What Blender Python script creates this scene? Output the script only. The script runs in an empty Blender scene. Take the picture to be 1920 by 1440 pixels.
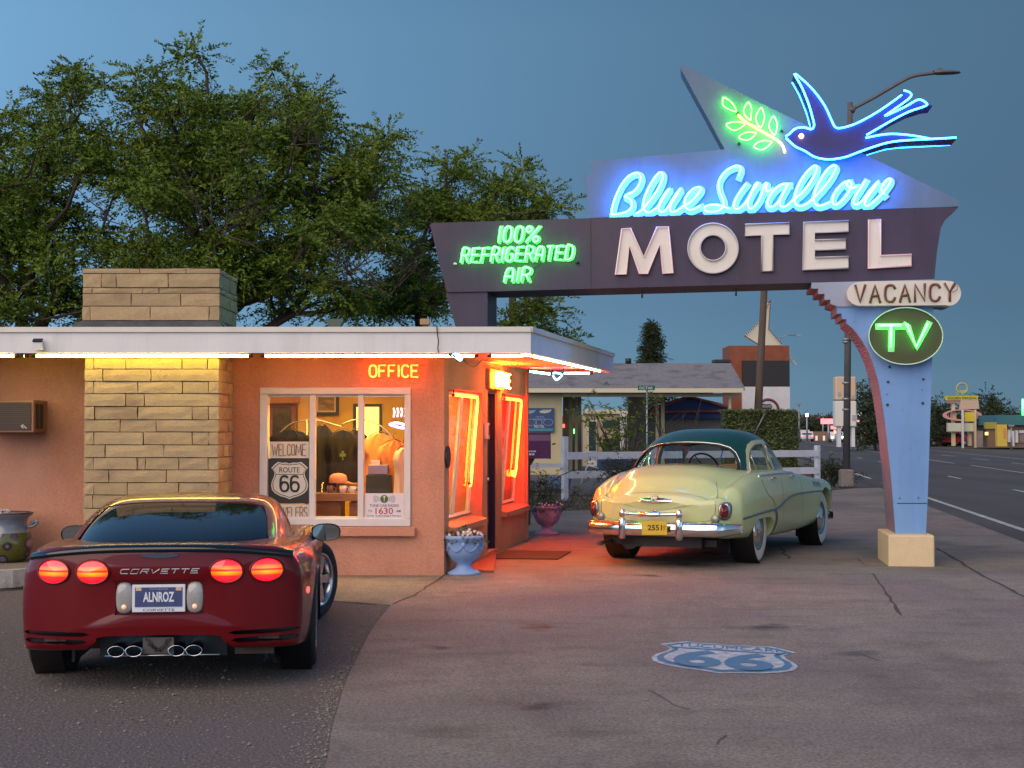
import bpy, bmesh, math, random
import numpy as np
from mathutils import Vector, Matrix
from mathutils.bvhtree import BVHTree

random.seed(7)
rng = np.random.default_rng(7)
R = math.radians
SC = bpy.context.scene
COL = SC.collection

# ------------------------------------------------------------------ camera, light, exposure
FPX, EYE = 2800.0, 1.6                    # focal length in pixels of the 1920 wide photo, eye height
PITCH = math.atan(87 / FPX)
cam_d = bpy.data.cameras.new('camera')
cam_d.sensor_width = 36.0
cam_d.lens = 36.0 * FPX / 1920.0
cam_d.clip_start, cam_d.clip_end = 0.1, 6000
cam = bpy.data.objects.new('camera', cam_d)
COL.objects.link(cam)
cam.location = (0, 0, EYE)
cam.rotation_euler = (math.pi / 2 + PITCH, 0, 0)
SC.camera = cam

SUN_EL, SUN_AZ = 12.0, 240.0              # afterglow behind and to the left of the camera, degrees clockwise from +Y
world = bpy.data.worlds.new('World')
SC.world = world
world.use_nodes = True
wn, wl = world.node_tree.nodes, world.node_tree.links
wn.clear()
w_out = wn.new('ShaderNodeOutputWorld')
w_bg = wn.new('ShaderNodeBackground')
w_sky = wn.new('ShaderNodeTexSky')
w_sky.sky_type = 'NISHITA'
w_sky.sun_disc = False
w_sky.sun_elevation = R(SUN_EL)
w_sky.sun_rotation = R(360 - SUN_AZ)
w_sky.air_density, w_sky.dust_density, w_sky.ozone_density = 1.2, 0.3, 6.0
w_tc = wn.new('ShaderNodeTexCoord')
w_sep = wn.new('ShaderNodeSeparateXYZ')
wl.new(w_tc.outputs['Generated'], w_sep.inputs[0])
w_rmp = wn.new('ShaderNodeValToRGB')      # the deep blue of dusk, by height above the horizon
_el = w_rmp.color_ramp.elements
_st = ((0.0, (.30, .58, 1.12)), (.02, (.29, .47, .86)), (.046, (.28, .385, .60)), (.082, (.32, .35, .46)), (.158, (.455, .40, .40)), (.26, (.68, .55, .46)), (.6, (.72, .60, .50)))
for i, (p_, c_) in enumerate(_st):
    e_ = _el[i] if i < 2 else _el.new(p_)
    e_.position = p_; e_.color = (*[x / 1.2 for x in c_], 1)
wl.new(w_sep.outputs['Z'], w_rmp.inputs[0])
w_t1 = wn.new('ShaderNodeVectorMath'); w_t1.operation = 'MULTIPLY'
wl.new(w_sky.outputs[0], w_t1.inputs[0]); wl.new(w_rmp.outputs[0], w_t1.inputs[1])
w_dot = wn.new('ShaderNodeVectorMath'); w_dot.operation = 'DOT_PRODUCT'
w_dot.inputs[1].default_value = (math.sin(R(SUN_AZ)), math.cos(R(SUN_AZ)), 0)
wl.new(w_tc.outputs['Generated'], w_dot.inputs[0])
w_pow = wn.new('ShaderNodeMath'); w_pow.operation = 'POWER'; w_pow.inputs[0].default_value = 2.4
wl.new(w_dot.outputs['Value'], w_pow.inputs[1])
w_t2 = wn.new('ShaderNodeVectorMath'); w_t2.operation = 'SCALE'
wl.new(w_t1.outputs[0], w_t2.inputs[0]); wl.new(w_pow.outputs[0], w_t2.inputs['Scale'])
w_bg.inputs['Strength'].default_value = 0.06 * 4 * 1.2 * 1.55
wl.new(w_t2.outputs[0], w_bg.inputs['Color'])
wl.new(w_bg.outputs[0], w_out.inputs[0])

sun_d = bpy.data.lights.new('sun', 'SUN')
sun_d.energy = 2.8
sun_d.angle = R(70)
sun_d.color = (1.0, 0.75, 0.57)
sun = bpy.data.objects.new('sun', sun_d)
COL.objects.link(sun)
_sv = Vector((math.sin(R(212)) * math.cos(R(36)), math.cos(R(212)) * math.cos(R(36)), math.sin(R(36))))
sun.rotation_euler = _sv.to_track_quat('Z', 'Y').to_euler()

SC.view_settings.view_transform = 'Standard'
SC.view_settings.look = 'None'
SC.view_settings.gamma = 1.0
SC.view_settings.exposure = 0.0
SC.view_settings.use_curve_mapping = False
SC.cycles.use_denoising = True
SC.cycles.max_bounces = 8
SC.cycles.transparent_max_bounces = 12
SC.cycles.sample_clamp_indirect = 6.0
SC.cycles.caustics_reflective = False
SC.cycles.caustics_refractive = False

# ------------------------------------------------------------------ measuring the photograph
_F = Vector((0, math.cos(PITCH), math.sin(PITCH)))
_U = Vector((0, -math.sin(PITCH), math.cos(PITCH)))
_X = Vector((1, 0, 0))
_C = Vector((0, 0, EYE))
def ray(px, py): return _F + _X * ((px - 960) / FPX) + _U * ((720 - py) / FPX)
def G(px, py, z=0.0):                      # the point of the level z seen at a pixel
    d = ray(px, py); return _C + d * ((z - EYE) / d.z)
def D(px, py, Y):                          # the point at distance Y seen at a pixel
    d = ray(px, py); return _C + d * (Y / d.y)
def ONP(px, py, p0, n):                    # the point of a plane seen at a pixel
    d = ray(px, py); return _C + d * ((p0 - _C).dot(n) / d.dot(n))
def V(*a): return Vector(a)

# ------------------------------------------------------------------ materials
MATS = {}
def _base(name):
    m = bpy.data.materials.new(name); m.use_nodes = True
    nt = m.node_tree
    return m, nt, nt.nodes['Principled BSDF']
def rgb(c): return (c[0], c[1], c[2], 1)
def mat(name, c1, c2=None, scale=6.0, rough=0.6, metal=0.0, bump=0.0, bscale=None, coat=0.0, detail=6.0,
        stretch=(1, 1, 1), ramp=(0.35, 0.68), fine=0.0, rand=0.0, spec=0.5, c3=None, s3=0.8, r3=(0.5, 0.72), rough2=None, dist=0.01):
    if name in MATS: return MATS[name]
    m, nt, b = _base(name)
    N, L = nt.nodes, nt.links
    b.inputs['Base Color'].default_value = rgb(c1)
    b.inputs['Roughness'].default_value = rough
    b.inputs['Metallic'].default_value = metal
    b.inputs['Coat Weight'].default_value = coat
    b.inputs['Coat Roughness'].default_value = 0.04
    b.inputs['Specular IOR Level'].default_value = spec
    tc = N.new('ShaderNodeNewGeometry')
    mp = N.new('ShaderNodeMapping'); mp.inputs['Scale'].default_value = stretch
    L.new(tc.outputs['Position'], mp.inputs['Vector'])
    col = None
    if c2 is not None:
        nz = N.new('ShaderNodeTexNoise'); nz.inputs['Scale'].default_value = scale; nz.inputs['Detail'].default_value = detail
        nz.inputs['Roughness'].default_value = 0.62
        L.new(mp.outputs[0], nz.inputs['Vector'])
        rp = N.new('ShaderNodeValToRGB')
        rp.color_ramp.elements[0].position, rp.color_ramp.elements[1].position = ramp
        rp.color_ramp.elements[0].color, rp.color_ramp.elements[1].color = rgb(c1), rgb(c2)
        L.new(nz.outputs['Fac'], rp.inputs[0]); col = rp.outputs[0]
        if rough2 is not None:
            mr = N.new('ShaderNodeMapRange'); mr.inputs[3].default_value = rough; mr.inputs[4].default_value = rough2
            L.new(nz.outputs['Fac'], mr.inputs[0]); L.new(mr.outputs[0], b.inputs['Roughness'])
    if c3 is not None:
        n3 = N.new('ShaderNodeTexNoise'); n3.inputs['Scale'].default_value = s3; n3.inputs['Detail'].default_value = 5
        L.new(mp.outputs[0], n3.inputs['Vector'])
        m3 = N.new('ShaderNodeMapRange'); m3.inputs[1].default_value, m3.inputs[2].default_value = r3
        L.new(n3.outputs['Fac'], m3.inputs[0])
        x = N.new('ShaderNodeMix'); x.data_type = 'RGBA'
        L.new(m3.outputs[0], x.inputs[0])
        if col is None: x.inputs[6].default_value = rgb(c1)
        else: L.new(col, x.inputs[6])
        x.inputs[7].default_value = rgb(c3); col = x.outputs[2]
    if fine:
        nf = N.new('ShaderNodeTexNoise'); nf.inputs['Scale'].default_value = 55; nf.inputs['Detail'].default_value = 3
        L.new(mp.outputs[0], nf.inputs['Vector'])
        mr = N.new('ShaderNodeMapRange'); mr.inputs[1].default_value = 0.3; mr.inputs[2].default_value = 0.7
        mr.inputs[3].default_value = 1 - fine; mr.inputs[4].default_value = 1 + fine
        L.new(nf.outputs['Fac'], mr.inputs[0])
        x = N.new('ShaderNodeMix'); x.data_type = 'RGBA'; x.blend_type = 'MULTIPLY'; x.inputs[0].default_value = 1
        if col is None: x.inputs[6].default_value = rgb(c1)
        else: L.new(col, x.inputs[6])
        L.new(mr.outputs[0], x.inputs[7]); col = x.outputs[2]
    if rand:
        oi = N.new('ShaderNodeObjectInfo')
        mr = N.new('ShaderNodeMapRange'); mr.inputs[3].default_value = 1 - rand; mr.inputs[4].default_value = 1 + rand
        L.new(oi.outputs['Random'], mr.inputs[0])
        x = N.new('ShaderNodeMix'); x.data_type = 'RGBA'; x.blend_type = 'MULTIPLY'; x.inputs[0].default_value = 1
        if col is None: x.inputs[6].default_value = rgb(c1)
        else: L.new(col, x.inputs[6])
        L.new(mr.outputs[0], x.inputs[7]); col = x.outputs[2]
    if col is not None: L.new(col, b.inputs['Base Color'])
    if bump:
        nb = N.new('ShaderNodeTexNoise'); nb.inputs['Scale'].default_value = bscale or scale * 4; nb.inputs['Detail'].default_value = 8
        L.new(mp.outputs[0], nb.inputs['Vector'])
        bp = N.new('ShaderNodeBump'); bp.inputs['Strength'].default_value = bump; bp.inputs['Distance'].default_value = dist
        L.new(nb.outputs['Fac'], bp.inputs['Height']); L.new(bp.outputs[0], b.inputs['Normal'])
    MATS[name] = m
    return m
def emit(name, c, s):
    if name in MATS: return MATS[name]
    m, nt, b = _base(name)
    b.inputs['Base Color'].default_value = (0.6, 0.6, 0.6, 1)
    b.inputs['Emission Color'].default_value = rgb(c)
    b.inputs['Emission Strength'].default_value = s
    b.inputs['Roughness'].default_value = 0.3
    MATS[name] = m
    return m
def glass(name, tint=(0.9, 0.95, 0.95), ior=1.5, rough=0.0):
    if name in MATS: return MATS[name]
    m = bpy.data.materials.new(name); m.use_nodes = True
    N, L = m.node_tree.nodes, m.node_tree.links
    N.clear()
    o = N.new('ShaderNodeOutputMaterial'); x = N.new('ShaderNodeMixShader')
    t = N.new('ShaderNodeBsdfTransparent'); t.inputs[0].default_value = rgb(tint)
    g = N.new('ShaderNodeBsdfGlossy'); g.inputs['Roughness'].default_value = rough
    f = N.new('ShaderNodeFresnel'); f.inputs[0].default_value = ior
    ge = N.new('ShaderNodeNewGeometry'); iv = N.new('ShaderNodeMath'); iv.operation = 'SUBTRACT'; iv.inputs[0].default_value = 1; L.new(ge.outputs['Backfacing'], iv.inputs[1])
    mu = N.new('ShaderNodeMath'); mu.operation = 'MULTIPLY'; L.new(f.outputs[0], mu.inputs[0]); L.new(iv.outputs[0], mu.inputs[1])
    L.new(mu.outputs[0], x.inputs[0]); L.new(t.outputs[0], x.inputs[1]); L.new(g.outputs[0], x.inputs[2]); L.new(x.outputs[0], o.inputs[0])
    MATS[name] = m
    return m

# ------------------------------------------------------------------ mesh building
class MB:
    def __init__(s): s.v, s.f, s.sm = [], [], []
    def add(s, verts, faces, smooth=False):
        o = len(s.v)
        s.v.extend([(p[0], p[1], p[2]) for p in verts])
        s.f.extend([tuple(i + o for i in f) for f in faces])
        s.sm.extend([smooth] * len(faces))
        return s
    def box(s, c, d, M=None, bev=0.0):
        x, y, z = d[0] / 2, d[1] / 2, d[2] / 2
        if bev:
            b = min(bev, x * .45, y * .45, z * .45)
            bm = bmesh.new(); bmesh.ops.create_cube(bm, size=1)
            for q in bm.verts: q.co = (q.co.x * d[0], q.co.y * d[1], q.co.z * d[2])
            bmesh.ops.bevel(bm, geom=bm.edges[:], offset=b, segments=1, affect='EDGES', profile=0.5)
            vs = [q.co.copy() for q in bm.verts]; bm.verts.index_update()
            fs = [[q.index for q in f.verts] for f in bm.faces]; bm.free()
        else:
            vs = [V(i, j, k) for k in (-z, z) for j in (-y, y) for i in (-x, x)]
            fs = [(0, 2, 3, 1), (4, 5, 7, 6), (0, 1, 5, 4), (2, 6, 7, 3), (0, 4, 6, 2), (1, 3, 7, 5)]
        c = V(*c)
        vs = [c + ((M @ q) if M is not None else q) for q in vs]
        return s.add(vs, fs)
    def prism(s, pts, ext, smooth=False):  # polygon pts (3D, seen counter clockwise from the front), extruded by ext
        n = len(pts); pts = [V(*p) for p in pts]; ext = V(*ext)
        vs = pts + [p + ext for p in pts]
        fs = [tuple(range(n)), tuple(range(2 * n - 1, n - 1, -1))] + [(i, i + n, (i + 1) % n + n, (i + 1) % n) for i in range(n)]
        return s.add(vs, fs, smooth)
    def tube(s, path, r, n=8, caps=True, closed=False, smooth=True):
        path = [V(*p) for p in path]
        if closed: path = path + [path[0]]
        m = len(path); rs = r if hasattr(r, '__len__') else [r] * m
        t0 = (path[1] - path[0]).normalized()
        ref = V(0, 0, 1) if abs(t0.z) < 0.9 else V(0, 1, 0)
        nn = (ref - t0 * ref.dot(t0)).normalized()
        vs = []
        for i, p in enumerate(path):
            a = path[max(i - 1, 0)]; b = path[min(i + 1, m - 1)]
            if closed and i in (0, m - 1): a, b = path[m - 2], path[1]
            t = (b - a).normalized() if (b - a).length > 1e-9 else t0
            nn = nn - t * nn.dot(t)
            nn = nn.normalized() if nn.length > 1e-6 else t.orthogonal().normalized()
            bn = t.cross(nn)
            for k in range(n):
                q = 2 * math.pi * k / n
                vs.append(p + (nn * math.cos(q) + bn * math.sin(q)) * rs[i])
        fs = [(i * n + k, i * n + (k + 1) % n, (i + 1) * n + (k + 1) % n, (i + 1) * n + k) for i in range(m - 1) for k in range(n)]
        s.add(vs, fs, smooth)
        if caps and not closed:
            o = len(s.v) - len(vs)
            s.f.append(tuple(o + k for k in range(n - 1, -1, -1))); s.sm.append(False)
            s.f.append(tuple(o + (m - 1) * n + k for k in range(n))); s.sm.append(False)
        return s
    def cyl(s, p, q, r, r2=None, n=16, smooth=True): return s.tube([p, q], [r, r if r2 is None else r2], n, smooth=smooth)
    def lathe(s, prof, n=24, M=None, smooth=True, o=(0, 0, 0), a0=0.0, a1=2 * math.pi):   # prof: (r, z)
        m = len(prof); vs = []; full = abs(a1 - a0 - 2 * math.pi) < 1e-6; kk = n if full else n + 1
        for r, z in prof:
            for k in range(kk):
                a = a0 + (a1 - a0) * k / n
                p = V(r * math.cos(a), r * math.sin(a), z)
                if M is not None: p = M @ p
                vs.append(p + V(*o))
        fs = [(i * kk + k, i * kk + (k + 1) % kk, (i + 1) * kk + (k + 1) % kk, (i + 1) * kk + k) for i in range(m - 1) for k in range(n)]
        return s.add(vs, fs, smooth)
    def grid(s, rows, closed=False, smooth=True, flip=False):   # rows: list of equal lists of points
        n = len(rows[0]); vs = [p for r_ in rows for p in r_]; k2 = n if closed else n - 1
        fs = [(i * n + k, i * n + (k + 1) % n, (i + 1) * n + (k + 1) % n, (i + 1) * n + k) for i in range(len(rows) - 1) for k in range(k2)]
        if flip: fs = [f[::-1] for f in fs]
        return s.add(vs, fs, smooth)
    def mesh(s, name, m=None):
        me = bpy.data.meshes.new(name)
        me.from_pydata(s.v, [], s.f)
        if s.sm: me.polygons.foreach_set('use_smooth', s.sm)
        if m is not None: me.materials.append(m)
        me.update()
        return me
def fixn(me):
    bm = bmesh.new(); bm.from_mesh(me); bmesh.ops.remove_doubles(bm, verts=bm.verts, dist=1e-5)
    bmesh.ops.recalc_face_normals(bm, faces=bm.faces); bm.to_mesh(me); bm.free(); return me
def npmesh(name, verts, faces, m, smooth=False):   # numpy arrays, all faces alike in size
    me = bpy.data.meshes.new(name)
    nv, nf, k = len(verts), len(faces), faces.shape[1]
    me.vertices.add(nv); me.vertices.foreach_set('co', verts.astype(np.float32).ravel())
    me.loops.add(nf * k); me.loops.foreach_set('vertex_index', faces.astype(np.int32).ravel())
    me.polygons.add(nf); me.polygons.foreach_set('loop_start', np.arange(0, nf * k, k, dtype=np.int32))
    me.polygons.foreach_set('use_smooth', np.full(nf, smooth))
    me.update(calc_edges=True); me.materials.append(m)
    return me

def cat_rom(pts, per=6, closed=False):
    pts = [V(*p) for p in pts]; n = len(pts); out = []
    segs = n if closed else n - 1
    for i in range(segs):
        if closed: p0, p1, p2, p3 = pts[(i - 1) % n], pts[i], pts[(i + 1) % n], pts[(i + 2) % n]
        else: p0, p1, p2, p3 = pts[max(i - 1, 0)], pts[i], pts[i + 1], pts[min(i + 2, n - 1)]
        for k in range(per):
            t = k / per
            out.append(0.5 * ((2 * p1) + (p2 - p0) * t + (2 * p0 - 5 * p1 + 4 * p2 - p3) * t * t + (3 * p1 - p0 - 3 * p2 + p3) * t ** 3))
    if not closed: out.append(pts[-1])
    return out

# ------------------------------------------------------------------ objects
def thing(name, label, cat, loc=(0, 0, 0), rotz=0.0, group=None):
    o = bpy.data.objects.new(name, None); COL.objects.link(o)
    o.empty_display_size = 0.2
    o.location = loc; o.rotation_euler = (0, 0, rotz)
    o['label'] = label; o['category'] = cat
    if group: o['group'] = group
    return o
def W(o):                                  # world matrix of an Empty before any depsgraph update
    return Matrix.Translation(o.location) @ Matrix.Rotation(o.rotation_euler[2], 4, 'Z')
def obj(name, mb, m, parent=None, local=False, label=None, fix=False):
    me = mb if isinstance(mb, bpy.types.Mesh) else mb.mesh(name, m)
    if isinstance(mb, bpy.types.Mesh) and m is not None and not me.materials: me.materials.append(m)
    if fix: fixn(me)
    o = bpy.data.objects.new(name, me); COL.objects.link(o)
    if parent is not None:
        o.parent = parent
        if not local and parent.type == 'EMPTY' and parent.parent is None: o.matrix_parent_inverse = W(parent).inverted()
    if label: o['label'] = label
    return o
def tag(o, label, cat, group=None, kind=None):
    o['label'] = label; o['category'] = cat
    if group: o['group'] = group
    if kind: o['kind'] = kind
    return o
def struct(name, mb, m, parent=None):
    o = obj(name, mb, m, parent)
    if parent is None: o['kind'] = 'structure'
    return o
def dup(root, loc=None, rotz=None, label=None, group=None):
    def cp(o, par):
        c = o.copy(); COL.objects.link(c)
        if par is not None:
            mi = o.matrix_parent_inverse.copy(); c.parent = par; c.matrix_parent_inverse = mi
        for ch in o.children: cp(ch, c)
        return c
    r = cp(root, None)
    if loc is not None: r.location = loc
    if rotz is not None: r.rotation_euler = (0, 0, rotz)
    if label: r['label'] = label
    if group: r['group'] = group
    return r
def boolean(me, cut, op='DIFFERENCE'):     # returns a new mesh
    a = bpy.data.objects.new('tmp_a', me); b = bpy.data.objects.new('tmp_b', cut)
    COL.objects.link(a); COL.objects.link(b)
    md = a.modifiers.new('b', 'BOOLEAN'); md.operation = op; md.object = b; md.solver = 'EXACT'; md.use_self = True
    bpy.context.view_layer.update()
    dg = bpy.context.evaluated_depsgraph_get()
    out = bpy.data.meshes.new_from_object(a.evaluated_get(dg))
    bpy.data.objects.remove(a); bpy.data.objects.remove(b)
    return out
def sharp(me, ang=35):
    me.polygons.foreach_set('use_smooth', [True] * len(me.polygons))
    me.set_sharp_from_angle(angle=R(ang)); return me
def bvh_of(me):
    return BVHTree.FromPolygons([v.co.copy() for v in me.vertices], [tuple(p.vertices) for p in me.polygons])
_TXT = {}
def text_raw(s):
    if s in _TXT: return _TXT[s]
    c = bpy.data.curves.new('txt', 'FONT'); c.body = s.split('|')[0]; c.offset = .03 if s.endswith('|b') else .0 if s.endswith('|c') else .008; c.size = 1; c.extrude = 0.0; c.resolution_u = 3
    o = bpy.data.objects.new('txt', c)
    me = bpy.data.meshes.new_from_object(o)
    vs = [v.co.copy() for v in me.vertices]; fs = [tuple(p.vertices) for p in me.polygons]
    bpy.data.objects.remove(o); bpy.data.curves.remove(c); bpy.data.meshes.remove(me)
    x0, x1 = min(v.x for v in vs), max(v.x for v in vs); y0, y1 = min(v.y for v in vs), max(v.y for v in vs)
    _TXT[s] = ([((v.x - x0) / (x1 - x0), (v.y - y0) / (y1 - y0)) for v in vs], fs)
    return _TXT[s]
def text_mb(s, p, right, up, w, h, mb=None):   # flat lettering filling a w by h box whose lower left corner is p
    vs, fs = text_raw(s); mb = mb or MB()
    p, right, up = V(*p), V(*right).normalized(), V(*up).normalized()
    mb.add([p + right * (a * w) + up * (b * h) for a, b in vs], fs)
    return mb
def text_map(s, f, mb=None):                    # lettering through any function of (0..1, 0..1)
    vs, fs = text_raw(s); mb = mb or MB()
    mb.add([f(a, b) for a, b in vs], fs); return mb
SHIELD = [(0, .955), (.10, .985), (.20, .975), (.31, 1.0), (.40, .93), (.49, .84), (.43, .77), (.40, .70), (.42, .60), (.475, .48), (.495, .37), (.47, .25), (.39, .16), (.25, .085), (.10, .045), (0, 0)]
def shield_pts(k=1.0):
    h = [((x) * k, .5 + (y - .5) * k) for x, y in SHIELD]
    return h + [(-x, y) for x, y in h[-2:0:-1]]
# single stroke letters in a 1 x 1 box, several strokes each
STROKE = {
 'O': [[(.5, 0), (.12, .1), (0, .35), (0, .65), (.12, .9), (.5, 1), (.88, .9), (1, .65), (1, .35), (.88, .1), (.5, 0)]],
 '0': [[(.5, 0), (.15, .1), (.02, .35), (.02, .65), (.15, .9), (.5, 1), (.85, .9), (.98, .65), (.98, .35), (.85, .1), (.5, 0)]],
 '1': [[(.5, 0), (.5, 1)]], 'I': [[(.5, 0), (.5, 1)]],
 'F': [[(0, 0), (0, 1), (.95, 1)], [(0, .52), (.8, .52)]],
 'E': [[(1, 0), (0, 0), (0, 1), (1, 1)], [(0, .52), (.85, .52)]],
 'C': [[(.98, .2), (.8, .03), (.4, 0), (.1, .12), (0, .35), (0, .65), (.1, .88), (.4, 1), (.8, .97), (.98, .82)]],
 'G': [[(.95, .85), (.75, .98), (.4, 1), (.1, .88), (0, .6), (0, .35), (.12, .1), (.5, 0), (.85, .08), (1, .3), (.95, .5), (.55, .48)]],
 'R': [[(0, 0), (0, 1), (.65, 1), (.95, .88), (.95, .64), (.65, .5), (0, .5)], [(.5, .5), (1, 0)]],
 'A': [[(0, 0), (.04, .6), (.2, .92), (.5, 1), (.8, .92), (.96, .6), (1, 0)], [(.02, .4), (.98, .4)]],
 'T': [[(0, 1), (1, 1)], [(.5, 1), (.5, 0)]],
 'D': [[(0, 0), (0, 1), (.55, 1), (.9, .85), (1, .5), (.9, .15), (.55, 0), (0, 0)]],
 'V': [[(0, 1), (.5, 0), (1, 1)]],
 'a': [[(0, 0), (.5, 1), (1, 0)], [(.2, .36), (.8, .36)]],
 'N': [[(0, 0), (0, 1), (1, 0), (1, 1)]],
 'Y': [[(0, 1), (.5, .5), (1, 1)], [(.5, .5), (.5, 0)]],
 'W': [[(0, 1), (.27, 0), (.5, .8), (.73, 0), (1, 1)]], 'L': [[(0, 1), (0, 0), (.9, 0)]], 'M': [[(0, 0), (.12, 1), (.5, .25), (.88, 1), (1, 0)]],
 'S': [[(.95, .85), (.6, 1), (.2, .95), (.05, .75), (.25, .55), (.75, .45), (.95, .25), (.8, .05), (.4, 0), (.05, .15)]],
 'o': [[(.5, 0), (.0, .25), (0, .75), (.5, 1), (1, .75), (1, .25), (.5, 0)]],
 '/': [[(0, 0), (1, 1)]],
}
# ------------------------------------------------------------------ the ground
M_dirt = mat('dirt', (.085, .062, .048), (.15, .115, .085), 1.3, .95, bump=.5, bscale=9, c3=(.05, .05, .028), s3=.35)
M_conc = mat('concrete', (.195, .160, .126), (.262, .217, .175), 2.2, .88, bump=.4, bscale=70, fine=.42, c3=(.165, .130, .120), s3=.55, r3=(.45, .7), dist=.004)
def add_stains(m, sc_, k, st_, lo=.52, hi=.72):
    nt = m.node_tree; N, L = nt.nodes, nt.links; b = N['Principled BSDF']
    src = b.inputs['Base Color'].links[0].from_socket
    ge = N.new('ShaderNodeNewGeometry'); mp = N.new('ShaderNodeMapping'); mp.inputs['Scale'].default_value = st_; L.new(ge.outputs['Position'], mp.inputs[0])
    nz = N.new('ShaderNodeTexNoise'); nz.inputs['Scale'].default_value = sc_; nz.inputs['Detail'].default_value = 9; nz.inputs['Roughness'].default_value = .68; L.new(mp.outputs[0], nz.inputs['Vector'])
    mr = N.new('ShaderNodeMapRange'); mr.inputs[1].default_value = lo; mr.inputs[2].default_value = hi; mr.inputs[3].default_value = 1; mr.inputs[4].default_value = k; L.new(nz.outputs['Fac'], mr.inputs[0])
    x = N.new('ShaderNodeMix'); x.data_type = 'RGBA'; x.blend_type = 'MULTIPLY'; x.inputs[0].default_value = 1
    L.new(src, x.inputs[6]); L.new(mr.outputs[0], x.inputs[7]); L.new(x.outputs[2], b.inputs['Base Color'])
add_stains(M_conc, .9, .62, (1, 2.2, 1)); add_stains(M_conc, 7, .55, (1, 1, 1), .60, .74); add_stains(M_conc, .35, .72, (2.2, .5, 1), .50, .66)
M_aspg = mat('gravel_asphalt', (.095, .076, .066), (.19, .15, .125), 26, .95, bump=1.0, bscale=48, fine=.35, c3=(.135, .112, .105), s3=.5, r3=(.4, .65), dist=.02)
M_road = mat('road_asphalt', (.058, .052, .052), (.085, .075, .072), .5, .85, bump=.3, bscale=40, fine=.15, stretch=(1, .12, 1))
M_paint = mat('road_paint', (.55, .53, .50), (.30, .28, .27), 3, .8)
M_crack = mat('crack', (.065, .052, .045), None, rough=.95)
M_kerb = mat('kerb_paint', (.62, .58, .55), (.30, .24, .21), 7, .85, bump=.6, bscale=14)

def sheet(name, pts, z, m, thick=0.0):
    mb = MB()
    vs = [V(p[0], p[1], z) for p in pts]
    if thick: mb.prism(vs, (0, 0, -thick))
    else: mb.add(vs, [tuple(range(len(vs)))])
    o = obj(name, mb, m); fixn(o.data); o['kind'] = 'structure'
    return o
def xy(px, py): q = G(px, py); return (q.x, q.y)

sheet('ground', [(-2500, -300), (2500, -300), (2500, 4500), (-2500, 4500)], -0.03, M_dirt)
sheet('gravel_yard', [(-14, 1), (1, 1), (1, 14.6), (-2, 15.8), (-14, 15.8)], 0.0, M_aspg)
curve = [(-.62, 1.5), (-.75, 4.5)] + [xy(*p) for p in [(610, 1440), (623, 1371), (650, 1279), (675, 1225), (702, 1176), (733, 1137)]]
cc = cat_rom([(a, b, 0) for a, b in curve], 5)
RD = V(math.sin(R(8.2)), math.cos(R(8.2)), 0); RN = V(RD.y, -RD.x, 0)     # along and across the road
R0 = V(8.21, 23.96, 0)                                                   # a point of the edge line
def RP(s, t): return R0 + RD * s + RN * t                                # s metres along the road, t metres across
e1 = RP(-26, -.55); e2 = RP(17.5, -.55)
apron = [(q.x, q.y) for q in cc] + [xy(625, 1129), xy(440, 1117), (-3.4, 17.2), (-.6, 17.2), (.2, 23.5)] + [xy(1000, 962), xy(1110, 957), xy(1551, 922), xy(1594, 917), (e2.x, e2.y), (e1.x, e1.y)]
sheet('concrete_apron', apron, 0.014, M_conc, 0.04)
sheet('road', [tuple(RP(-60, -.5))[:2], tuple(RP(-60, 14.5))[:2], tuple(RP(1500, 14.5))[:2], tuple(RP(1500, -.5))[:2]], -0.006, M_road)
sheet('side_street', [(-30, 41), (-30, 50), tuple(RP(25, -.45))[:2], tuple(RP(15, -.45))[:2], xy(1551, 921.5), (2, 37)], -0.012, M_road)
sheet('walkway', [(-14, 14.3), (-5.35, 14.75), (-5.02, 15.0), (-4.75, 15.5), (-4.4, 16.6), (-14, 16.9)], 0.2, M_conc, 0.22)
kb = MB()
kp = [(-14, 14.27), (-5.34, 14.72), (-4.99, 14.98), (-4.70, 15.5), (-4.36, 16.5)]
for (a, b), (c, d) in zip(kp, kp[1:]):
    kb.add([(a, b, .03), (c, d, .03), (c, d, .205), (a, b, .205)], [(0, 1, 2, 3)])
    kb.add([(a, b, .205), (c, d, .205), (c + .02, d + .16, .205), (a + .02, b + .16, .205)], [(0, 1, 2, 3)])
k = obj('kerb', kb, M_kerb); k['kind'] = 'structure'
mk = MB()
def stripe(s0, s1, t, w=.12, z=.0):
    mk.add([RP(s0, t - w / 2) + V(0, 0, z), RP(s0, t + w / 2) + V(0, 0, z), RP(s1, t + w / 2) + V(0, 0, z), RP(s1, t - w / 2) + V(0, 0, z)], [(0, 1, 2, 3)])
def markings(name):
    global mk
    o = obj(name, mk, M_paint); o['kind'] = 'structure'; mk = MB(); return o
stripe(-30, 15.5, 0, .13); stripe(18.0, 22, .0, .13); stripe(26, 300, 0, .13)
stripe(-30, 400, 11.6, .13)
for s in np.arange(-24, 400, 12.2): stripe(s + 1.5, s + 4.5, 2.95)
for s in np.arange(-24, 400, 12.2): stripe(s - 3, s + 2.6, 9.2)
stripe(-30, 23, 6.0); stripe(-30, 46, 6.35); stripe(50, 400, 6.2)
markings('road_marking')
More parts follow.
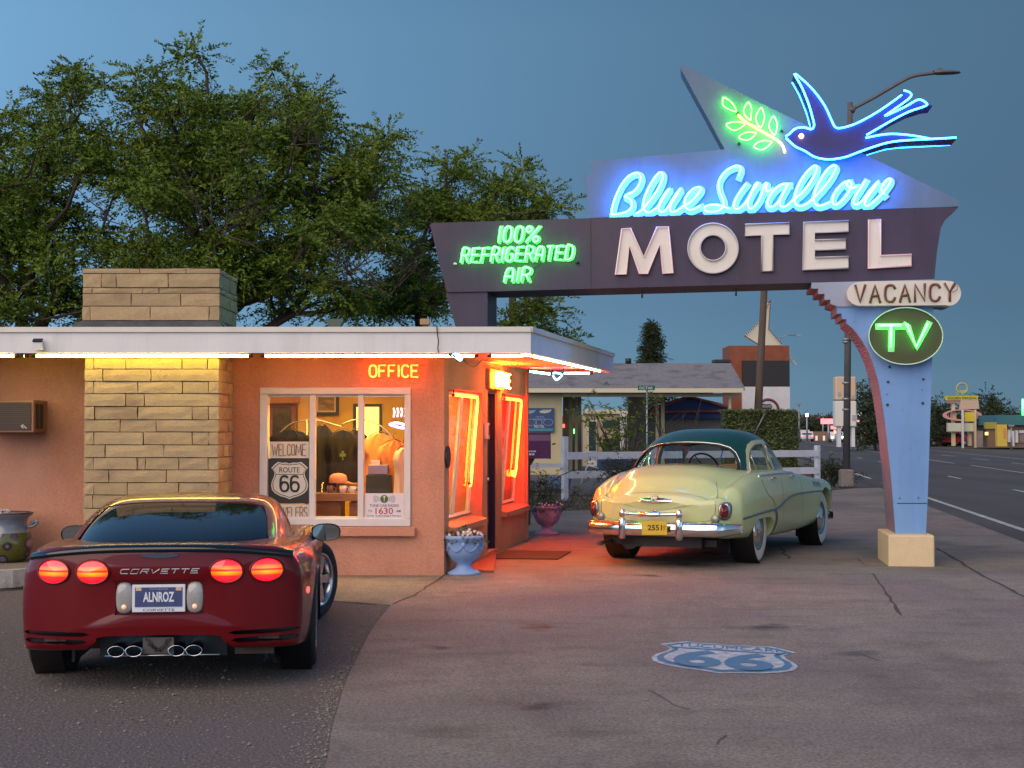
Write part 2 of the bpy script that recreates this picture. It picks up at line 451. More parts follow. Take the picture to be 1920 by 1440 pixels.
def crack(pts, w, seed, jit=.03):
    r = random.Random(seed); mb = MB(); P = []
    for (a, b), (c, d) in zip(pts, pts[1:]):
        n = max(2, int(math.hypot(c - a, d - b) / .25))
        for i in range(n): P.append(V(a + (c - a) * i / n + r.uniform(-jit, jit), b + (d - b) * i / n + r.uniform(-jit, jit), .0175))
    P.append(V(pts[-1][0], pts[-1][1], .0175))
    L, Rr = [], []
    for i, p in enumerate(P):
        t = (P[min(i + 1, len(P) - 1)] - P[max(i - 1, 0)]).normalized(); q = V(t.y, -t.x, 0)
        ww = w * r.uniform(.45, 1.2) / 2; L.append(p - q * ww); Rr.append(p + q * ww)
    mb.grid([L, Rr], smooth=False)
    o = obj('crack', mb, M_crack); o['kind'] = 'structure'
for i, (pts, w, j) in enumerate([
    ([(733, 1137), (776, 1119), (807, 1098), (832, 1081)], .028, .02), ([(1636, 1078), (1664, 1118), (1690, 1157)], .03, .01),
    ([(1756, 1030), (1800, 1056), (1846, 1084), (1885, 1104), (1935, 1130)], .04, .02), ([(1466, 1030), (1479, 1050)], .03, .03),
    ([(900, 1043), (1000, 1041), (1040, 1029)], .015, .01), ([(625, 1073), (725, 1077), (832, 1081)], .02, .008),
    ([(1610, 1230), (1655, 1245)], .012, .03), ([(1218, 1298), (1250, 1318), (1293, 1336)], .012, .03), ([(1352, 1405), (1362, 1385)], .01, .03)]):
    crack([xy(*p) for p in pts], w, i, j)
# loose stones of the gravel yard: nobody could count them
n = 9000
Y = 6.6 + 8.6 * rng.random(n) ** 1.15; X = -4.9 + rng.random(n) * 4.2
ex = np.interp(Y, [q.y for q in cc], [q.x for q in cc])
near = rng.random(n) < .25
X = np.where(near, ex - np.abs(rng.normal(0, .09, n)) - .01, X)
keep = (X < ex - .01) & (X > -.355 * Y)
X, Y = X[keep], Y[keep]; n = len(X)
sz = .0028 + .0035 * rng.random(n) ** 1.5 + .009 * rng.random(n) ** 14
oc = np.array([(1, 0, 0), (-1, 0, 0), (0, 1, 0), (0, -1, 0), (0, 0, 1), (0, 0, -1)], float)
of = np.array([(0, 2, 4), (2, 1, 4), (1, 3, 4), (3, 0, 4), (2, 0, 5), (1, 2, 5), (3, 1, 5), (0, 3, 5)])
vs = oc[None] * (sz[:, None, None] * (1 + .5 * (rng.random((n, 6, 1)) - .3))) * np.array([1, 1.1, .65])
vs[:, :, 0] += X[:, None]; vs[:, :, 1] += Y[:, None]; vs[:, :, 2] += (sz * .35)[:, None]
M_peb = mat('pebble', (.16, .13, .105), (.34, .30, .25), 40, .9)
o = bpy.data.objects.new('gravel', npmesh('gravel', vs.reshape(-1, 3), (of[None] + 6 * np.arange(n)[:, None, None]).reshape(-1, 3), M_peb))
COL.objects.link(o); o['kind'] = 'stuff'
# small dry leaves and grit lying on the apron
n = 420
Y = 7.2 + 14 * rng.random(n); X = (-.1 + .42 * rng.random(n)) * Y
keep = X > np.interp(Y, [q.y for q in cc], [q.x for q in cc]) + .05
keep &= ~((np.abs(X) < 3) & (Y > 15.9) & (X < -.4))
X, Y = X[keep], Y[keep]; n = len(X)
sz = .004 + .012 * rng.random(n) ** 4; a = rng.random(n) * 6.28
q = np.stack([np.stack([np.cos(a) * sx - np.sin(a) * sy, np.sin(a) * sx + np.cos(a) * sy, np.full(n, .004 * abs(sx))], 1) for sx, sy in ((1, 0), (0, .4), (-1, 0), (0, -.4))], 1) * sz[:, None, None]
q[:, :, 0] += X[:, None]; q[:, :, 1] += Y[:, None]; q[:, :, 2] = q[:, :, 2] + .019
o = bpy.data.objects.new('litter', npmesh('litter', q.reshape(-1, 3), (np.arange(4)[None] + 4 * np.arange(n)[:, None]), mat('dry_leaf', (.10, .07, .045), (.25, .2, .14), 30, .9)))
COL.objects.link(o); o['kind'] = 'stuff'

# oil stains soaked into the concrete and the gravel
def stain(px, py, w, d, seed, k=.75):
    nm = 'oil_stain'
    if nm not in MATS:
        m = bpy.data.materials.new(nm); m.use_nodes = True; N, L = m.node_tree.nodes, m.node_tree.links; b = N['Principled BSDF']
        b.inputs['Base Color'].default_value = (.035, .028, .024, 1); b.inputs['Roughness'].default_value = .6
        tc = N.new('ShaderNodeTexCoord'); vs = N.new('ShaderNodeVectorMath'); vs.operation = 'LENGTH'; L.new(tc.outputs['Object'], vs.inputs[0])
        ge = N.new('ShaderNodeNewGeometry'); nz = N.new('ShaderNodeTexNoise'); nz.inputs['Scale'].default_value = 6; nz.inputs['Detail'].default_value = 8; L.new(ge.outputs['Position'], nz.inputs['Vector'])
        a = N.new('ShaderNodeMath'); a.operation = 'MULTIPLY_ADD'; a.inputs[1].default_value = 1.5; L.new(nz.outputs['Fac'], a.inputs[0]); L.new(vs.outputs['Value'], a.inputs[2])
        mr = N.new('ShaderNodeMapRange'); mr.inputs[1].default_value = .75; mr.inputs[2].default_value = 1.45; mr.inputs[3].default_value = .5; mr.inputs[4].default_value = 0; L.new(a.outputs[0], mr.inputs[0]); L.new(mr.outputs[0], b.inputs['Alpha'])
        MATS[nm] = m
    q = G(px, py); mb = MB(); mb.add([V(-1, -1, 0), V(1, -1, 0), V(1, 1, 0), V(-1, 1, 0)], [(0, 1, 2, 3)]); o = obj(nm, mb, MATS[nm]); o['kind'] = 'structure'
    o.location = (q.x, q.y, .0158 + .0003 * seed); o.scale = (w, d, 1); o.rotation_euler = (0, 0, seed * .7)
for i, a in enumerate([(1280, 1060, .45, .55), (1215, 1082, .25, .3), (1330, 1040, .5, .4), (820, 1218, .28, .14), (1010, 1180, .2, .35), (1600, 1230, .35, .2), (1010, 1330, .22, .14), (1440, 1180, .3, .5)]): stain(*a, i)
# route shield painted on the apron
M_pw = mat('shield_white', (.50, .55, .60), (.24, .24, .24), 20, .85, ramp=(.42, .70)); M_pb = mat('shield_blue', (.06, .19, .33), (.13, .20, .26), 14, .85, ramp=(.45, .75))
_a, _b = G(1365, 1212), G(1350, 1268); _l, _r = G(1217, 1240), G(1497, 1259)
_up = (_a - _b).normalized(); _rt = (_r - _l).normalized(); _hh = (_a - _b).length; _ww = (_r - _l).length
def SG(x, y, z): q = _b + _rt * (x * _ww) + _up * (y * _hh); return V(q.x, q.y, z)
sg = thing('painted_shield', 'faded blue and white highway shield painted flat on the concrete drive', 'road sign', tuple(_b + V(0, 0, .014)))
for k_, z, m, nm in ((1.0, .018, M_pw, 'white_border'), (.93, .021, M_pb, 'blue_outline'), (.83, .024, M_pw, 'white_field')):
    mb = MB(); mb.add([SG(x, y, z) for x, y in shield_pts(k_)], [tuple(range(len(SHIELD) * 2 - 2))]); obj(nm, mb, m, sg)
mb = MB(); mb.add([SG(x, y, .027) for x, y in ((-.37, .70), (.37, .70), (.37, .735), (-.37, .735))], [(0, 1, 2, 3)]); obj('band', mb, M_pb, sg)
obj('town_lettering', text_map('TUCUMCARI|c', lambda a, b: SG(-.36 + .72 * a, .765 + .13 * b, .027)), M_pb, sg)
obj('route_number', text_map('66|b', lambda a, b: SG(-.34 + .68 * a, .12 + .56 * b, .027)), M_pb, sg)
# ------------------------------------------------------------------ the motel office
M_stucco = mat('stucco', (.50, .225, .140), (.56, .265, .17), 1.2, .9, bump=.8, bscale=26, fine=.10, c3=(.42, .175, .105), s3=.9, dist=.010)
M_white = mat('white_paint', (.66, .63, .61), (.58, .55, .53), 2.5, .55, bump=.08, bscale=30)
M_trim = mat('cream_trim', (.74, .68, .58), (.66, .60, .50), 3, .5)
M_stone = mat('sandstone', (.40, .275, .14), (.46, .325, .17), 5, .9, bump=.5, bscale=30, fine=.08, rand=.10, c3=(.30, .20, .115), s3=2.2, r3=(.55, .75), dist=.008)
M_mortar = mat('mortar', (.20, .15, .10), (.27, .21, .14), 8, .95, bump=.4)
M_tar = mat('roof_tar', (.045, .045, .05), (.09, .09, .09), 5, .8, bump=.5)
M_soffit = mat('soffit', (.62, .56, .50), None, rough=.7)
M_dark = mat('dark_metal', (.02, .02, .022), None, rough=.5)
M_cable = mat('cable', (.02, .018, .018), None, rough=.6)
M_chrome = mat('chrome', (.75, .75, .76), None, rough=.12, metal=1.0)
M_steel = mat('galvanised_steel', (.34, .34, .34), (.26, .26, .26), 6, .5, metal=.6)

AZF = R(1.0)
CW = V(-.745, 16.41, 0)                                   # outer corner of the two walls
FU = V(-math.cos(AZF), math.sin(AZF), 0); FD = V(math.sin(AZF), math.cos(AZF), 0)   # along the front wall to the left; into the building
EU = V(.988, 5.59, 0).normalized(); ED = V(-EU.y, EU.x, 0)                           # along the entry wall; into the building
def FP(px, py):                                           # (u, z) on the front wall seen at a pixel; u grows to the left
    q = ONP(px, py, CW, FD); return ((q - CW).dot(FU), q.z)
def EP(px, py):
    q = ONP(px, py, CW, ED); return ((q - CW).dot(EU), q.z)
office = thing('motel_office', 'low flat roofed stucco motel office with stone chimney and lit shop windows', 'building', (-3.5, 18.5, 0))
def wall_mesh(o, u, d, L, H0, H1, holes, t):              # a wall with openings (u0, u1, z0, z1)
    us = sorted({0, L, *[h[0] for h in holes], *[h[1] for h in holes]}); zs = sorted({H0, H1, *[h[2] for h in holes], *[h[3] for h in holes]})
    def hole(i, k):
        if i < 0 or k < 0 or i >= len(us) - 1 or k >= len(zs) - 1: return True
        a, b = (us[i] + us[i + 1]) / 2, (zs[k] + zs[k + 1]) / 2
        return any(h[0] < a < h[1] and h[2] < b < h[3] for h in holes)
    mb = MB(); P = lambda a, b, c: o + u * a + V(0, 0, b) + d * c
    for i in range(len(us) - 1):
        for k in range(len(zs) - 1):
            if hole(i, k): continue
            a0, a1, b0, b1 = us[i], us[i + 1], zs[k], zs[k + 1]
            mb.add([P(a0, b0, 0), P(a1, b0, 0), P(a1, b1, 0), P(a0, b1, 0)], [(0, 1, 2, 3)])
            mb.add([P(a0, b0, t), P(a1, b0, t), P(a1, b1, t), P(a0, b1, t)], [(3, 2, 1, 0)])
            if hole(i - 1, k): mb.add([P(a0, b0, 0), P(a0, b1, 0), P(a0, b1, t), P(a0, b0, t)], [(0, 1, 2, 3)])
            if hole(i + 1, k): mb.add([P(a1, b0, 0), P(a1, b1, 0), P(a1, b1, t), P(a1, b0, t)], [(3, 2, 1, 0)])
            if hole(i, k - 1): mb.add([P(a0, b0, 0), P(a1, b0, 0), P(a1, b0, t), P(a0, b0, t)], [(3, 2, 1, 0)])
            if hole(i, k + 1): mb.add([P(a0, b1, 0), P(a1, b1, 0), P(a1, b1, t), P(a0, b1, t)], [(0, 1, 2, 3)])
    return mb
ZS = 2.44                                                  # soffit
wl0, wt = FP(488, 727); wr0, wb = FP(770, 987)             # outer frame of the shop window
fw = wall_mesh(CW, FU, FD, 9.5, -.1, ZS, [(wr0 + .03, wl0 - .03, wb + .03, wt - .03)], .28)
obj('front_wall', fw, M_stucco, office, fix=True)
eL0, eLt = EP(842, 729); eL1, _ = EP(904, 729); _, eLb = EP(843, 992)
eD0, eDt = EP(914, 732); eD1, _ = EP(933, 740)
eR0, eRt = EP(941, 738); eR1, _ = EP(984, 738); _, eRb = EP(942, 966)
eLb2 = .50
EL = 5.68
ew = wall_mesh(CW + FD * 0 + EU * .0, EU, ED, EL, -.1, ZS + .05, [(eL0, eL1, eLb2, eLt), (eD0, eD1, -.2, eDt), (eR0, eR1, eLb2, eRt)], .42)
obj('entry_wall', ew, M_stucco, office, fix=True)
mb = MB()                                                   # rear and far walls, closing the building
E1 = CW + EU * EL
mb.prism([E1 + V(-.02, -.3, 0), E1 + V(-.02, 0, 0), V(-10.2, 22.0, 0), V(-10.2, 21.7, 0)], (0, 0, ZS))
obj('rear_wall', mb, M_stucco, office)
mb = MB(); mb.box((-10.1, 19, 1.2), (.2, 5.3, 2.4)); obj('end_wall', mb, M_stucco, office)
# corner bead, ledge under the window
mb = MB()
def fbox(u0, u1, z0, z1, d0, d1, mb, bev=.006):            # a box on the front wall; d grows into the building
    c = CW + FU * ((u0 + u1) / 2) + FD * ((d0 + d1) / 2) + V(0, 0, (z0 + z1) / 2)
    mb.box(c, (abs(u1 - u0), abs(d1 - d0), z1 - z0), Matrix.Rotation(-AZF, 3, 'Z'), bev)
su0, sz1 = FP(779, 988); _, sz0 = FP(779, 1005)
fbox(su0, wl0 + .12, sz0, sz1, -.075, .0, mb); obj('window_ledge', mb, M_stucco, office)
# front shop window
win = MB()
fbox(wl0, wr0, wt - .075, wt, -.03, .12, win); fbox(wl0, wr0, wb, wb + .085, -.03, .12, win)
fbox(wl0, wl0 - .085, wb + .085, wt - .075, -.03, .12, win); fbox(wr0 + .07, wr0, wb + .085, wt - .075, -.03, .12, win)
for x in (580, 671):
    a, _ = FP(x, 800); b, _ = FP(x + 11, 800); fbox(a, b, wb + .085, wt - .075, .0, .10, win)
window = obj('shop_window', win, M_white, office)
M_glass = glass('window_glass', (.97, .98, .96), 1.33)
for a, b in ((498, 580), (591, 671), (682, 764)):
    p = MB(); u0, _ = FP(a, 800); u1, _ = FP(b, 800); fbox(u0, u1, wb + .085, wt - .075, .045, .051, p, 0); obj('pane', p, M_glass, window)
for a, b in ((498, 580), (591, 671), (682, 764)):
    u0, _ = FP(a, 800); u1, _ = FP(b, 800)
    for q0, q1, z0, z1 in ((u0, u1, wt - .10, wt - .0751), (u0, u1, wb + .0851, wb + .105)): mb = MB(); fbox(q0, q1, z0, z1, .02, .08, mb, 0); obj('sash', mb, M_white, window)

# slanted display windows of the entry wall
M_reveal = M_stucco
def slant(u0, u1, z0, z1, name):
    P = lambda u, z, d: CW + EU * u + V(0, 0, z) + ED * d
    dt, db = .06, .20
    s = MB()                                                # sloping ledge from the glass foot to the wall face
    s.prism([P(u0 - .04, z0 - .05, -.07), P(u0 - .04, z0 + .015, -.07), P(u0 - .04, z0 + .07, db + .02), P(u0 - .04, z0 - .05, db + .02)], EU * (u1 - u0 + .08))
    w_ = MB(); fw_ = .055
    def bar(a, b): w_.tube([a, b], .028, 4, smooth=False)
    bar(P(u0 + fw_, z0 + .06, db - .02), P(u0 + fw_, z1 - .01, dt)); bar(P(u1 - fw_, z0 + .06, db - .02), P(u1 - fw_, z1 - .01, dt))
    bar(P(u0 + .01, z1 - .03, dt), P(u1 - .01, z1 - .03, dt)); bar(P(u0 + .01, z0 + .09, db - .03), P(u1 - .01, z0 + .09, db - .03))
    um = (u0 + u1) / 2; bar(P(um, z0 + .08, db - .02), P(um, z1 - .02, dt))
    wo = obj('display_window', w_, M_trim, office); obj('ledge', s, M_stucco, wo)
    g = MB(); g.prism([P(u0 + .02, z0 + .07, db - .02), P(u1 - .02, z0 + .07, db - .02), P(u1 - .02, z1 - .02, dt), P(u0 + .02, z1 - .02, dt)], ED * .006); obj('pane', g, M_glass, wo)
    return P, dt, db
slant(eL0, eL1, eLb2, eLt, 'l'); slant(eR0, eR1, eLb2, eRt, 'r')
M_door = mat('navy_door', (.018, .014, .045), None, rough=.35)
dm = MB()
P = lambda u, z, d: CW + EU * u + V(0, 0, z) + ED * d
dm.prism([P(eD0 + .03, .05, .10), P(eD1 - .03, .05, .10), P(eD1 - .03, eDt - .03, .10), P(eD0 + .03, eDt - .03, .10)], ED * .045)
door = obj('door', dm, M_door, office)
h = MB(); h.cyl(P(eD0 + .12, .98, .10), P(eD0 + .12, .98, .03), .02, n=10); h.lathe([(0, -.03), (.03, -.02), (.035, 0), (.03, .02), (0, .03)], 10, o=P(eD0 + .12, .98, .03)); obj('handle', h, M_chrome, door)
fr = MB()
for a, b in ((eD0, eD0 + .03), (eD1 - .03, eD1)): fr.prism([P(a, 0, .03), P(b, 0, .03), P(b, eDt, .03), P(a, eDt, .03)], ED * .12)
fr.prism([P(eD0 + .03, eDt - .03, .03), P(eD1 - .03, eDt - .03, .03), P(eD1 - .03, eDt, .03), P(eD0 + .03, eDt, .03)], ED * .12)
obj('frame', fr, M_door, door)
st = MB(); st.prism([P(eD0, -.02, .012), P(eD1, -.02, .012), P(eD1, .06, .012), P(eD0, .06, .012)], ED * .38); obj('threshold', st, M_stucco, office)

# stone pilaster and chimney, block by block
def stones(name, core_parent, x0, x1, yf, depth, courses, seed, courses_side):
    """front face x0..x1 at yf, side to the right; courses: list of (z0, z1, [cuts 0..1])"""
    r = random.Random(seed)
    for z0, z1, cuts in courses:
        cs = [0] + cuts + [1]
        for a, b in zip(cs, cs[1:]):
            g = .0045
            xa, xb = x0 + (x1 - x0) * a + g, x0 + (x1 - x0) * b - g
            last = b == 1
            pr = r.uniform(-.008, .012)
            obj('stone', stone_mesh(xa, xb + (.012 if last else 0), yf - pr, yf + .13, z0 + g, z1 - g, r), M_stone, core_parent)
    for z0, z1, cuts in courses_side:
        cs = [0] + cuts + [1]
        for a, b in zip(cs, cs[1:]):
            g = .006; ya, yb = yf + .13 + (depth - .13) * a + g, yf + .13 + (depth - .13) * b - g
            obj('stone', stone_mesh_side(x1 + .008 + r.uniform(-.004, .01), ya, yb, z0 + g, z1 - g, r), M_stone, core_parent)
def stone_mesh(xa, xb, yf, yb, z0, z1, r):
    nx = max(2, int((xb - xa) / .13)); nz = 2
    rows = []
    for k in range(nz + 1):
        row = []
        for i in range(nx + 1):
            e = (i in (0, nx)) or (k in (0, nz))
            row.append(V(xa + (xb - xa) * i / nx + (r.uniform(-.004, .004)), yf + (r.uniform(.002, .006) if e else r.uniform(-.003, .003)), z0 + (z1 - z0) * k / nz + r.uniform(-.002, .002)))
        rows.append(row)
    mb = MB(); mb.grid(rows, smooth=False)
    ring = rows[0] + [q[-1] for q in rows[1:]] + rows[-1][::-1][1:] + [q[0] for q in rows[1:-1]][::-1]
    back = [V(p.x, yb, p.z) for p in ring]; m = len(ring)
    o = len(mb.v); mb.add(ring + back, [(i, (i + 1) % m, (i + 1) % m + m, i + m)[::-1] for i in range(m)])
    return mb
def stone_mesh_side(x, ya, yb, z0, z1, r):
    mb = MB(); ny = 2; nz = 2; rows = []
    for k in range(nz + 1):
        rows.append([V(x - (.01 if (i in (0, ny) or k in (0, nz)) else 0) + r.uniform(-.005, .005), ya + (yb - ya) * i / ny, z0 + (z1 - z0) * k / nz) for i in range(ny + 1)])
    mb.grid(rows, smooth=False)
    ring = rows[0] + [q[-1] for q in rows[1:]] + rows[-1][::-1][1:] + [q[0] for q in rows[1:-1]][::-1]
    back = [V(x - .1, p.y, p.z) for p in ring]; m = len(ring)
    mb.add(ring + back, [(i, (i + 1) % m, (i + 1) % m + m, i + m)[::-1] for i in range(m)])
    return mb
PYF = 15.62
pz = lambda py: D(300, py, PYF).z
px0, px1 = D(157, 800, PYF).x, D(408, 800, PYF).x
pc = MB(); pc.box(((px0 + px1) / 2, PYF + .45, ZS / 2), (px1 - px0 - .02, .80, ZS - .01)); pil = obj('pilaster', pc, M_mortar, office)
rowpx = [672, 692, 715, 738, 762, 787, 810, 834, 858, 881, 905, 928, 953, 977, 1001, 1024, 1048, 1072, 1094]
cutsA = [[.07, .31, .73, .92], [.14, .5], [.07, .4, .735, .93], [.31, .45], [.08, .4, .81, .93], [.27, .54], [.075, .445, .81, .93], [.16, .6], [.075, .4, .46, .71, .93], [.19, .62], [.08, .33, .71, .93]]
crs, crsS = [], []
for i in range(len(rowpx) - 1):
    z1, z0 = pz(rowpx[i]), pz(rowpx[i + 1])
    if z1 > ZS: z1 = ZS - .01
    crs.append((z0, z1, cutsA[i % len(cutsA)])); crsS.append((z0, z1, [.25, .7] if i % 2 else [.5]))
stones('pilaster', pil, px0, px1, PYF, .82, crs, 3, crsS)
cx0, cx1 = D(154, 550, PYF).x, D(410, 550, PYF).x
ZR = 2.67
chz1 = pz(505)
cm = MB(); cm.box(((cx0 + cx1) / 2, PYF + .525, (ZR + chz1) / 2 - .04), (cx1 - cx0 - .02, 1.01, chz1 - ZR + .02)); chim = obj('chimney', cm, M_mortar, office)
rows = [503, 513, 539, 550, 574, 601]
cuts = [[.42, .76, ], [.14, .25, .63], [.07, .44, .56], [.36, .72], [.06, .50, .93]]
c1_, c2_ = [], []
for i in range(5): c1_.append((pz(rows[i + 1]), pz(rows[i]), cuts[i])); c2_.append((pz(rows[i + 1]), pz(rows[i]), [.55] if i % 2 else [.3, .75]))
stones('chimney', chim, cx0, cx1, PYF, 1.04, c1_, 9, c2_)
mb = MB(); r_ = random.Random(5)
for k in range(9): mb.box((cx0 + .45 + k * .09 + r_.uniform(-.03, .03), PYF + .4 + r_.uniform(-.1, .2), chz1 + .01), (.12, .2, .05 * r_.uniform(.6, 1.3)), Matrix.Rotation(r_.uniform(0, 3), 3, 'Z'))
obj('mortar_crown', mb, M_mortar, chim)
mb = MB()
z0_, z1_ = ZR + .01, ZR + .075
mb.prism([(cx0 - .09, PYF - .06, z0_), (cx1 + .06, PYF - .06, z0_), (cx1 + .01, PYF - .012, z1_), (cx0 - .01, PYF - .012, z1_)], (0, .02, 0))
mb.prism([(cx1 + .10, PYF - .06, z0_), (cx1 + .10, PYF + 1.08, z0_), (cx1 + .03, PYF + 1.04, z1_), (cx1 + .03, PYF - .01, z1_)], (-.02, 0, 0))
obj('flashing', mb, M_tar, chim)

# roof, fascia and soffit
YF = 15.40
fx = D(995, 612, YF).x
K = [V(-11, YF + .10, 0), V(fx, YF, 0), V(1.46, 21.5, 0), V(.9, 22.35, 0), V(-11, 22.9, 0)]
def zed(p, z): return V(p.x, p.y, z + (.04 * max(0, (p.y - YF)) / 6.1 if p.x > .1 else 0))
ZF0 = 2.40
rt = MB(); rt.add([zed(p, ZR - .01) for p in K], [(0, 1, 2, 3, 4)]); roof = obj('roof', rt, M_tar, office)
sf = MB(); inset = [V(-11, YF + .16, 0), V(fx - .06, YF + .06, 0), V(1.39, 21.45, 0), V(.9, 22.28, 0), V(-11, 22.8, 0)]
sf.add([zed(p, ZS) for p in inset], [(4, 3, 2, 1, 0)]); obj('soffit', sf, M_soffit, roof)
M_fascia = mat('fascia_paint', (.78, .735, .70), (.72, .68, .65), 1.2, .6, bump=.1, bscale=20, c3=(.62, .57, .54), s3=.6, r3=(.6, .8))
add_stains(M_fascia, 2.2, .84, (1, 1, .12), .5, .7); add_stains(M_stucco, 1.6, .80, (1, 1, .35), .5, .72)
def fascia(a, b, nm, parts):
    t = (b - a).normalized(); nrm = V(-t.y, t.x, 0)      # inward
    z0a, z1a, z0b, z1b = zed(a, ZF0).z, zed(a, ZR).z, zed(b, ZF0).z, zed(b, ZR).z
    m_ = MB(); m_.prism([V(a.x, a.y, z0a), V(b.x, b.y, z0b), V(b.x, b.y, z1b - .056), V(a.x, a.y, z1a - .056)], nrm * .035)
    f = obj('fascia', m_, M_fascia, roof)
    m_ = MB(); o_ = -nrm * .022
    aa, bb = a + o_ , b + o_
    m_.prism([V(aa.x, aa.y, z1a - .054), V(bb.x, bb.y, z1b - .054), V(bb.x, bb.y, z1b), V(aa.x, aa.y, z1a)], nrm * .11)
    obj('drip_edge', m_, M_trim, roof)
fascia(K[0], K[1], 'a', 1); fascia(K[1] + V(.001, .001, 0), K[2], 'b', 1); fascia(K[2], K[3], 'c', 1)

# small things on the roof and eaves
t = thing('wall_lamp', 'small square solar lamp fixed to the white fascia', 'lamp', tuple(D(69, 645, YF - .03)))
p = D(69, 645, YF - .05)
m_ = MB(); m_.prism([p + V(-.05, 0, -.055), p + V(.05, 0, -.055), p + V(.05, .02, .03), p + V(-.05, .02, .03)], (0, .05, 0)); obj('housing', m_, M_white, t)
m_ = MB(); m_.prism([p + V(-.048, -.002, .033), p + V(.048, -.002, .033), p + V(.048, .045, .06), p + V(-.048, .045, .06)], (0, .012, -.012)); obj('solar_panel', m_, M_dark, t)
q = D(627, 606, 17.2)
vt = MB(); vt.prism([q + V(-.03, 0, -.10), q + V(.03, 0, -.10), q + V(.10, 0, .03), q + V(.095, 0, .05), q + V(-.095, 0, .05), q + V(-.10, 0, .03)], (0, .16, 0))
tag(obj('roof_vent', vt, mat('vent_green', (.12, .15, .12), None, rough=.7)), 'small dull green funnel shaped roof vent above the eave', 'vent')
q = D(797, 604, 17.0)
vt = MB(); vt.box(q, (.11, .12, .07), None, .006); vt.box(q + V(0, 0, -.06), (.05, .05, .08))
tag(obj('junction_box', vt, mat('tan_box', (.45, .27, .13), None, rough=.7)), 'tan metal box standing on the flat roof edge', 'box')
cb = MB(); cb.tube(cat_rom([D(819, 611, YF - .03), D(820, 625, YF - .03), D(822, 640, YF - .032), D(821, 655, YF - .03), D(826, 668, YF + .1)], 4), .006, 5)
tag(obj('hanging_cable', cb, M_cable), 'thin black cable hanging over the white fascia', 'cable')
for a, b, sg_ in ((868, 905, 14), (905, 915, 4), (952, 978, 15), (978, 990, 8)):
    pa, pb = ONP(a, 674, CW - ED * .25, ED), ONP(b, 674, CW - ED * .25, ED)
    cb = MB(); cb.tube(cat_rom([pa, (pa + pb) / 2 + V(0, 0, -sg_ * .006), pb], 8), .006, 5)
    tag(obj('festoon_cable', cb, M_cable), {868: 'longest dark wire sagging under the canopy left of the amber sign', 905: 'short dark wire ending at the amber sign over the door', 952: 'dark wire loop sagging right of the amber sign over the door', 978: 'last short wire loop near the end of the entry wall'}[a], 'cable', 'wires under the canopy')

# eave neon
E_yel = emit('neon_yellow', (1.0, .80, .11), 34)
E_pinkwhite = emit('neon_rose', (1.0, .36, .10), 55)
E_cool = emit('neon_mint', (.35, 1.0, .55), 20)
def neon(name, label, pts, r, m, grp='neon tubes under the eaves', cat='neon tube', stand=None):
    t = thing(name, label, cat, tuple(pts[0]), 0, grp)
    mb = MB(); mb.tube(pts, r, 8); obj('tube', mb, m, t)
    mb = MB()
    for p in (pts[0], pts[-1]):
        dv = (pts[1] - pts[0]).normalized()
        mb.cyl(p - dv * .035, p + dv * .012, r * 1.15, n=8); mb.cyl(p, p + V(0, 0, .07), r * .5, n=6)
    obj('electrode', mb, M_dark, t)
    return t
zt = 2.385; yt = YF + .075
def eave(x): return V(D(x, 667, yt).x, yt + (.0), D(960, 667.5, yt).z)
neon('neon_tube', 'short lit tube at the far end of the front eave by the frame edge', [eave(-60), eave(33)], .013, E_yel)
neon('neon_tube', 'stub of lit neon tube between two eave tubes above the air conditioner', [eave(43), eave(52)], .013, E_yel)
neon('neon_tube', 'long glowing white tube under the eave over the stone chimney breast', [eave(66), eave(472)], .013, E_yel)
neon('neon_tube', 'long glowing tube under the eave over the shop window', [eave(495), eave(700), eave(895)], .013, E_pinkwhite)
sd = (K[2] - K[1]).normalized(); si = V(-sd.y, sd.x, 0)
def side(f, dz=-.03): p = K[1] + (K[2] - K[1]) * f + si * .08; return V(p.x, p.y, zed(p, ZF0 + dz + .02).z)
neon('neon_tube', 'rosy lit tube turning the canopy corner near the entrance', [eave(920), eave(975), side(.03), side(.07)], .013, E_pinkwhite)
neon('neon_tube', 'white tube along the outer canopy edge towards the parked cream car', [side(.08), side(.88)], .013, E_cool)
yb_ = 21.0
def backp(x, y): return D(x, y, yb_)
neon('neon_tube', 'lit tube under the rear canopy edge meeting the office wall', [backp(992, 696), backp(1036, 702)], .014, E_cool)
neon('neon_tube', 'lit tube under the rear canopy edge beyond the looped blue tube', [backp(1056, 700), backp(1110, 700)], .014, E_cool)
E_blue = emit('neon_blue_white', (.12, .45, 1.0), 14)
lp = [D(x, y, YF + .06) for x, y in ((852, 668), (862, 675), (865, 673), (861, 666), (852, 664), (846, 668))]
neon('neon_loop', 'small diamond of blue white neon hanging below the front eave', cat_rom(lp, 4, False), .010, E_blue, 'neon loops under the eaves')
lp = [D(x, y, yb_ - .03) for x, y in ((1036, 702), (1042, 712), (1050, 708), (1053, 702), (1040, 699), (1036, 702))]
neon('neon_loop', 'small diamond of blue white neon under the rear canopy', cat_rom(lp, 4, False), .011, E_blue, 'neon loops under the eaves')

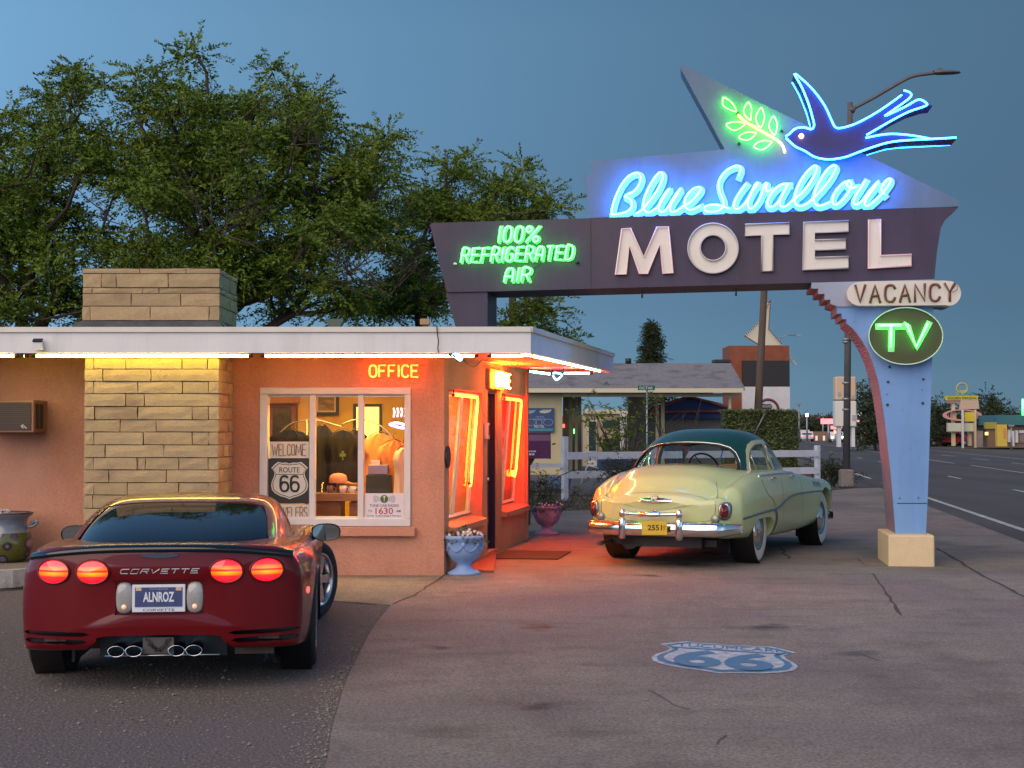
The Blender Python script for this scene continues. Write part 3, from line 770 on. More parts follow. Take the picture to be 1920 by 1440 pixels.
# display window neon, standing behind the slanted glass
E_or = emit('neon_orange', (1.0, .017, .001), 140)
def entry_neon(u0, u1, z0, z1, lab, hook):
    dt, db = .02, .15
    def Q(u, z): f = (z1 - z) / (z1 - z0); return P(u, z, dt + (db - dt) * f)
    pts = [Q(u0 + .22, z1 - .13), Q(u0 + .22, z1 - .08), Q(u1 - .42, z1 - .08)]
    pts = [Q(u0 + .35, z1 - .06), Q(u1 - .17, z1 - .06), Q(u1 - .13, z1 - .12), Q(u1 - .13, z0 + .52)]
    if hook: pts += [Q(u1 - .2, z0 + .44), Q(u1 - .4, z0 + .46), Q(u1 - .42, z0 + .55)]
    else: pts += [Q(u1 - .15, z0 + .42), Q(u1 - .22, z0 + .45)]
    neon('neon_tube', lab, pts, .016, E_or, 'orange neon in the display windows')
entry_neon(eL0, eL1, eLb2, eLt, 'orange neon tube bordering the display window nearer the blue urn', 0)
entry_neon(eR0, eR1, eLb2, eRt, 'orange neon tube bordering the display window beyond the door', 1)

# neon words
def strokes(word, f, glyph=None, gap=.28, lw=None, sm=3):  # list of polylines mapped by f(0..1, 0..1)
    out = []; n = len(word); x = 0; xs = []
    wd = {'I': .12, '1': .12, '%': 1.15, 'M': 1.25, 'W': 1.3}
    ws = [wd.get(c, .7) for c in word]; tot = sum(ws) + gap * (n - 1)
    for c, w_ in zip(word, ws):
        if c == '%':
            L = [[(.0 + .36 * a, .62 + .38 * b) for a, b in STROKE['o'][0]], [(.06, 0), (.98, 1)], [(.64 + .36 * a, .0 + .38 * b) for a, b in STROKE['o'][0]]]
        else: L = STROKE[(glyph or {}).get(c, c)]
        for s_ in L: out.append([f((x + a * w_) / tot, b) for a, b in s_])
        x += w_ + gap
    return out
def office_sign(name, label, fm, off, r, ms):
    t = thing(name, label, 'neon sign', tuple(fm(.5, 0)), 0, 'neon office signs')
    mb = MB()
    for s_ in strokes('OFFICE', fm): mb.tube(cat_rom(s_, 3) if len(s_) > 4 else s_, r, 6)
    obj('neon_lettering', mb, ms, t)
    return t
E_of = emit('neon_amber', (1.0, .045, .002), 18)
def off1(a, b):
    q = ONP(693 + 91 * a, 707 - 22 * b, CW - FD * .07, FD); return q
t = office_sign('office_sign', 'amber neon office sign glowing above the shop window', off1, None, .012, E_of)
for x in (700, 735, 770): q = ONP(x, 704, CW - FD * .07, FD); mb = MB(); mb.cyl(q, q + FD * .07, .006, n=6); obj('standoff', mb, M_dark, t)
def off2(a, b): return P(EP(914, 700)[0] + (EP(941, 700)[0] - EP(914, 700)[0]) * a, 2.16 + .18 * b, -.11)
t = office_sign('office_sign', 'amber neon office sign above the entrance door seen edge on', off2, None, .013, emit('neon_amber_bright', (1.0, .10, .006), 290))
mb = MB(); u0_, u1_ = EP(911, 700)[0], EP(938, 700)[0]
mb.prism([P(u0_, 2.13, -.05), P(u1_, 2.13, -.05), P(u1_, 2.38, -.05), P(u0_, 2.38, -.05)], ED * .05); obj('back_box', mb, M_stucco, t)

# plaques, mail slot, air conditioner, urns
mb = MB(); u_, z_ = EP(838, 857)
mb.add([], []); ring = [P(u_ + .12 * math.cos(a), z_ + .125 * math.sin(a), -.02) for a in np.linspace(0, 2 * math.pi, 24, endpoint=False)]
mb.prism(ring[::-1], ED * .02); tag(obj('oval_plaque', mb, mat('bronze', (.035, .028, .022), None, rough=.4, metal=.5)), 'dark oval plaque on the wall beside the entry corner', 'plaque')
u_, z_ = EP(909.5, 808); t = thing('mail_slot', 'small pale box on the wall beside the navy door', 'box', tuple(P(u_, z_, 0)))
mb = MB(); mb.prism([P(u_ - .05, z_ - .10, -.05), P(u_ + .05, z_ - .10, -.05), P(u_ + .05, z_ + .10, -.05), P(u_ - .05, z_ + .10, -.05)], ED * .05); obj('case', mb, M_trim, t)
mb = MB(); mb.prism([P(u_ - .03, z_ - .05, -.055), P(u_ + .03, z_ - .05, -.055), P(u_ + .03, z_ + .07, -.055), P(u_ - .03, z_ + .07, -.055)], ED * .005); obj('window', mb, M_dark, t)
mb = MB(); qa, qb = ONP(922, 1043, CW, V(0, 0, 1)), None
ua, ub = EP(912, 900)[0] - .3, EP(936, 900)[0]
mb.prism([P(ua, .016, -.95), P(ub, .016, -.95), P(ub, .016, -.08), P(ua, .016, -.08)], (0, 0, .014))
tag(obj('door_mat', mb, mat('mat_brown', (.05, .035, .025), (.09, .06, .04), 60, .95, bump=.5)), 'dark brown door mat on the concrete before the entrance', 'mat')
ac = thing('air_conditioner', 'rusty tan window air conditioner sticking out of the wall at the frame edge', 'air conditioner', tuple(D(40, 812, 16.0)))
M_tan = mat('ac_case', (.36, .17, .085), (.30, .14, .07), 6, .6)
ya, yw = 16.02, 16.55
xa0, xa1 = D(-45, 800, ya).x, D(63, 800, ya).x; za0, za1 = D(40, 811, ya).z, D(40, 750, ya).z
mb = MB(); mb.box(((xa0 + xa1) / 2, (ya + yw) / 2, (za0 + za1) / 2), (xa1 - xa0, yw - ya, za1 - za0), None, .008); obj('case', mb, M_tan, ac)
mb = MB(); mb.box(((xa0 + xa1) / 2, ya - .004, (za0 + za1) / 2), (xa1 - xa0 - .05, .012, za1 - za0 - .05)); gr = obj('grille', mb, mat('grille_dark', (.045, .03, .022), None, rough=.6), ac)
for k in range(15):
    mb = MB(); mb.box(((xa0 + xa1) / 2, ya - .012, za0 + .035 + k * (za1 - za0 - .07) / 14), (xa1 - xa0 - .06, .006, .007)); obj('slat', mb, mat('grille_bar', (.10, .065, .045), None, rough=.6), gr)
for k in range(2):
    mb = MB(); mb.box((xa1 + .002, ya + .12 + k * .14, (za0 + za1) / 2), (.01, .10, za1 - za0 - .08)); obj('side_vent', mb, M_dark, ac)
r_ = random.Random(3); mb = MB()
for k in range(14): mb.box((xa0 + (xa1 - xa0) * (.85 if k < 7 else .28) + r_.uniform(-.03, .03), ya - .02, za0 + .05 + r_.uniform(-.03, .03)), (.015, .012, .012), Matrix.Rotation(r_.uniform(0, 3), 3, 'Y'))
obj('bird_droppings', mb, M_white, ac)

def leaves_mesh(pts, size, seed, up=.3, asp=.45):
    r = np.random.default_rng(seed); n = len(pts); p = np.asarray(pts, float)
    a = r.normal(size=(n, 3)); a[:, 2] = a[:, 2] * .6 + up; a /= np.linalg.norm(a, axis=1, keepdims=True)
    b = np.cross(a, r.normal(size=(n, 3))); b /= np.linalg.norm(b, axis=1, keepdims=True)
    s = (size * (.6 + .8 * r.random(n)))[:, None]
    q = np.stack([p - a * s * .1, p + a * s * .4 + b * s * asp * .5, p + a * s, p + a * s * .4 - b * s * asp * .5], 1)
    return q.reshape(-1, 3), np.arange(4)[None] + 4 * np.arange(n)[:, None]
M_leafp = mat('petunia_leaf', (.05, .085, .03), (.09, .12, .04), 20, .6)
M_petal = mat('petal', (.75, .70, .68), (.62, .50, .50), 30, .6)
def urn(x, y, s, m, label, seed):
    t = thing('flower_urn', label, 'planter', (x, y, .014), 0, 'classical flower urns beside the entrance')
    prof = [(.0, 0), (.20, 0), (.205, .025), (.17, .04), (.10, .075), (.085, .11), (.10, .14), (.16, .18), (.205, .25), (.225, .33), (.225, .41), (.245, .43), (.25, .455), (.235, .47), (.215, .455), (.20, .40), (.0, .40)]
    mb = MB(); mb.lathe([(a * s, b * s) for a, b in prof], 40); obj('bowl', mb, m, t, local=True)
    mb = MB()
    for k in range(8):                                    # swags and buttons in relief
        a0 = 2 * math.pi * k / 8
        pts = []
        for j in range(9):
            a = a0 + (2 * math.pi / 8) * j / 8; dz = math.sin(math.pi * j / 8)
            z = .36 - .075 * dz; rr = np.interp(z, [.18, .25, .33, .41], [.16, .205, .225, .225]) + .004
            pts.append(V(rr * math.cos(a), rr * math.sin(a), z) * s)
        mb.tube(pts, .010 * s, 6)
        mb.lathe([(0, -.03), (.018, -.018), (.022, 0), (.018, .02), (0, .03)], 8, o=(.228 * math.cos(a0) * s, .228 * math.sin(a0) * s, .36 * s))
    obj('swag', mb, m, t, local=True)
    mb = MB()                                             # Greek key band
    nk = 18
    for k in range(nk):
        a0 = 2 * math.pi * k / nk; w = 2 * math.pi / nk
        key = [(0, 0), (.0, 1), (.75, 1), (.75, .35), (.4, .35), (.4, .65)]
        mb.tube([V(math.cos(a0 + w * q[0]) * .232 * s, math.sin(a0 + w * q[0]) * .232 * s, (.385 + .033 * q[1]) * s) for q in key], .0038 * s, 4, smooth=False)
    obj('key_band', mb, m, t, local=True)
    mb = MB(); mb.lathe([(0, .42 * s), (.205 * s, .42 * s)], 20); obj('soil', mb, M_dirt, t, local=True)
    r = np.random.default_rng(seed); n = 420
    a = r.random(n) * 6.28; rr = .24 * s * np.sqrt(r.random(n)) * 1.1; h = .42 * s + .14 * s * r.random(n) * (1 - (rr / (.30 * s)) ** 2) - np.where(rr > .22 * s, .06 * s * r.random(n), 0)
    v_, f_ = leaves_mesh(np.stack([rr * np.cos(a), rr * np.sin(a), h], 1), .05 * s, seed)
    o = bpy.data.objects.new('foliage', npmesh('foliage', v_, f_, M_leafp)); COL.objects.link(o); o.parent = t
    n = 26; a = r.random(n) * 3.6 - 1.8 - .6; rr = .24 * s * np.sqrt(r.random(n)) * 1.12; fl = MB()
    for i in range(n):
        c = V(rr[i] * math.cos(a[i]), rr[i] * math.sin(a[i]), .45 * s + .12 * s * r.random() * (1 - (rr[i] / (.32 * s)) ** 2))
        nn = V(r.normal() * .5, -1, .6 + r.normal() * .4).normalized(); b1 = nn.orthogonal().normalized(); b2 = nn.cross(b1)
        ring = [c + (b1 * math.cos(k * math.pi / 5) + b2 * math.sin(k * math.pi / 5)) * (.024 if k % 2 else .013) * s + nn * .006 for k in range(10)]
        fl.add([c] + ring, [(0, 1 + k, 1 + (k + 1) % 10) for k in range(10)])
    obj('blossom', fl, M_petal, t, local=True)['kind'] = 'stuff'
    return t
q = G(869, 1081); urn(q.x, q.y + .12, .92, mat('urn_blue', (.20, .34, .62), (.25, .38, .62), 8, .6, bump=.2), 'pale blue classical urn with white flowers at the office corner', 1)
q = G(1026, 1004); urn(q.x, q.y + .1, .92, mat('urn_rose', (.34, .20, .33), (.40, .25, .37), 8, .6, bump=.2), 'dusty pink classical urn with white flowers beyond the entrance', 2)
# painted pot with handles on the walkway
pt = thing('painted_pot', 'round glazed pot painted with flowers, grey blue rim and lug handles', 'planter', (-5.42, 16.0, .2))
M_potb = mat('pot_glaze_blue', (.16, .18, .22), (.22, .22, .26), 6, .25, coat=.5)
m_, nt, b_ = _base('pot_glaze_flowers')
N, L = nt.nodes, nt.links
tcn = N.new('ShaderNodeTexCoord'); vo = N.new('ShaderNodeTexVoronoi'); vo.inputs['Scale'].default_value = 7.5
L.new(tcn.outputs['Object'], vo.inputs['Vector'])
rp = N.new('ShaderNodeValToRGB'); rp.color_ramp.interpolation = 'CONSTANT'
els = rp.color_ramp.elements; els[0].position, els[0].color = 0, (.42, .20, .03, 1); els[1].position, els[1].color = .10, (.55, .22, .26, 1)
for ps, c_ in ((.22, (.12, .13, .20, 1)), (.38, (.05, .02, .012, 1)), (.50, (.10, .095, .012, 1))):
    e = els.new(ps); e.color = c_
L.new(vo.outputs['Distance'], rp.inputs[0]); L.new(rp.outputs[0], b_.inputs['Base Color']); b_.inputs['Roughness'].default_value = .25; b_.inputs['Coat Weight'].default_value = .6
mb = MB(); mb.lathe([(0, 0), (.20, 0), (.25, .05), (.285, .14), (.285, .23), (.262, .315)], 36); obj('belly', mb, m_, pt, local=True)
mb = MB(); mb.lathe([(.262, .315), (.235, .36), (.225, .42), (.245, .47), (.285, .50), (.29, .515), (.27, .52), (.235, .49), (.2, .45), (0, .44)], 36); obj('neck', mb, M_potb, pt, local=True)
for s_ in (-1, 1):
    mb = MB(); mb.tube(cat_rom([(s_ * .235, 0, .37), (s_ * .29, 0, .375), (s_ * .345, 0, .41), (s_ * .33, 0, .43), (s_ * .28, 0, .41)], 4), .018, 8); obj('handle', mb, M_potb, pt, local=True)
mb = MB(); mb.lathe([(.293, .512), (.296, .522), (.265, .527)], 36); obj('rim', mb, mat('pot_rim', (.10, .03, .015), None, rough=.3), pt, local=True)
mb = MB(); r_ = random.Random(8)
for k in range(26):
    c_ = V(-.02 + r_.uniform(-.10, .10), -.12 + r_.uniform(-.08, .08), .52 + r_.uniform(-.01, .05))
    mb.lathe([(0, -.012), (.014, 0), (0, .016)], 5, o=c_)
obj('white_gravel', mb, M_petal, pt, local=True)['kind'] = 'stuff'
# ------------------------------------------------------------------ inside the office, seen through the shop window
M_yel = mat('yellow_wall', (.62, .42, .06), (.66, .45, .07), 2, .8)
M_wood = mat('brown_wood', (.20, .085, .03), (.30, .14, .05), 5, .5, stretch=(1, 1, 8))
M_floorw = mat('office_floor_wood', (.18, .09, .05), None, rough=.6)
ix0, iy1 = -3.55, 20.3
mb = MB(); mb.box(((ix0 - .5) / 2, iy1 + .03, 1.2), (-ix0 - .5, .05, 2.36)); obj('inner_wall', mb, M_yel, office)
mb = MB(); mb.box((ix0 - .03, 18.5, 1.2), (.05, 3.58, 2.36)); obj('inner_wall', mb, M_yel, office)
mb = MB(); mb.box((-1.9, 18.5, .02), (3.4, 3.6, .04)); obj('office_floor', mb, M_floorw, office)
lamp = thing('ceiling_lamp', 'lit rectangular ceiling lamp inside the office', 'lamp', (-1.8, 18.2, 2.40))
mb = MB(); mb.box((-1.8, 18.2, 2.41), (1.3, .35, .04)); obj('housing', mb, M_white, lamp)
E_ceil = emit('ceiling_light', (1.0, .60, .12), 58)
mb = MB(); mb.box((-1.8, 18.2, 2.38), (1.2, .30, .02)); obj('diffuser', mb, E_ceil, lamp)
fill_lamp = dup(lamp, (-1.8, 17.05, 2.40), None, 'added unseen lamp under the office ceiling that brightens the hanging shirts')  # added out of sight, to light the shirts from the front
def IB(px0, py0, px1, py1, Y, dep, m, name, label, cat, group=None, bev=.004):
    a, b = D(px0, py1, Y), D(px1, py0, Y)
    mb = MB(); mb.box(((a.x + b.x) / 2, Y + dep / 2, (a.z + b.z) / 2), (b.x - a.x, dep, b.z - a.z), None, bev)
    return tag(obj(name, mb, m), label, cat, group)
def framed(px0, py0, px1, py1, Y, mf, mi, name, label, extra=None):
    a, b = D(px0, py1, Y), D(px1, py0, Y); c = (a + b) / 2
    t = thing(name, label, 'picture', (c.x, Y, a.z)); w, h = b.x - a.x, b.z - a.z
    mb = MB(); e = .045
    mb.box((c.x, Y, b.z - e / 2), (w, .03, e)); mb.box((c.x, Y, a.z + e / 2), (w, .03, e))
    mb.box((a.x + e / 2, Y, c.z), (e, .03, h - 2 * e)); mb.box((b.x - e / 2, Y, c.z), (e, .03, h - 2 * e)); obj('frame', mb, mf, t)
    mb = MB(); mb.box((c.x, Y + .005, c.z), (w - 2 * e, .012, h - 2 * e)); obj('print', mb, mi, t)
    if extra: extra(t, a, b)
M_print = mat('photo_print', (.05, .055, .03), (.40, .30, .10), 5, .5, stretch=(1, 1, 3))
def pic_extra(t, a, b):
    mb = MB(); mb.box(((a.x + b.x) / 2, a.y - .003, (a.z + b.z) / 2), (b.x - a.x - .13, .006, b.z - a.z - .13)); obj('photo', mb, M_print, t)
framed(588, 736, 636, 779, 20.24, M_dark, M_trim, 'framed_picture', 'black framed landscape photo on the yellow back wall of the office', pic_extra)
E_shade = emit('lit_board', (1.0, .62, .08), 3)
framed(662, 757, 717, 838, 20.24, M_dark, E_shade, 'lit_panel', 'glowing yellow panel in a thin dark frame inside the office')
framed(504, 757, 553, 842, 20.24, M_wood, mat('night_glass', (.035, .045, .03), (.16, .17, .10), 3, .2), 'rear_window', 'dark green rear window seen through the left shop pane')
IB(558, 740, 580, 812, 20.22, .02, mat('notice_paper', (.68, .50, .20), None, rough=.8), 'wall_notice', 'tall cream notice with lettering on the rear office wall', 'poster')
IB(504, 736, 560, 756, 20.0, .12, mat('wood_blind', (.45, .28, .09), (.36, .2, .06), 8, .6), 'window_valance', 'wooden blind above the dark rear window', 'blind')
# shelf, counter and goods
IB(590, 925, 672, 940, 17.0, .45, M_wood, 'display_shelf', 'pale wooden shelf board behind the middle shop pane', 'shelf')
IB(590, 941, 640, 1010, 17.1, .4, M_wood, 'counter_cabinet', 'brown wooden cabinet under the shelf in the window', 'cabinet')
IB(655, 941, 672, 1010, 17.1, .4, M_wood, 'shelf_post', 'wooden support under the right end of the shelf', 'post')
ys = 17.05
def cup(px, w, h, m, label):
    q = D(px, 924.6, ys); mb = MB(); mb.lathe([(0, 0), (w * .92, 0), (w, h), (w * .9, h), (w * .84, .01), (0, .01)], 14, o=q)
    mb.tube([q + V(w, 0, h * .8), q + V(w * 1.6, 0, h * .7), q + V(w * 1.6, 0, h * .3), q + V(w, 0, h * .2)], .006, 5)
    tag(obj('souvenir_mug', mb, m), label, 'mug', 'souvenir mugs on the shelf')
M_mug = mat('mug_white', (.7, .6, .62), None, rough=.3); M_mugd = mat('mug_dark', (.18, .06, .07), None, rough=.3)
cup(604, .030, .12, glass('drinking_glass', (.9, .85, .8)), 'tall clear drinking glass on the window shelf')
cup(619, .038, .085, M_mugd, 'dark patterned mug next to the tall glass'); cup(643, .040, .085, M_mug, 'white mug in front of the pink cap'); cup(661, .040, .08, M_mug, 'white mug at the right end of the window shelf')
q = D(634, 905, 17.15); cp = thing('baseball_cap', 'pink baseball cap resting on a box in the shop window', 'cap', tuple(q))
M_cap = mat('cap_pink', (.55, .22, .20), None, rough=.9)
mb = MB(); mb.lathe([(.105, 0), (.105, .05), (.09, .085), (.05, .105), (0, .11)], 16, o=q); obj('crown', mb, M_cap, cp)
mb = MB(); mb.prism([q + V(.06, -.08, .01), q + V(.15, -.12, -.01), q + V(.21, -.05, -.02), q + V(.15, .03, -.01), q + V(.09, .06, .01)], (0, 0, .012)); obj('brim', mb, M_cap, cp)
IB(630, 906, 671, 924, 17.25, .2, M_wood, 'wooden_box', 'small brown wooden box under the pink cap', 'box')
IB(686, 890, 733, 926, 17.2, .35, M_dark, 'printer', 'dark desktop printer behind the radio notice', 'printer')
IB(690, 872, 727, 889, 17.2, .2, mat('leaflet_box', (.20, .17, .42), None, rough=.5), 'leaflet_rack', 'purple leaflet rack standing on the dark printer', 'rack')
IB(696, 863, 712, 873, 17.3, .02, mat('leaflet', (.62, .40, .52), None, rough=.6), 'leaflet', 'pink leaflet sticking out of the purple rack', 'leaflet')
# clothes rails and shirts
def shirt(cx, top, w, h, Y, m, label, yaw=0, logo=None):
    q = D(cx, top, Y); sc_ = Y / FPX; w *= sc_; h *= sc_
    t = thing('tee_shirt', label, 'shirt', tuple(q), yaw, 'shirts hanging in the shop window')
    half = [(.12, 0), (.30, -.05), (.42, -.12), (.5, -.34), (.47, -.37), (.38, -.30), (.37, -.6), (.38, -1)]
    rows = []
    r = random.Random(int(cx))
    ph = r.uniform(0, 6)
    for sd in (-1, 1):
        rows = []
        for k, (z, xa) in enumerate([(0, .13), (-.04, .28), (-.10, .40), (-.2, .46), (-.32, .43), (-.34, .37), (-.55, .36), (-.8, .37), (-1, .385)]):
            rows.append([V((xa * (2 * i / 14 - 1)) * w, sd * (.07 * math.sqrt(max(0, 1 - (2 * i / 14 - 1) ** 2)) + .012 * math.sin(i * 1.9 + ph + k * .3)) * (.6 + .5 * abs(z)) - 0, z * h - .02 * abs(2 * i / 14 - 1) * h) for i in range(15)])
        if sd == -1: A = rows
        else: B = rows
    mb = MB(); mb.grid(A); mb.grid(B); obj('body', mb, m, t, local=True)
    mb = MB(); mb.tube(cat_rom([(-.3 * w, 0, -.07 * h), (0, 0, .02), (.3 * w, 0, -.07 * h)], 3), .006, 5); mb.tube([(0, 0, .02), (0, 0, .07), (.02, 0, .09), (.04, 0, .07)], .003, 5); obj('hanger', mb, M_dark, t, local=True)
    if logo:
        mb = MB(); z = -.42 * h
        mb.box((0, -.085, z), (.16 * w, .004, .05 * h)); mb.box((0, -.085, z + .05 * h), (.06 * w, .004, .04 * h)); mb.box((0, -.085, z - .05 * h), (.03 * w, .004, .07 * h)); obj('print', mb, logo, t, local=True)
M_blk = mat('black_cotton', (.005, .004, .004), (.012, .009, .008), 8, .95); M_orc = mat('orange_cotton', (.62, .22, .08), (.66, .28, .12), 6, .9); M_whc = mat('pale_cotton', (.70, .55, .45), None, rough=.9)
shirt(545, 806, 100, 120, 17.5, M_blk, 'black shirt hanging behind the route sign pane')
shirt(604, 797, 60, 128, 17.45, M_blk, 'long black shirt hanging at the mullion above the mugs', .7)
shirt(643, 806, 70, 112, 17.4, M_blk, 'black shirt with small green print above the cap', .1, mat('green_print', (.12, .17, .04), None, rough=.8))
shirt(668, 806, 60, 110, 17.7, M_blk, 'black shirt behind the right mullion of the shop window', .6)
shirt(712, 812, 80, 120, 17.55, M_orc, 'bright orange shirt hanging above the printer', .3)
shirt(738, 826, 80, 110, 17.45, M_orc, 'orange shirt at the right end of the curved clothes rail', .6)
shirt(756, 838, 60, 100, 17.3, M_whc, 'pale peach shirt by the right edge of the shop window', .9)
for pts, lab in (([(524, 812), (545, 795), (575, 788), (592, 787), (640, 800)], 'curved metal clothes rail over the black shirts'), ([(640, 796), (665, 787), (690, 788), (715, 800), (735, 820)], 'curved metal clothes rail over the orange shirts')):
    mb = MB(); P3 = cat_rom([D(x, y, 17.5) for x, y in pts], 5); mb.tube(P3, .008, 6)
    q = P3[len(P3) // 2]; mb.cyl(q, V(q.x, q.y, .04), .012, n=8)
    tag(obj('clothes_rail', mb, M_steel), lab, 'clothes rail', 'clothes rails in the office')
# small neon sign inside
t = thing('neon_bird_sign', 'small pink and violet neon sign inside the office window', 'neon sign', tuple(D(750, 790, 17.6)))
mb = MB(); 
for x in (738, 745, 752, 759): mb.tube([D(x, 765, 17.6), D(x + 2, 772, 17.6), D(x, 782, 17.6)], .011, 6)
obj('pink_tube', mb, emit('neon_pink', (1.0, .22, .35), 8), t)
mb = MB(); mb.tube(cat_rom([D(730, 796, 17.6), D(745, 793, 17.6), D(768, 800, 17.6)], 4), .013, 6); mb.tube(cat_rom([D(730, 796, 17.6), D(750, 802, 17.6), D(768, 803, 17.6)], 4), .013, 6)
obj('violet_tube', mb, emit('neon_violet', (.35, .22, 1.0), 10), t)
# shelves with goods behind the first slanted display window
M_shelfm = M_wood
for k, z in enumerate((.62, .92, 1.22, 1.50)):
    mb = MB(); a = P(eL0 + .75, z, .36); mb.prism([a, a + EU * .75, a + EU * .75 + V(0, 0, .025), a + V(0, 0, .025)], ED * .22)
    tag(obj('wall_shelf', mb, M_wood), ('lowest', 'second lowest', 'second highest', 'topmost')[k] + ' wooden shelf behind the slanted window nearest the blue urn', 'shelf', 'shelves in the slanted display window')
# posters on the panes
FN = -FD
def on_win(px, py): return ONP(px, py, CW + FD * .036, FD)
def panel(name, label, px0, py0, px1, py1, m, dep=.006):
    a, b, c, d = on_win(px0, py1), on_win(px1, py1), on_win(px1, py0), on_win(px0, py0)
    t = thing(name, label, 'sign', tuple(a)); mb = MB(); mb.prism([a, b, c, d], FD * dep); obj('board', mb, m, t)
    def f(x0, y0, x1, y1, off=.002):                        # map for lettering, pixel box
        return lambda u, v: on_win(x0 + (x1 - x0) * u, y1 + (y0 - y1) * v) - FD * off
    return t, f
M_card = mat('sign_card', (.62, .58, .50), None, rough=.7); M_ink = mat('sign_black', (.018, .016, .015), None, rough=.5)
M_gold = mat('sign_gold', (.30, .15, .05), None, rough=.6); M_red = mat('sign_red', (.40, .02, .02), None, rough=.6); M_sgreen = mat('sign_green', (.05, .12, .03), None, rough=.6)
def nail_text(word, f, r, m, t, nm='lettering'):
    mb = MB()
    for s_ in strokes(word, f, {'A': 'a'}, .25): mb.tube(cat_rom(s_, 3) if len(s_) > 5 else s_, r, 5)
    obj(nm, mb, m, t)
t, f = panel('welcome_sign', 'cream card with thin welcome lettering above the black route sign', 505, 828, 579, 859, M_card)
nail_text('WELCOME', f(510, 833, 573, 854, .004), .0055, M_gold, t)
t, f = panel('route_sign', 'black window sign with white highway shield and number', 503, 860, 580, 944, M_ink)
for k_, off, m in ((1.0, .002, M_card), (.93, .0045, M_ink), (.89, .007, M_card)):
    mb = MB(); g = f(508, 866, 578, 936, off); mb.add([g(.5 + x, y) for x, y in shield_pts(k_)], [tuple(range(len(SHIELD) * 2 - 2))]); obj('shield', mb, m, t)
mb = MB(); g = f(508, 866, 578, 936, .009); mb.add([g(.13, .655), g(.87, .655), g(.87, .672), g(.13, .672)], [(0, 1, 2, 3)]); obj('band', mb, M_ink, t)
obj('lettering', text_map('ROUTE', f(524, 876, 562, 886, .009)), M_ink, t); 
mb = MB()
SIX = [(.9, .88), (.75, 1), (.3, 1), (.05, .8), (.03, .25), (.25, 0), (.75, 0), (.97, .2), (.95, .42), (.72, .58), (.28, .58), (.06, .4)]
for x0 in (526, 545.5):
    g = f(x0, 893, x0 + 15, 920, .010); mb.tube(cat_rom([g(a, b) for a, b in SIX], 4), .0125, 6)
obj('route_number', mb, M_ink, t)
t, f = panel('travelers_sign', 'cream card lettered travelers below the black route sign', 503, 946, 579, 975, M_card)
nail_text('TRAVELERS', f(508, 951, 576, 970, .004), .0055, M_gold, t)
t, f = panel('radio_notice', 'white printed radio notice at the foot of the right shop pane', 684, 925, 757, 975, mat('notice_white', (.68, .62, .66), None, rough=.7))
obj('lettering', text_map('TUNE CAR RADIO', f(693, 945.5, 748, 950.5)), M_ink, t); obj('lettering', text_map('TO', f(690, 956, 697.5, 960.5)), M_ink, t)
obj('lettering', text_map('1630', f(704, 952, 737, 964)), M_red, t); obj('lettering', text_map('AM', f(743, 956, 751, 960.5)), M_ink, t)
obj('lettering', text_map('FOR INFORMATION', f(689, 966, 751, 971)), M_ink, t)
mb = MB(); g = f(713, 928, 728, 943, .003); mb.add([g(.5 + .5 * math.cos(a), .5 + .5 * math.sin(a)) for a in np.linspace(0, 6.283, 20, endpoint=False)], [tuple(range(20))]); obj('emblem', mb, M_sgreen, t)
mb = MB(); g = f(713, 928, 728, 943, .006); mb.tube([g(.5, .15), g(.5, .9)], .006, 5); mb.tube([g(.3, .7), g(.5, .85), g(.7, .7)], .004, 5); obj('mast', mb, M_card, t)
mb = MB()
for s_ in (-1, 1):
    for k in range(4):
        c0 = 720.5; rr = 10.5 + 3.2 * k
        mb.tube([f(c0 + s_ * rr * math.cos(a), 935.5 - rr * math.sin(a) * .6, c0 + 1, 936)(0, 1) for a in np.linspace(-.6, .6, 5)], .0022, 4)
obj('radio_waves', mb, M_ink, t)
# ------------------------------------------------------------------ the motel's neon sign
SA = R(8.5)
SU = V(math.cos(SA), -math.sin(SA), 0); SDV = V(math.sin(R(7.5)), math.cos(R(7.5)), 0)     # along the face to the right; depth
SN = V(-math.sin(SA), -math.cos(SA), 0)                                                    # out of the face
SP0 = V((1710 - 960) / FPX * 17.64, 17.64, 0)
def S(px, py, out=0.0): return ONP(px, py, SP0 + SN * out, SN)
def SS(pts, out=0.0): return [S(x, y, out) for x, y in pts]
M_purple = mat('sign_purple', (.036, .023, .060), (.050, .032, .070), 1.4, .5, bump=.05, bscale=8, c3=(.068, .038, .060), s3=1.1, r3=(.5, .75))
M_lav = mat('sign_lavender', (.112, .175, .25), (.14, .205, .285), 1.2, .55, c3=(.10, .155, .24), s3=.9)
M_blue = mat('sign_blue', (.15, .30, .57), (.17, .33, .60), 1.5, .5, bump=.06, bscale=10)
M_mauve = mat('sign_mauve', (.30, .20, .24), (.24, .16, .20), 4, .6)
M_cream = mat('sign_cream', (.72, .66, .56), (.68, .61, .52), 4, .5)
M_block = mat('block_cream', (.66, .50, .29), (.72, .55, .33), 9, .9, bump=.7, bscale=50, dist=.006)
M_letter = mat('letter_white', (.80, .73, .64), (.74, .67, .58), 3, .5)
M_bird = mat('bird_blue', (.014, .009, .062), (.024, .012, .07), 2, .4)
M_rust = mat('rust_brown', (.16, .045, .025), None, rough=.7)
M_olive = mat('oval_olive', (.055, .042, .012), None, rough=.4)
for m_, k_ in ((M_purple, .70), (M_blue, .84), (M_lav, .84), (M_cream, .85), (M_letter, .90)): add_stains(m_, 3.0, k_, (1, 1, .10), .48, .70); add_stains(m_, 22, k_ * .9, (1, 1, .5), .60, .72)
sign = thing('motel_sign', 'tall purple and blue motel sign with neon script, swallow and arrow panel', 'sign', tuple(V(S(1700, 1063).x, 17.9, 0)))
DEP = SDV * .9
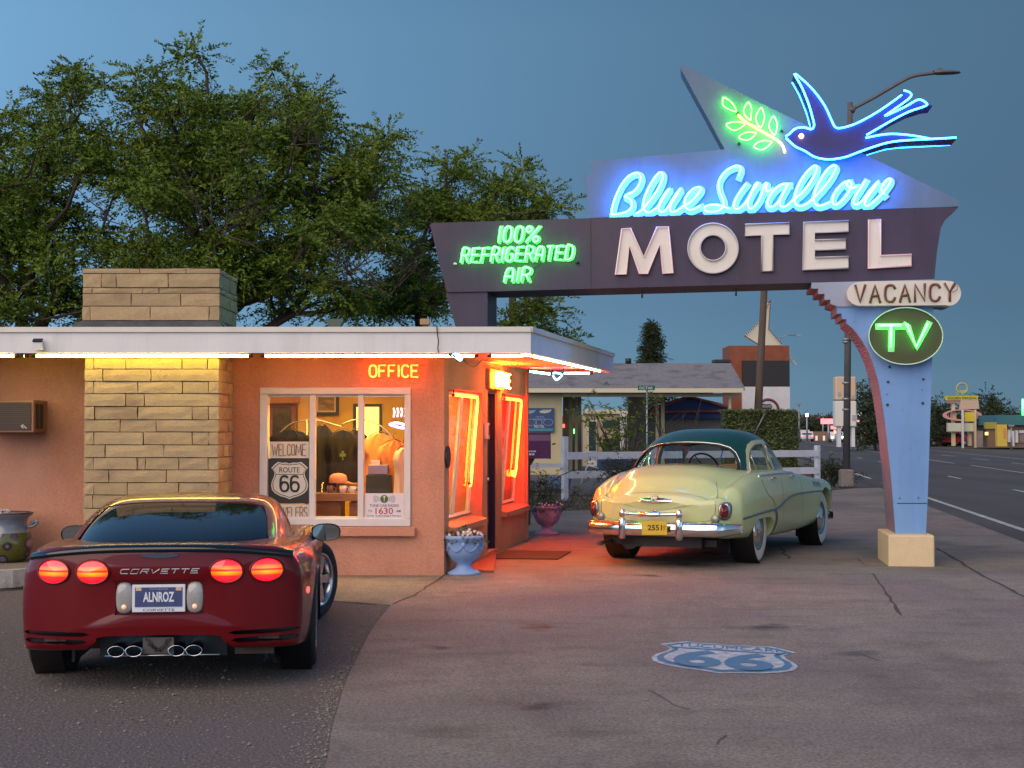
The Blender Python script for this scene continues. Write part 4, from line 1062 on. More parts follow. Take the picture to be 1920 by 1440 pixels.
# base block
B = [G(1665, 1064), G(1753, 1067)]
B = [V(G(1650, 1063).x, 17.5, 0) for _ in (0,)]
f0, f1 = G(1666, 1065), G(1753, 1068); f1 = f0 + SU * (f1 - f0).length; bd = SDV * 1.12
hb = .385
mb = MB(); mb.prism([f0, f1, f1 + V(0, 0, hb), f0 + V(0, 0, hb)], bd)
bm_ = mb.mesh('base_block', M_block); fixn(bm_)
b2 = bmesh.new(); b2.from_mesh(bm_); bmesh.ops.bevel(b2, geom=b2.edges[:], offset=.02, segments=2, affect='EDGES', profile=.5); b2.to_mesh(bm_); b2.free()
obj('base_block', bm_, None, sign)
mb = MB(); g0 = f0 - SU * .25 - bd.normalized() * .12; g1 = f1 + SU * .3 - bd.normalized() * .14; mb.prism([g0 + V(0, 0, .012), g1 + V(0, 0, .012), g1 + V(0, 0, .022), g0 + V(0, 0, .022)], bd * 1.15); obj('footing', mb, M_conc, sign)
# main post: blue front with the curved, stepped left edge
left = [(1521, 534), (1521, 541), (1534, 541), (1534, 551), (1546, 551), (1546, 562), (1557, 562), (1557, 570), (1569, 573), (1569, 588), (1578, 588), (1578, 598), (1587, 598), (1587, 607)]
# smooth arc with small steps, continued to the waist of the post
arc = [(1587, 607), (1603, 622), (1616, 640), (1628, 662), (1638, 688), (1647, 720), (1654, 760), (1661, 810), (1667, 860), (1672, 910), (1676, 960), (1679, 1002)]
ac_ = cat_rom([(x, y, 0) for x, y in arc], 6)
stp = []
for i, (a, b) in enumerate(zip(ac_, ac_[1:])):
    stp += ([(a.x, a.y), (b.x, a.y)] if a.y < 830 else [(a.x, a.y)])
stp.append((1679, 1002))
rightp = [(1736, 1004), (1740, 920), (1745, 760), (1749, 640), (1750, 527)]
post_poly = left + stp[1:] + rightp
mb = MB(); mb.prism(SS(post_poly)[::-1], DEP); po = obj('post', mb, M_blue, sign, fix=True)
po.data.materials.append(M_mauve); po.data.materials.append(M_dark)
po.data.update()
for pl in po.data.polygons:
    n = pl.normal
    if abs(n.dot(SN)) < .6 and len(pl.vertices) == 4:
        c = pl.center; pl.material_index = 1 if (c - S(1700, 700)).dot(SU) < .2 else 0
# pale bracket at the top of the post, the corbel
cor = [(1521.5, 530), (1521.5, 541), (1534, 541), (1534, 551), (1546, 551), (1546, 562), (1557, 562), (1557, 570), (1572, 575), (1752, 571), (1752, 524)]
mb = MB(); mb.prism(SS(cor, .02)[::-1], -SN * .018); obj('bracket', mb, mat('bracket_paint', (.34, .37, .46), (.28, .32, .42), 3, .6), sign, fix=True)
for i, (x, y, r) in enumerate([(1668, 688, 2.6), (1665, 716, 2.4), (1664, 759, 2.6), (1731, 711, 2.3), (1730, 756, 2.5), (1687, 934, 1.2), (1722, 933, 1.2), (1663, 739, .9), (1729, 731, .9)]):
    q = S(x, y); mb = MB(); mb.cyl(q + SN * .012, q - SN * .01, r * q.y / FPX, n=12); obj('bolt', mb, M_dark, sign)
mb = MB(); mb.prism(SS([(1682, 943), (1738, 943), (1738, 944.5), (1682, 944.5)], .003), -SN * .006); obj('seam', mb, M_dark, po)
# beam
bt = lambda x: 418 - (x - 808) * .0316 if x < 1108 else 409 - (x - 1108) * .0285
bbm = lambda x: 548 - (x - 840) * .0262
MONO = [(806, 421), (812, 418), (1106, 409), (1108, 409), (1779, 388.5), (1797, 389), (1784, 402), (1772, 412), (1764, 428), (1757, 470), (1752, 524), (1521, 530), (935, 546), (838, 548)]
mb = MB(); mb.prism(SS(MONO)[::-1], DEP); beam = obj('beam', mb, M_purple, sign, fix=True)
mb = MB(); mb.prism(SS([(836, 549), (914, 546.5), (914, 640), (862, 640)], -.03)[::-1], DEP * .9); obj('rear_post', mb, M_purple, sign, fix=True)
mb = MB(); mb.prism(SS([(1106.6, 409.5), (1108.2, 409.5), (1108.2, 541), (1106.6, 541)], .004), -SN * .01); obj('seam', mb, M_dark, beam)
for x, y in ((1204, 545), (1380, 541), (842, 486)):
    mb = MB(); q = S(x, y, -.1); mb.cyl(q, q - V(0, 0, .09), .012, n=6); obj('conduit_end', mb, M_dark, beam)
# arrow panel (two stepped sheets)
UPD = SDV * .62
A1 = [(1108, 303), (1362, 281), (1275, 123), (1283, 122), (1800, 380), (1796, 387), (1119, 407), (1112, 330)]
A1 = [(1106, 304), (1110, 302), (1359, 280), (1276, 128), (1275, 122), (1281, 122), (1345, 153), (1790, 372), (1800, 379), (1797, 387), (1779, 388), (1108, 408.5), (1094, 332), (1098, 328), (1111, 327)]
mb = MB(); mb.prism(SS(A1, -.12)[::-1], SDV * .5); ap = obj('arrow_panel', mb, M_lav, sign, fix=True)
# letters of the big word: raised boxes with a neon outline
def letter_poly(nm, polys, holes=None):
    return polys
LET = {
 'M': [(1154, 515), (1166, 429), (1182, 428), (1207, 482), (1232, 426), (1253, 425), (1262, 512), (1243, 513), (1237, 458), (1214, 513), (1199, 513), (1180, 460), (1174, 514)],
 'T': [(1397, 421), (1480, 418), (1480, 439), (1449, 440), (1449, 508), (1428, 509), (1428, 441), (1397, 442)],
 'E': [(1507, 417), (1591, 414), (1591, 434), (1528, 436), (1528, 450), (1586, 448.5), (1586, 467), (1528, 468.5), (1528, 483), (1591, 481), (1591, 503), (1505, 506)],
 'L': [(1629, 412), (1651, 411), (1651, 479), (1709, 477), (1709, 498), (1628, 503)],
}
E_dimrose = emit('neon_dim_rose', (1.0, .35, .35), 0.35)  # faint rose glow given to the M and L outline tubes
M_tubeoff = mat('neon_off', (.55, .50, .48), None, rough=.2)
def outline(pts, k):                                       # inset polygon path for the tube
    c = V(sum(p[0] for p in pts) / len(pts), sum(p[1] for p in pts) / len(pts), 0)
    return pts
for nm, pts in LET.items():
    t_ = MB(); t_.prism(SS(pts, .042)[::-1], -SN * .040); lo = obj('letter', t_, M_letter, sign, fix=True)
    tb = MB(); P3 = SS(pts, .062); tb.tube(P3, .0105, 6, closed=True)
    obj('neon_tube', tb, E_dimrose if nm in 'ML' else M_tubeoff, lo)
oc_ = [(1337 + 47 * math.cos(a), 465.5 - 46.5 * math.sin(a)) for a in np.linspace(0, 2 * math.pi, 44, endpoint=False)]
oi_ = [(1337 + 24 * math.cos(a), 464.5 - 24 * math.sin(a)) for a in np.linspace(0, 2 * math.pi, 44, endpoint=False)]
mb = MB(); A, Bq = SS(oc_, .042), SS(oi_, .042); A2, B2 = SS(oc_, .002), SS(oi_, .002)
mb.grid([A2, A, Bq, B2], closed=True, smooth=False); lo = obj('letter', mb, M_letter, sign, fix=True)
tb = MB(); tb.tube(SS(oc_, .062), .0105, 6, closed=True); tb.tube(SS(oi_, .062), .0105, 6, closed=True); obj('neon_tube', tb, M_tubeoff, lo)
# neon words on the beam
E_green = emit('neon_green', (.018, 1.0, .045), 16)
def row(word, x0, y0, x1, y1, sl, r, m, t, glyph=None, gap=.32, out=.07, nm='neon_lettering', shear=0):
    w = x1 - x0; h = y0 - y1
    f = lambda a, b: S(x0 + w * a + shear * (b - .5) * h, y0 + sl * w * a - h * b, out)
    mb = MB()
    for s_ in strokes(word, f, glyph, gap): mb.tube(cat_rom(s_, 3) if len(s_) > 5 else s_, r, 6)
    for s_ in strokes(word, lambda a, b: S(x0 + w * a + shear * (b - .5) * h, y0 + sl * w * a - h * b, .0), glyph, gap)[:]:
        pass
    return obj(nm, mb, m, t)
def painted(word, x0, y0, x1, y1, sl, wd, m, t, glyph=None, gap=.32, out=.012, shear=0):   # the painted letter behind the tube
    w = x1 - x0; h = y0 - y1; mb = MB()
    f = lambda a, b: S(x0 + w * a + shear * (b - .5) * h, y0 + sl * w * a - h * b, out)
    for s_ in strokes(word, f, glyph, gap):
        s_ = cat_rom(s_, 3) if len(s_) > 5 else s_
        ribbon(mb, s_, wd)
    return obj('painted_letters', mb, m, t)
def ribbon(mb, path, wd, th=.008):
    path = [V(*p) for p in path]; L1, L2 = [], []
    for i, p in enumerate(path):
        t = (path[min(i + 1, len(path) - 1)] - path[max(i - 1, 0)])
        t = t.normalized() if t.length > 1e-6 else SU
        q = t.cross(SN).normalized() * (wd / 2)
        if i in (0, len(path) - 1): p = p + t * (wd / 2 if i else -wd / 2)
        L1.append(p - q); L2.append(p + q)
    mb.grid([L1, L2], smooth=False); mb.grid([[p - SN * th for p in L1], L1], smooth=False); mb.grid([L2, [p - SN * th for p in L2]], smooth=False)
M_pwhite = mat('painted_white', (.36, .40, .37), None, rough=.6)
for w_, a in (('100%', (935, 454, 1010, 424.5, 0, .14)), ('REFRIGERATED', (866, 492, 1074, 466, -.027, .17)), ('AIR', (947, 528.5, 994, 503, -.02, .17))):
    painted(w_, a[0] + 3, a[1] + 1, a[2] + 3, a[3] + 1, a[4], .034, M_pwhite, beam, shear=a[5])
    row(w_, a[0], a[1], a[2], a[3], a[4], .0105, E_green, beam, shear=a[5])
mb = MB(); mb.tube(cat_rom(SS([(992, 452), (993, 459), (990, 466)], .05), 4), .005, 5); mb.tube(cat_rom(SS([(1014, 494), (1005, 500), (998, 503)], .03), 4), .005, 5); obj('wire', mb, M_cable, beam)
for x, y in ((853, 495), (1082, 492)):
    mb = MB(); q = S(x, y, .02); mb.lathe([(0, -.02), (.022, -.01), (.022, .012), (0, .02)], 10, o=q); obj('insulator', mb, M_cream if x < 900 else M_dark, beam)
# script on the arrow panel
def Z1(l): return [(1120 + x / 6.4, 290 + y / 6.4) for x, y in l]
def Z2(l): return [(1400 + x / 6.4, 290 + y / 6.4) for x, y in l]
SCRIPT = [
 Z1([(165, 715), (185, 600), (225, 480), (290, 350), (370, 255), (450, 215), (505, 225), (520, 280), (500, 350), (440, 430), (330, 490), (390, 530), (415, 590), (380, 660), (290, 700), (165, 715)]),
 Z1([(455, 708), (540, 650), (640, 530), (730, 400), (780, 280), (775, 215), (735, 215), (680, 280), (610, 400), (560, 530), (555, 640), (600, 690), (670, 660), (730, 610), (790, 490), (865, 400), (800, 500), (740, 610), (745, 670), (790, 680), (850, 620), (920, 500), (1000, 400), (940, 500), (880, 600), (880, 675), (940, 675), (1020, 620), (1120, 560), (1220, 450), (1240, 400), (1200, 385), (1130, 420), (1060, 510), (1050, 600), (1090, 655), (1150, 650), (1240, 605)]),
 Z1([(1695, 250), (1720, 180), (1705, 135), (1640, 135), (1550, 185), (1480, 270), (1455, 350), (1470, 440), (1510, 540), (1510, 620), (1460, 665), (1380, 680), (1300, 670), (1290, 625), (1350, 600), (1440, 600), (1590, 645)]) ,
 Z1([(1590, 645)][:0] + [(1785, 345), (1720, 430), (1660, 530), (1640, 610), (1670, 650), (1730, 620), (1800, 540), (1900, 350)]) + Z2([(135, 345), (80, 420), (30, 520), (15, 600), (45, 645), (90, 620), (150, 540), (190, 440), (215, 350), (240, 340), (235, 400), (250, 440), (300, 410)]),
 Z2([(510, 345), (430, 350), (350, 400), (280, 490), (250, 570), (270, 620), (330, 610), (400, 530), (500, 345), (440, 450), (400, 560), (420, 620), (480, 610), (570, 530), (680, 440), (790, 290), (840, 180), (840, 135), (800, 135), (720, 210), (640, 330), (590, 460), (580, 560), (620, 610), (690, 600), (780, 540), (900, 420), (1010, 280), (1070, 170), (1070, 130), (1030, 125), (950, 200), (870, 330), (820, 450), (810, 550), (850, 605), (920, 600), (1010, 560)]),
 Z2([(1240, 310), (1170, 330), (1090, 410), (1040, 500), (1040, 580), (1090, 590), (1170, 520), (1240, 420), (1260, 340), (1220, 310), (1210, 360), (1260, 400), (1330, 370)]),
 Z2([(1430, 300), (1370, 400), (1300, 510), (1290, 580), (1330, 590), (1400, 540), (1480, 430), (1590, 310), (1530, 400), (1450, 510), (1420, 590), (1460, 610), (1540, 550), (1640, 450), (1720, 340), (1735, 290), (1700, 290), (1650, 340), (1620, 410), (1660, 470)]),
]
E_cyan = emit('neon_cyan', (.010, .20, 1.0), 52)
E_cyan_core = E_cyan
mb = MB(); mr_ = MB()
for s_ in SCRIPT:
    p3 = cat_rom(SS(s_, .02), 5); ribbon(mr_, [q + SU * .012 - V(0, 0, .012) + SN * (.001 * random.random() - .095 + .08 - .12 + .02) for q in p3], .082, .012)
    tube_p = [q + SN * (-.04) for q in cat_rom(SS(s_, .02), 5)]
    mb.tube(tube_p, .0125, 6)
obj('script_backing', mr_, mat('script_white', (.40, .46, .50), None, rough=.5), ap)
obj('neon_script', mb, E_cyan, ap)
# the sign is double sided: the script and the green words again on the rear face, reading from the road behind
SBK = -SN; REARP = S(1450, 350, -.12) + SDV * .5
def rear(pts, out=.05):
    c = S(1400, 350); o_ = []
    for q in pts:
        d_ = (q - c).dot(SU); o_.append(c - SU * d_ + V(0, 0, q.z - c.z) + SDV * (.5 + .12) + SBK * out)
    return o_
mb = MB()
for s_ in SCRIPT: mb.tube(rear(cat_rom(SS(s_), 3)), .0155, 5)
obj('neon_script', mb, E_cyan, ap)
# sprig
def Z3(l): return [(1260 + x / 7.2, 110 + y / 7.2) for x, y in l]
E_leaf = emit('neon_leaf_green', (.03, 1.0, .010), 26)
mb = MB()
for l in ([(700, 525), (780, 570), (840, 640), (865, 715), (760, 680), (690, 630), (685, 560)], [(1035, 590), (1075, 680), (1065, 770), (1060, 830), (990, 770), (968, 700), (990, 640)],
          [(1208, 665), (1245, 760), (1240, 840), (1195, 930), (1140, 850), (1135, 780), (1165, 710)], [(1372, 780), (1415, 860), (1415, 950), (1385, 1030), (1320, 950), (1312, 880), (1335, 820)],
          [(980, 890), (900, 950), (820, 965), (735, 900), (780, 865), (880, 850), (960, 870)], [(1135, 1005), (1080, 1070), (1000, 1100), (905, 1070), (950, 1015), (1040, 990), (1110, 998)],
          [(1345, 1125), (1280, 1195), (1200, 1230), (1105, 1190), (1160, 1130), (1250, 1105), (1320, 1115)]):
    mb.tube(cat_rom(SS(Z3(l), -.05), 4, True), .0085, 6, closed=True)
obj('neon_leaf', mb, E_leaf, ap)
mb = MB(); mb.tube(cat_rom(SS(Z3([(890, 755), (990, 850), (1120, 925), (1290, 1025), (1420, 1100), (1490, 1170), (1525, 1270)]), -.05), 5), .011, 6); obj('neon_stem', mb, emit('neon_lemon', (1.0, .72, .03), 12), ap)
for x, y in ((1465, 246), (1386, 269), (1384, 213)):
    mb = MB(); q = S(x, y, -.10); mb.lathe([(0, -.02), (.02, -.01), (.02, .01), (0, .02)], 8, o=q); obj('insulator', mb, M_dark, ap)
# swallow
def Z4(l): return [(1440 + x / 5.053, 120 + y / 5.053) for x, y in l]
BIRD = Z4([(155, 685), (190, 668), (260, 612), (340, 600), (410, 618), (437, 585), (420, 500), (385, 380), (320, 220), (245, 85), (330, 150), (440, 260), (540, 400), (605, 540), (640, 600), (700, 605), (820, 570), (960, 500), (1090, 420), (1190, 340), (1290, 248), (1340, 265), (1360, 295), (1310, 350), (1210, 420), (1110, 488), (1150, 485), (1300, 405), (1425, 338), (1500, 370), (1560, 395), (1490, 402), (1340, 450), (1200, 520), (1060, 605), (940, 672), (925, 700), (1050, 675), (1180, 662), (1350, 675), (1540, 708), (1800, 690), (1790, 706), (1560, 714), (1300, 726), (1150, 745), (1000, 790), (860, 835), (740, 880), (620, 902), (520, 900), (430, 875), (350, 820), (260, 780), (200, 725)])
mb = MB(); mb.prism(SS(BIRD, -.02)[::-1], SDV * .42); bird = obj('swallow', mb, M_bird, sign, fix=True)
E_bb = emit('neon_blue', (.008, .18, 1.0), 30)
mb = MB()
for l in ([(165, 685), (200, 665), (260, 612), (340, 600), (410, 618), (437, 580), (420, 500), (385, 380), (320, 220), (250, 92), (330, 150), (440, 260), (540, 400), (605, 540), (640, 600), (700, 605), (820, 570), (960, 500), (1090, 420), (1190, 350), (1268, 292)],
          [(1285, 250), (1335, 265), (1358, 295), (1320, 340), (1210, 420), (1105, 492)], [(1125, 488), (1300, 405), (1425, 338), (1500, 370), (1490, 398), (1340, 450), (1200, 520), (1060, 600), (935, 672)],
          [(925, 700), (1050, 675), (1180, 662), (1350, 675), (1540, 708)], [(170, 700), (200, 730), (260, 782), (350, 825), (430, 875), (520, 900), (620, 902), (740, 880), (860, 835), (1000, 785), (1150, 742), (1300, 724), (1560, 710), (1785, 697)]):
    mb.tube(cat_rom(SS(Z4(l), .05), 4), .0105, 6)
obj('neon_outline', mb, E_bb, bird)
mb = MB()                                                   # the outline of the rear face, glimpsed past the front one
bk = SDV * .44
for l in ([(165, 685), (260, 612), (340, 600), (410, 618), (437, 580), (420, 500), (385, 380), (320, 220), (250, 92)], [(925, 700), (1180, 662), (1540, 708)], [(860, 835), (1000, 785), (1150, 742), (1300, 724), (1560, 710), (1785, 697)]):
    mb.tube(cat_rom([q + bk for q in SS(Z4(l), -.02)], 4), .0105, 6)
obj('neon_outline', mb, E_bb, bird)
mb = MB(); q = S(1502.5, 255, .02); mb.lathe([(0, -.03), (.02, -.02), (.03, 0), (.02, .02), (0, .03)], 10, o=q); obj('eye_lamp', mb, emit('eye_glow', (1.0, .62, .38), 16), bird)
# vacancy board
cap = [(1623, 527.5), (1770, 526)] + [(1778 + 24 * math.sin(a), 550 - 23.5 * math.cos(a)) for a in np.linspace(.2, math.pi - .1, 12)] + [(1772, 572), (1615, 573)] + [(1612 - 24 * math.sin(a), 551 + 22 * math.cos(a)) for a in np.linspace(.1, math.pi - .1, 12)]
mb = MB(); mb.prism(SS(cap, .16)[::-1], SDV * .30); vac = obj('vacancy_board', mb, M_cream, sign, fix=True)
mb = MB(); mb.prism([q + SDV * .302 for q in SS(cap, .16)][::-1], SDV * .35); obj('rear_housing', mb, mat('grey_blue_metal', (.12, .17, .22), None, rough=.5), vac, fix=True)
VB = (1604, 567, 1790, 535.5, -.02)
mb = MB()
fV = lambda a, b: S(1604 + 186 * a, 567 - 3.5 * a - 31 * b, .165)
for s_ in strokes('VACANCY', fV, {'A': 'a'}, .38): ribbon(mb, cat_rom(s_, 3) if len(s_) > 5 else s_, .030, .004)
obj('painted_letters', mb, M_rust, vac)
mb = MB(); fV = lambda a, b: S(1602.5 + 186 * a, 566 - 3.5 * a - 31 * b, .20)
for s_ in strokes('VACANCY', fV, {'A': 'a'}, .38): mb.tube(cat_rom(s_, 3) if len(s_) > 5 else s_, .008, 5)
mb.tube(cat_rom(SS([(1788, 536), (1795, 535), (1794, 543), (1785, 548)], .19), 4), .004, 5)
obj('neon_tube', mb, mat('neon_off_brown', (.25, .11, .07), None, rough=.2), vac)
# TV oval
ov = [(1698.5 + 70.5 * math.cos(a), 630 - 54.5 * math.sin(a)) for a in np.linspace(0, 2 * math.pi, 60, endpoint=False)]
ov2 = [(1698.5 + 68.3 * math.cos(a), 630 - 52.3 * math.sin(a)) for a in np.linspace(0, 2 * math.pi, 60, endpoint=False)]
mb = MB(); mb.prism(SS(ov2, .14)[::-1], SDV * .14); oval = obj('oval_board', mb, M_olive, sign, fix=True)
mb = MB(); mb.grid([SS(ov, .0), SS(ov, .17), SS(ov2, .17), SS(ov2, .13)], closed=True); obj('rim', mb, mat('oval_rim', (.55, .62, .60), None, rough=.4), oval, fix=True)
E_tv = emit('neon_tv_green', (.018, 1.0, .03), 18)
mb = MB(); mp_ = MB()
for l in ([(1646, 610.5), (1690, 610)], [(1671, 611), (1670, 652)], [(1697, 608), (1701, 610), (1718, 650.5), (1740, 606)]):
    mb.tube(SS(l, .20), .017, 8); ribbon(mp_, SS([(x + 1, y + 2) for x, y in l], .15), .075, .006)
obj('painted_letters', mp_, M_pwhite, oval); obj('neon_lettering', mb, E_tv, oval)
# ------------------------------------------------------------------ cars
M_tyre = mat('tyre', (.018, .017, .017), (.03, .028, .026), 30, .85)
M_redpaint = mat('dark_red_paint', (.125, .0005, .0035), None, rough=.36, metal=.0, spec=.2, coat=.5)
M_blackpl = mat('black_plastic', (.012, .011, .012), None, rough=.35)
M_blackgl = mat('black_gloss', (.008, .008, .010), None, rough=.06, coat=.5)
M_tint = mat('tinted_glass', (.004, .005, .008), None, rough=.03, spec=.42)
M_rim = mat('alloy', (.55, .55, .56), None, rough=.22, metal=1.0)
M_exh = mat('exhaust_steel', (.70, .70, .72), None, rough=.08, metal=1.0)

def section(pts, n):                        # half section from the bottom centre to the top centre, resampled smooth
    P = cat_rom([(x, 0, z) for x, z in pts], 8)
    d = [0]
    for a, b in zip(P, P[1:]): d.append(d[-1] + (b - a).length)
    out = []; m = len(P); base = np.linspace(0, m - 1, n)
    for q in base:
        i = min(int(q), m - 2); t = q - i; out.append(P[i].lerp(P[i + 1], t))
    return out
def loft(stations, n=45, per=4, warp=None):  # stations: [(y, half section)], returns a closed mesh
    S_ = [(y, section(p, n)) for y, p in stations]
    ys = []; rows = []
    for i in range(len(S_) - 1):
        for k in range(per):
            t = k / per
            i0, i3 = max(i - 1, 0), min(i + 2, len(S_) - 1)
            def cr(a, b, c, d): return 0.5 * ((2 * b) + (c - a) * t + (2 * a - 5 * b + 4 * c - d) * t * t + (3 * b - a - 3 * c + d) * t ** 3)
            y = S_[i][0] * (1 - t) + S_[i + 1][0] * t
            rows.append((y, [cr(S_[i0][1][j], S_[i][1][j], S_[i + 1][1][j], S_[i3][1][j]) for j in range(n)]))
    rows.append((S_[-1][0], S_[-1][1]))
    G_ = []
    for y, r in rows:
        half = [V(p.x, y, p.z) for p in r]
        full = half + [V(-p.x, p.y, p.z) for p in half[::-1][1:-1]]
        if warp: full = [warp(p) for p in full]
        G_.append(full)
    return G_
def close_grid(G_, name):
    mb = MB(); mb.grid(G_, closed=True)
    for row, fl in ((G_[0], 1), (G_[-1], 0)):
        c = V(0, sum(p.y for p in row) / len(row), sum(p.z for p in row) / len(row))
        n = len(row); mb.add([c] + row, [(0, 1 + (k + 1) % n, 1 + k) if fl else (0, 1 + k, 1 + (k + 1) % n) for k in range(n)], True)
    me = mb.mesh(name); fixn(me); return me
def dome(levels, n=72, ex=2.6, per=4, roundtop=True):   # levels: (z, y_rear, y_front, half width[, exponent]); rings smoothed between levels
    L = cat_rom([(a[0], a[1], a[2]) for a in levels], per); Wd = cat_rom([(a[3], a[4] if len(a) > 4 else ex, 0) for a in levels], per)
    rings = []
    for p, w in zip(L, Wd):
        z, y0, y1 = p; hw, e = w[0], w[1]; cy, hy = (y0 + y1) / 2, (y1 - y0) / 2
        ring = []
        for k in range(n):
            a = 2 * math.pi * k / n; c, s = math.cos(a), math.sin(a)
            ring.append(V(math.copysign(abs(c) ** (2 / e), c) * hw, cy + math.copysign(abs(s) ** (2 / e), s) * hy, z))
        rings.append(ring)
    return rings
def xprism(poly, x0, x1):                    # polygon in (y, z) extruded along x
    mb = MB(); mb.prism([V(x0, y, z) for y, z in poly], (x1 - x0, 0, 0)); return mb
def yprism(poly, y0, y1):
    mb = MB(); mb.prism([V(x, y0, z) for x, z in poly], (0, y1 - y0, 0)); return mb
def joined(*mbs):
    m = MB()
    for q in mbs: m.add(q.v, q.f)
    me = m.mesh('cut'); fixn(me); return me
def smooth_poly(pts, per=4):
    return [(p.x, p.z) for p in cat_rom([(a, 0, b) for a, b in pts], per, True)]
def wheel(parent, x, y, r, w, side, rimtype, steer=0.0, name='wheel'):
    """a wheel whose outer face looks along side * x"""
    hub = bpy.data.objects.new(name, None)
    M = Matrix.Translation((x, y, r)) @ Matrix.Rotation(steer, 4, 'Z') @ Matrix.Rotation(side * math.pi / 2, 4, 'Y')
    rot = lambda mb: [setattr(mb, 'v', [tuple(M @ V(*p)) for p in mb.v]), mb][1]
    h = w / 2; rr = rimtype['rim']
    ty = MB(); ty.lathe([(rr, -h * .9), (r * .86, -h), (r * .96, -h * .9), (r, -h * .62), (r, h * .62), (r * .965, h * .88), (r * .90, h * .98), (rr + .006, h * .92), (rr - .004, h * .6), (rr - .004, -h * .9)], 48)
    wo = obj(name, rot(ty), M_tyre, parent, local=True)
    return wo, rot, h, rr

# ---------------------------------------------------------------- red sports coupe
CX, CY, CH = -2.255, 10.13, R(6.0)
coupe = thing('sports_coupe', 'dark red sports coupe seen from behind with its round tail lamps lit', 'car', (CX, CY, 0), CH)
tail = [(0, .255), (.42, .255), (.80, .246), (.848, .285), (.865, .42), (.868, .56), (.857, .69), (.83, .785), (.77, .85), (.65, .885), (.35, .898), (0, .902)]
def sc(p, k, cz=.6): return [(x * k, cz + (z - cz) * k) for x, z in p]
st = [(-.995, sc(tail, .55)), (-.985, sc(tail, .86)), (-.965, sc(tail, .955)), (-.93, sc(tail, .99)), (-.87, tail),
      (-.55, [(0, .22), (.5, .22), (.82, .215), (.88, .27), (.90, .43), (.905, .60), (.895, .71), (.865, .80), (.80, .86), (.66, .88), (.35, .885), (0, .888)]),
      (-.1, [(0, .18), (.5, .18), (.81, .18), (.89, .28), (.918, .45), (.925, .60), (.92, .71), (.895, .79), (.83, .85), (.70, .88), (.35, .89), (0, .89)]),
      (.5, [(0, .16), (.5, .16), (.80, .17), (.87, .27), (.90, .42), (.912, .58), (.905, .69), (.88, .77), (.82, .825), (.70, .85), (.35, .86), (0, .86)]),
      (1.4, [(0, .15), (.5, .15), (.78, .16), (.85, .26), (.87, .42), (.885, .58), (.88, .66), (.86, .735), (.82, .785), (.70, .81), (.35, .82), (0, .82)]),
      (2.2, [(0, .15), (.5, .15), (.80, .16), (.86, .26), (.885, .42), (.90, .56), (.90, .66), (.885, .75), (.83, .81), (.70, .82), (.35, .825), (0, .825)]),
      (2.75, [(0, .16), (.5, .16), (.82, .17), (.88, .28), (.91, .42), (.92, .54), (.92, .63), (.90, .72), (.83, .775), (.70, .77), (.35, .765), (0, .765)]),
      (3.2, [(0, .18), (.5, .18), (.78, .19), (.84, .28), (.87, .40), (.88, .50), (.87, .58), (.84, .64), (.76, .68), (.60, .685), (.35, .69), (0, .69)]),
      (3.5, [(0, .22), (.4, .22), (.66, .23), (.70, .30), (.72, .38), (.72, .45), (.71, .50), (.68, .54), (.60, .57), (.48, .58), (.3, .585), (0, .585)]),
      (3.62, [(0, .30), (.2, .30), (.40, .31), (.44, .34), (.45, .38), (.45, .42), (.44, .45), (.42, .47), (.36, .48), (.28, .49), (.15, .49), (0, .49)])]
def cwarp(p):
    k = max(0.0, min(1.0, (-.2 - p.y) / .7)); return V(p.x, p.y + k * .20 * (abs(p.x) / .9) ** 3.2 + k * .05 * max(0, .6 - p.z) / .35 * 0, p.z)
body = close_grid(loft(st, 45, 5, cwarp), 'body')
arch = MB()
for s_ in (-1, 1):
    for y_, r_ in ((0, .372), (2.654, .368)): arch.cyl((s_ * .62, y_, .325), (s_ * 1.2, y_, .325), r_, n=40)
pl_rec = smooth_poly([(-.262, .655), (-.262, .50), (-.23, .475), (.23, .475), (.262, .50), (.262, .655), (.235, .685), (-.235, .685)], 3)
slots = [yprism(smooth_poly([(s_ * .45, .37), (s_ * .85 if 0 else s_ * .80, .375), (s_ * .81, .35), (s_ * .46, .345)], 2), -1.2, -.72) for s_ in (-1, 1)]
slots2 = [yprism(smooth_poly([(s_ * .46, .325), (s_ * .80, .33), (s_ * .79, .295), (s_ * .48, .295)], 2), -1.2, -.72) for s_ in (-1, 1)]
dif = yprism(smooth_poly([(-.42, .20), (-.38, .315), (-.30, .35), (.30, .35), (.38, .315), (.42, .20)], 2), -1.2, -.70)
body = boolean(body, joined(arch, yprism(pl_rec, -1.2, -.955), dif, *slots, *slots2))
sharp(body, 38); body.materials.clear(); body.materials.append(M_redpaint)
obj('body', body, None, coupe, local=True)
cb_bvh = bvh_of(body)
mb = MB(); mb.box((0, 1.5, .25), (1.45, 3.9, .10)); mb.box((0, -.62, .34), (1.3, .2, .14)); obj('underbody', mb, M_blackpl, coupe, local=True)
mb = MB(); mb.add([V(x, -.952, z) for x, z in pl_rec], [tuple(range(len(pl_rec)))]); obj('plate_recess', mb, M_blackpl, coupe, local=True)
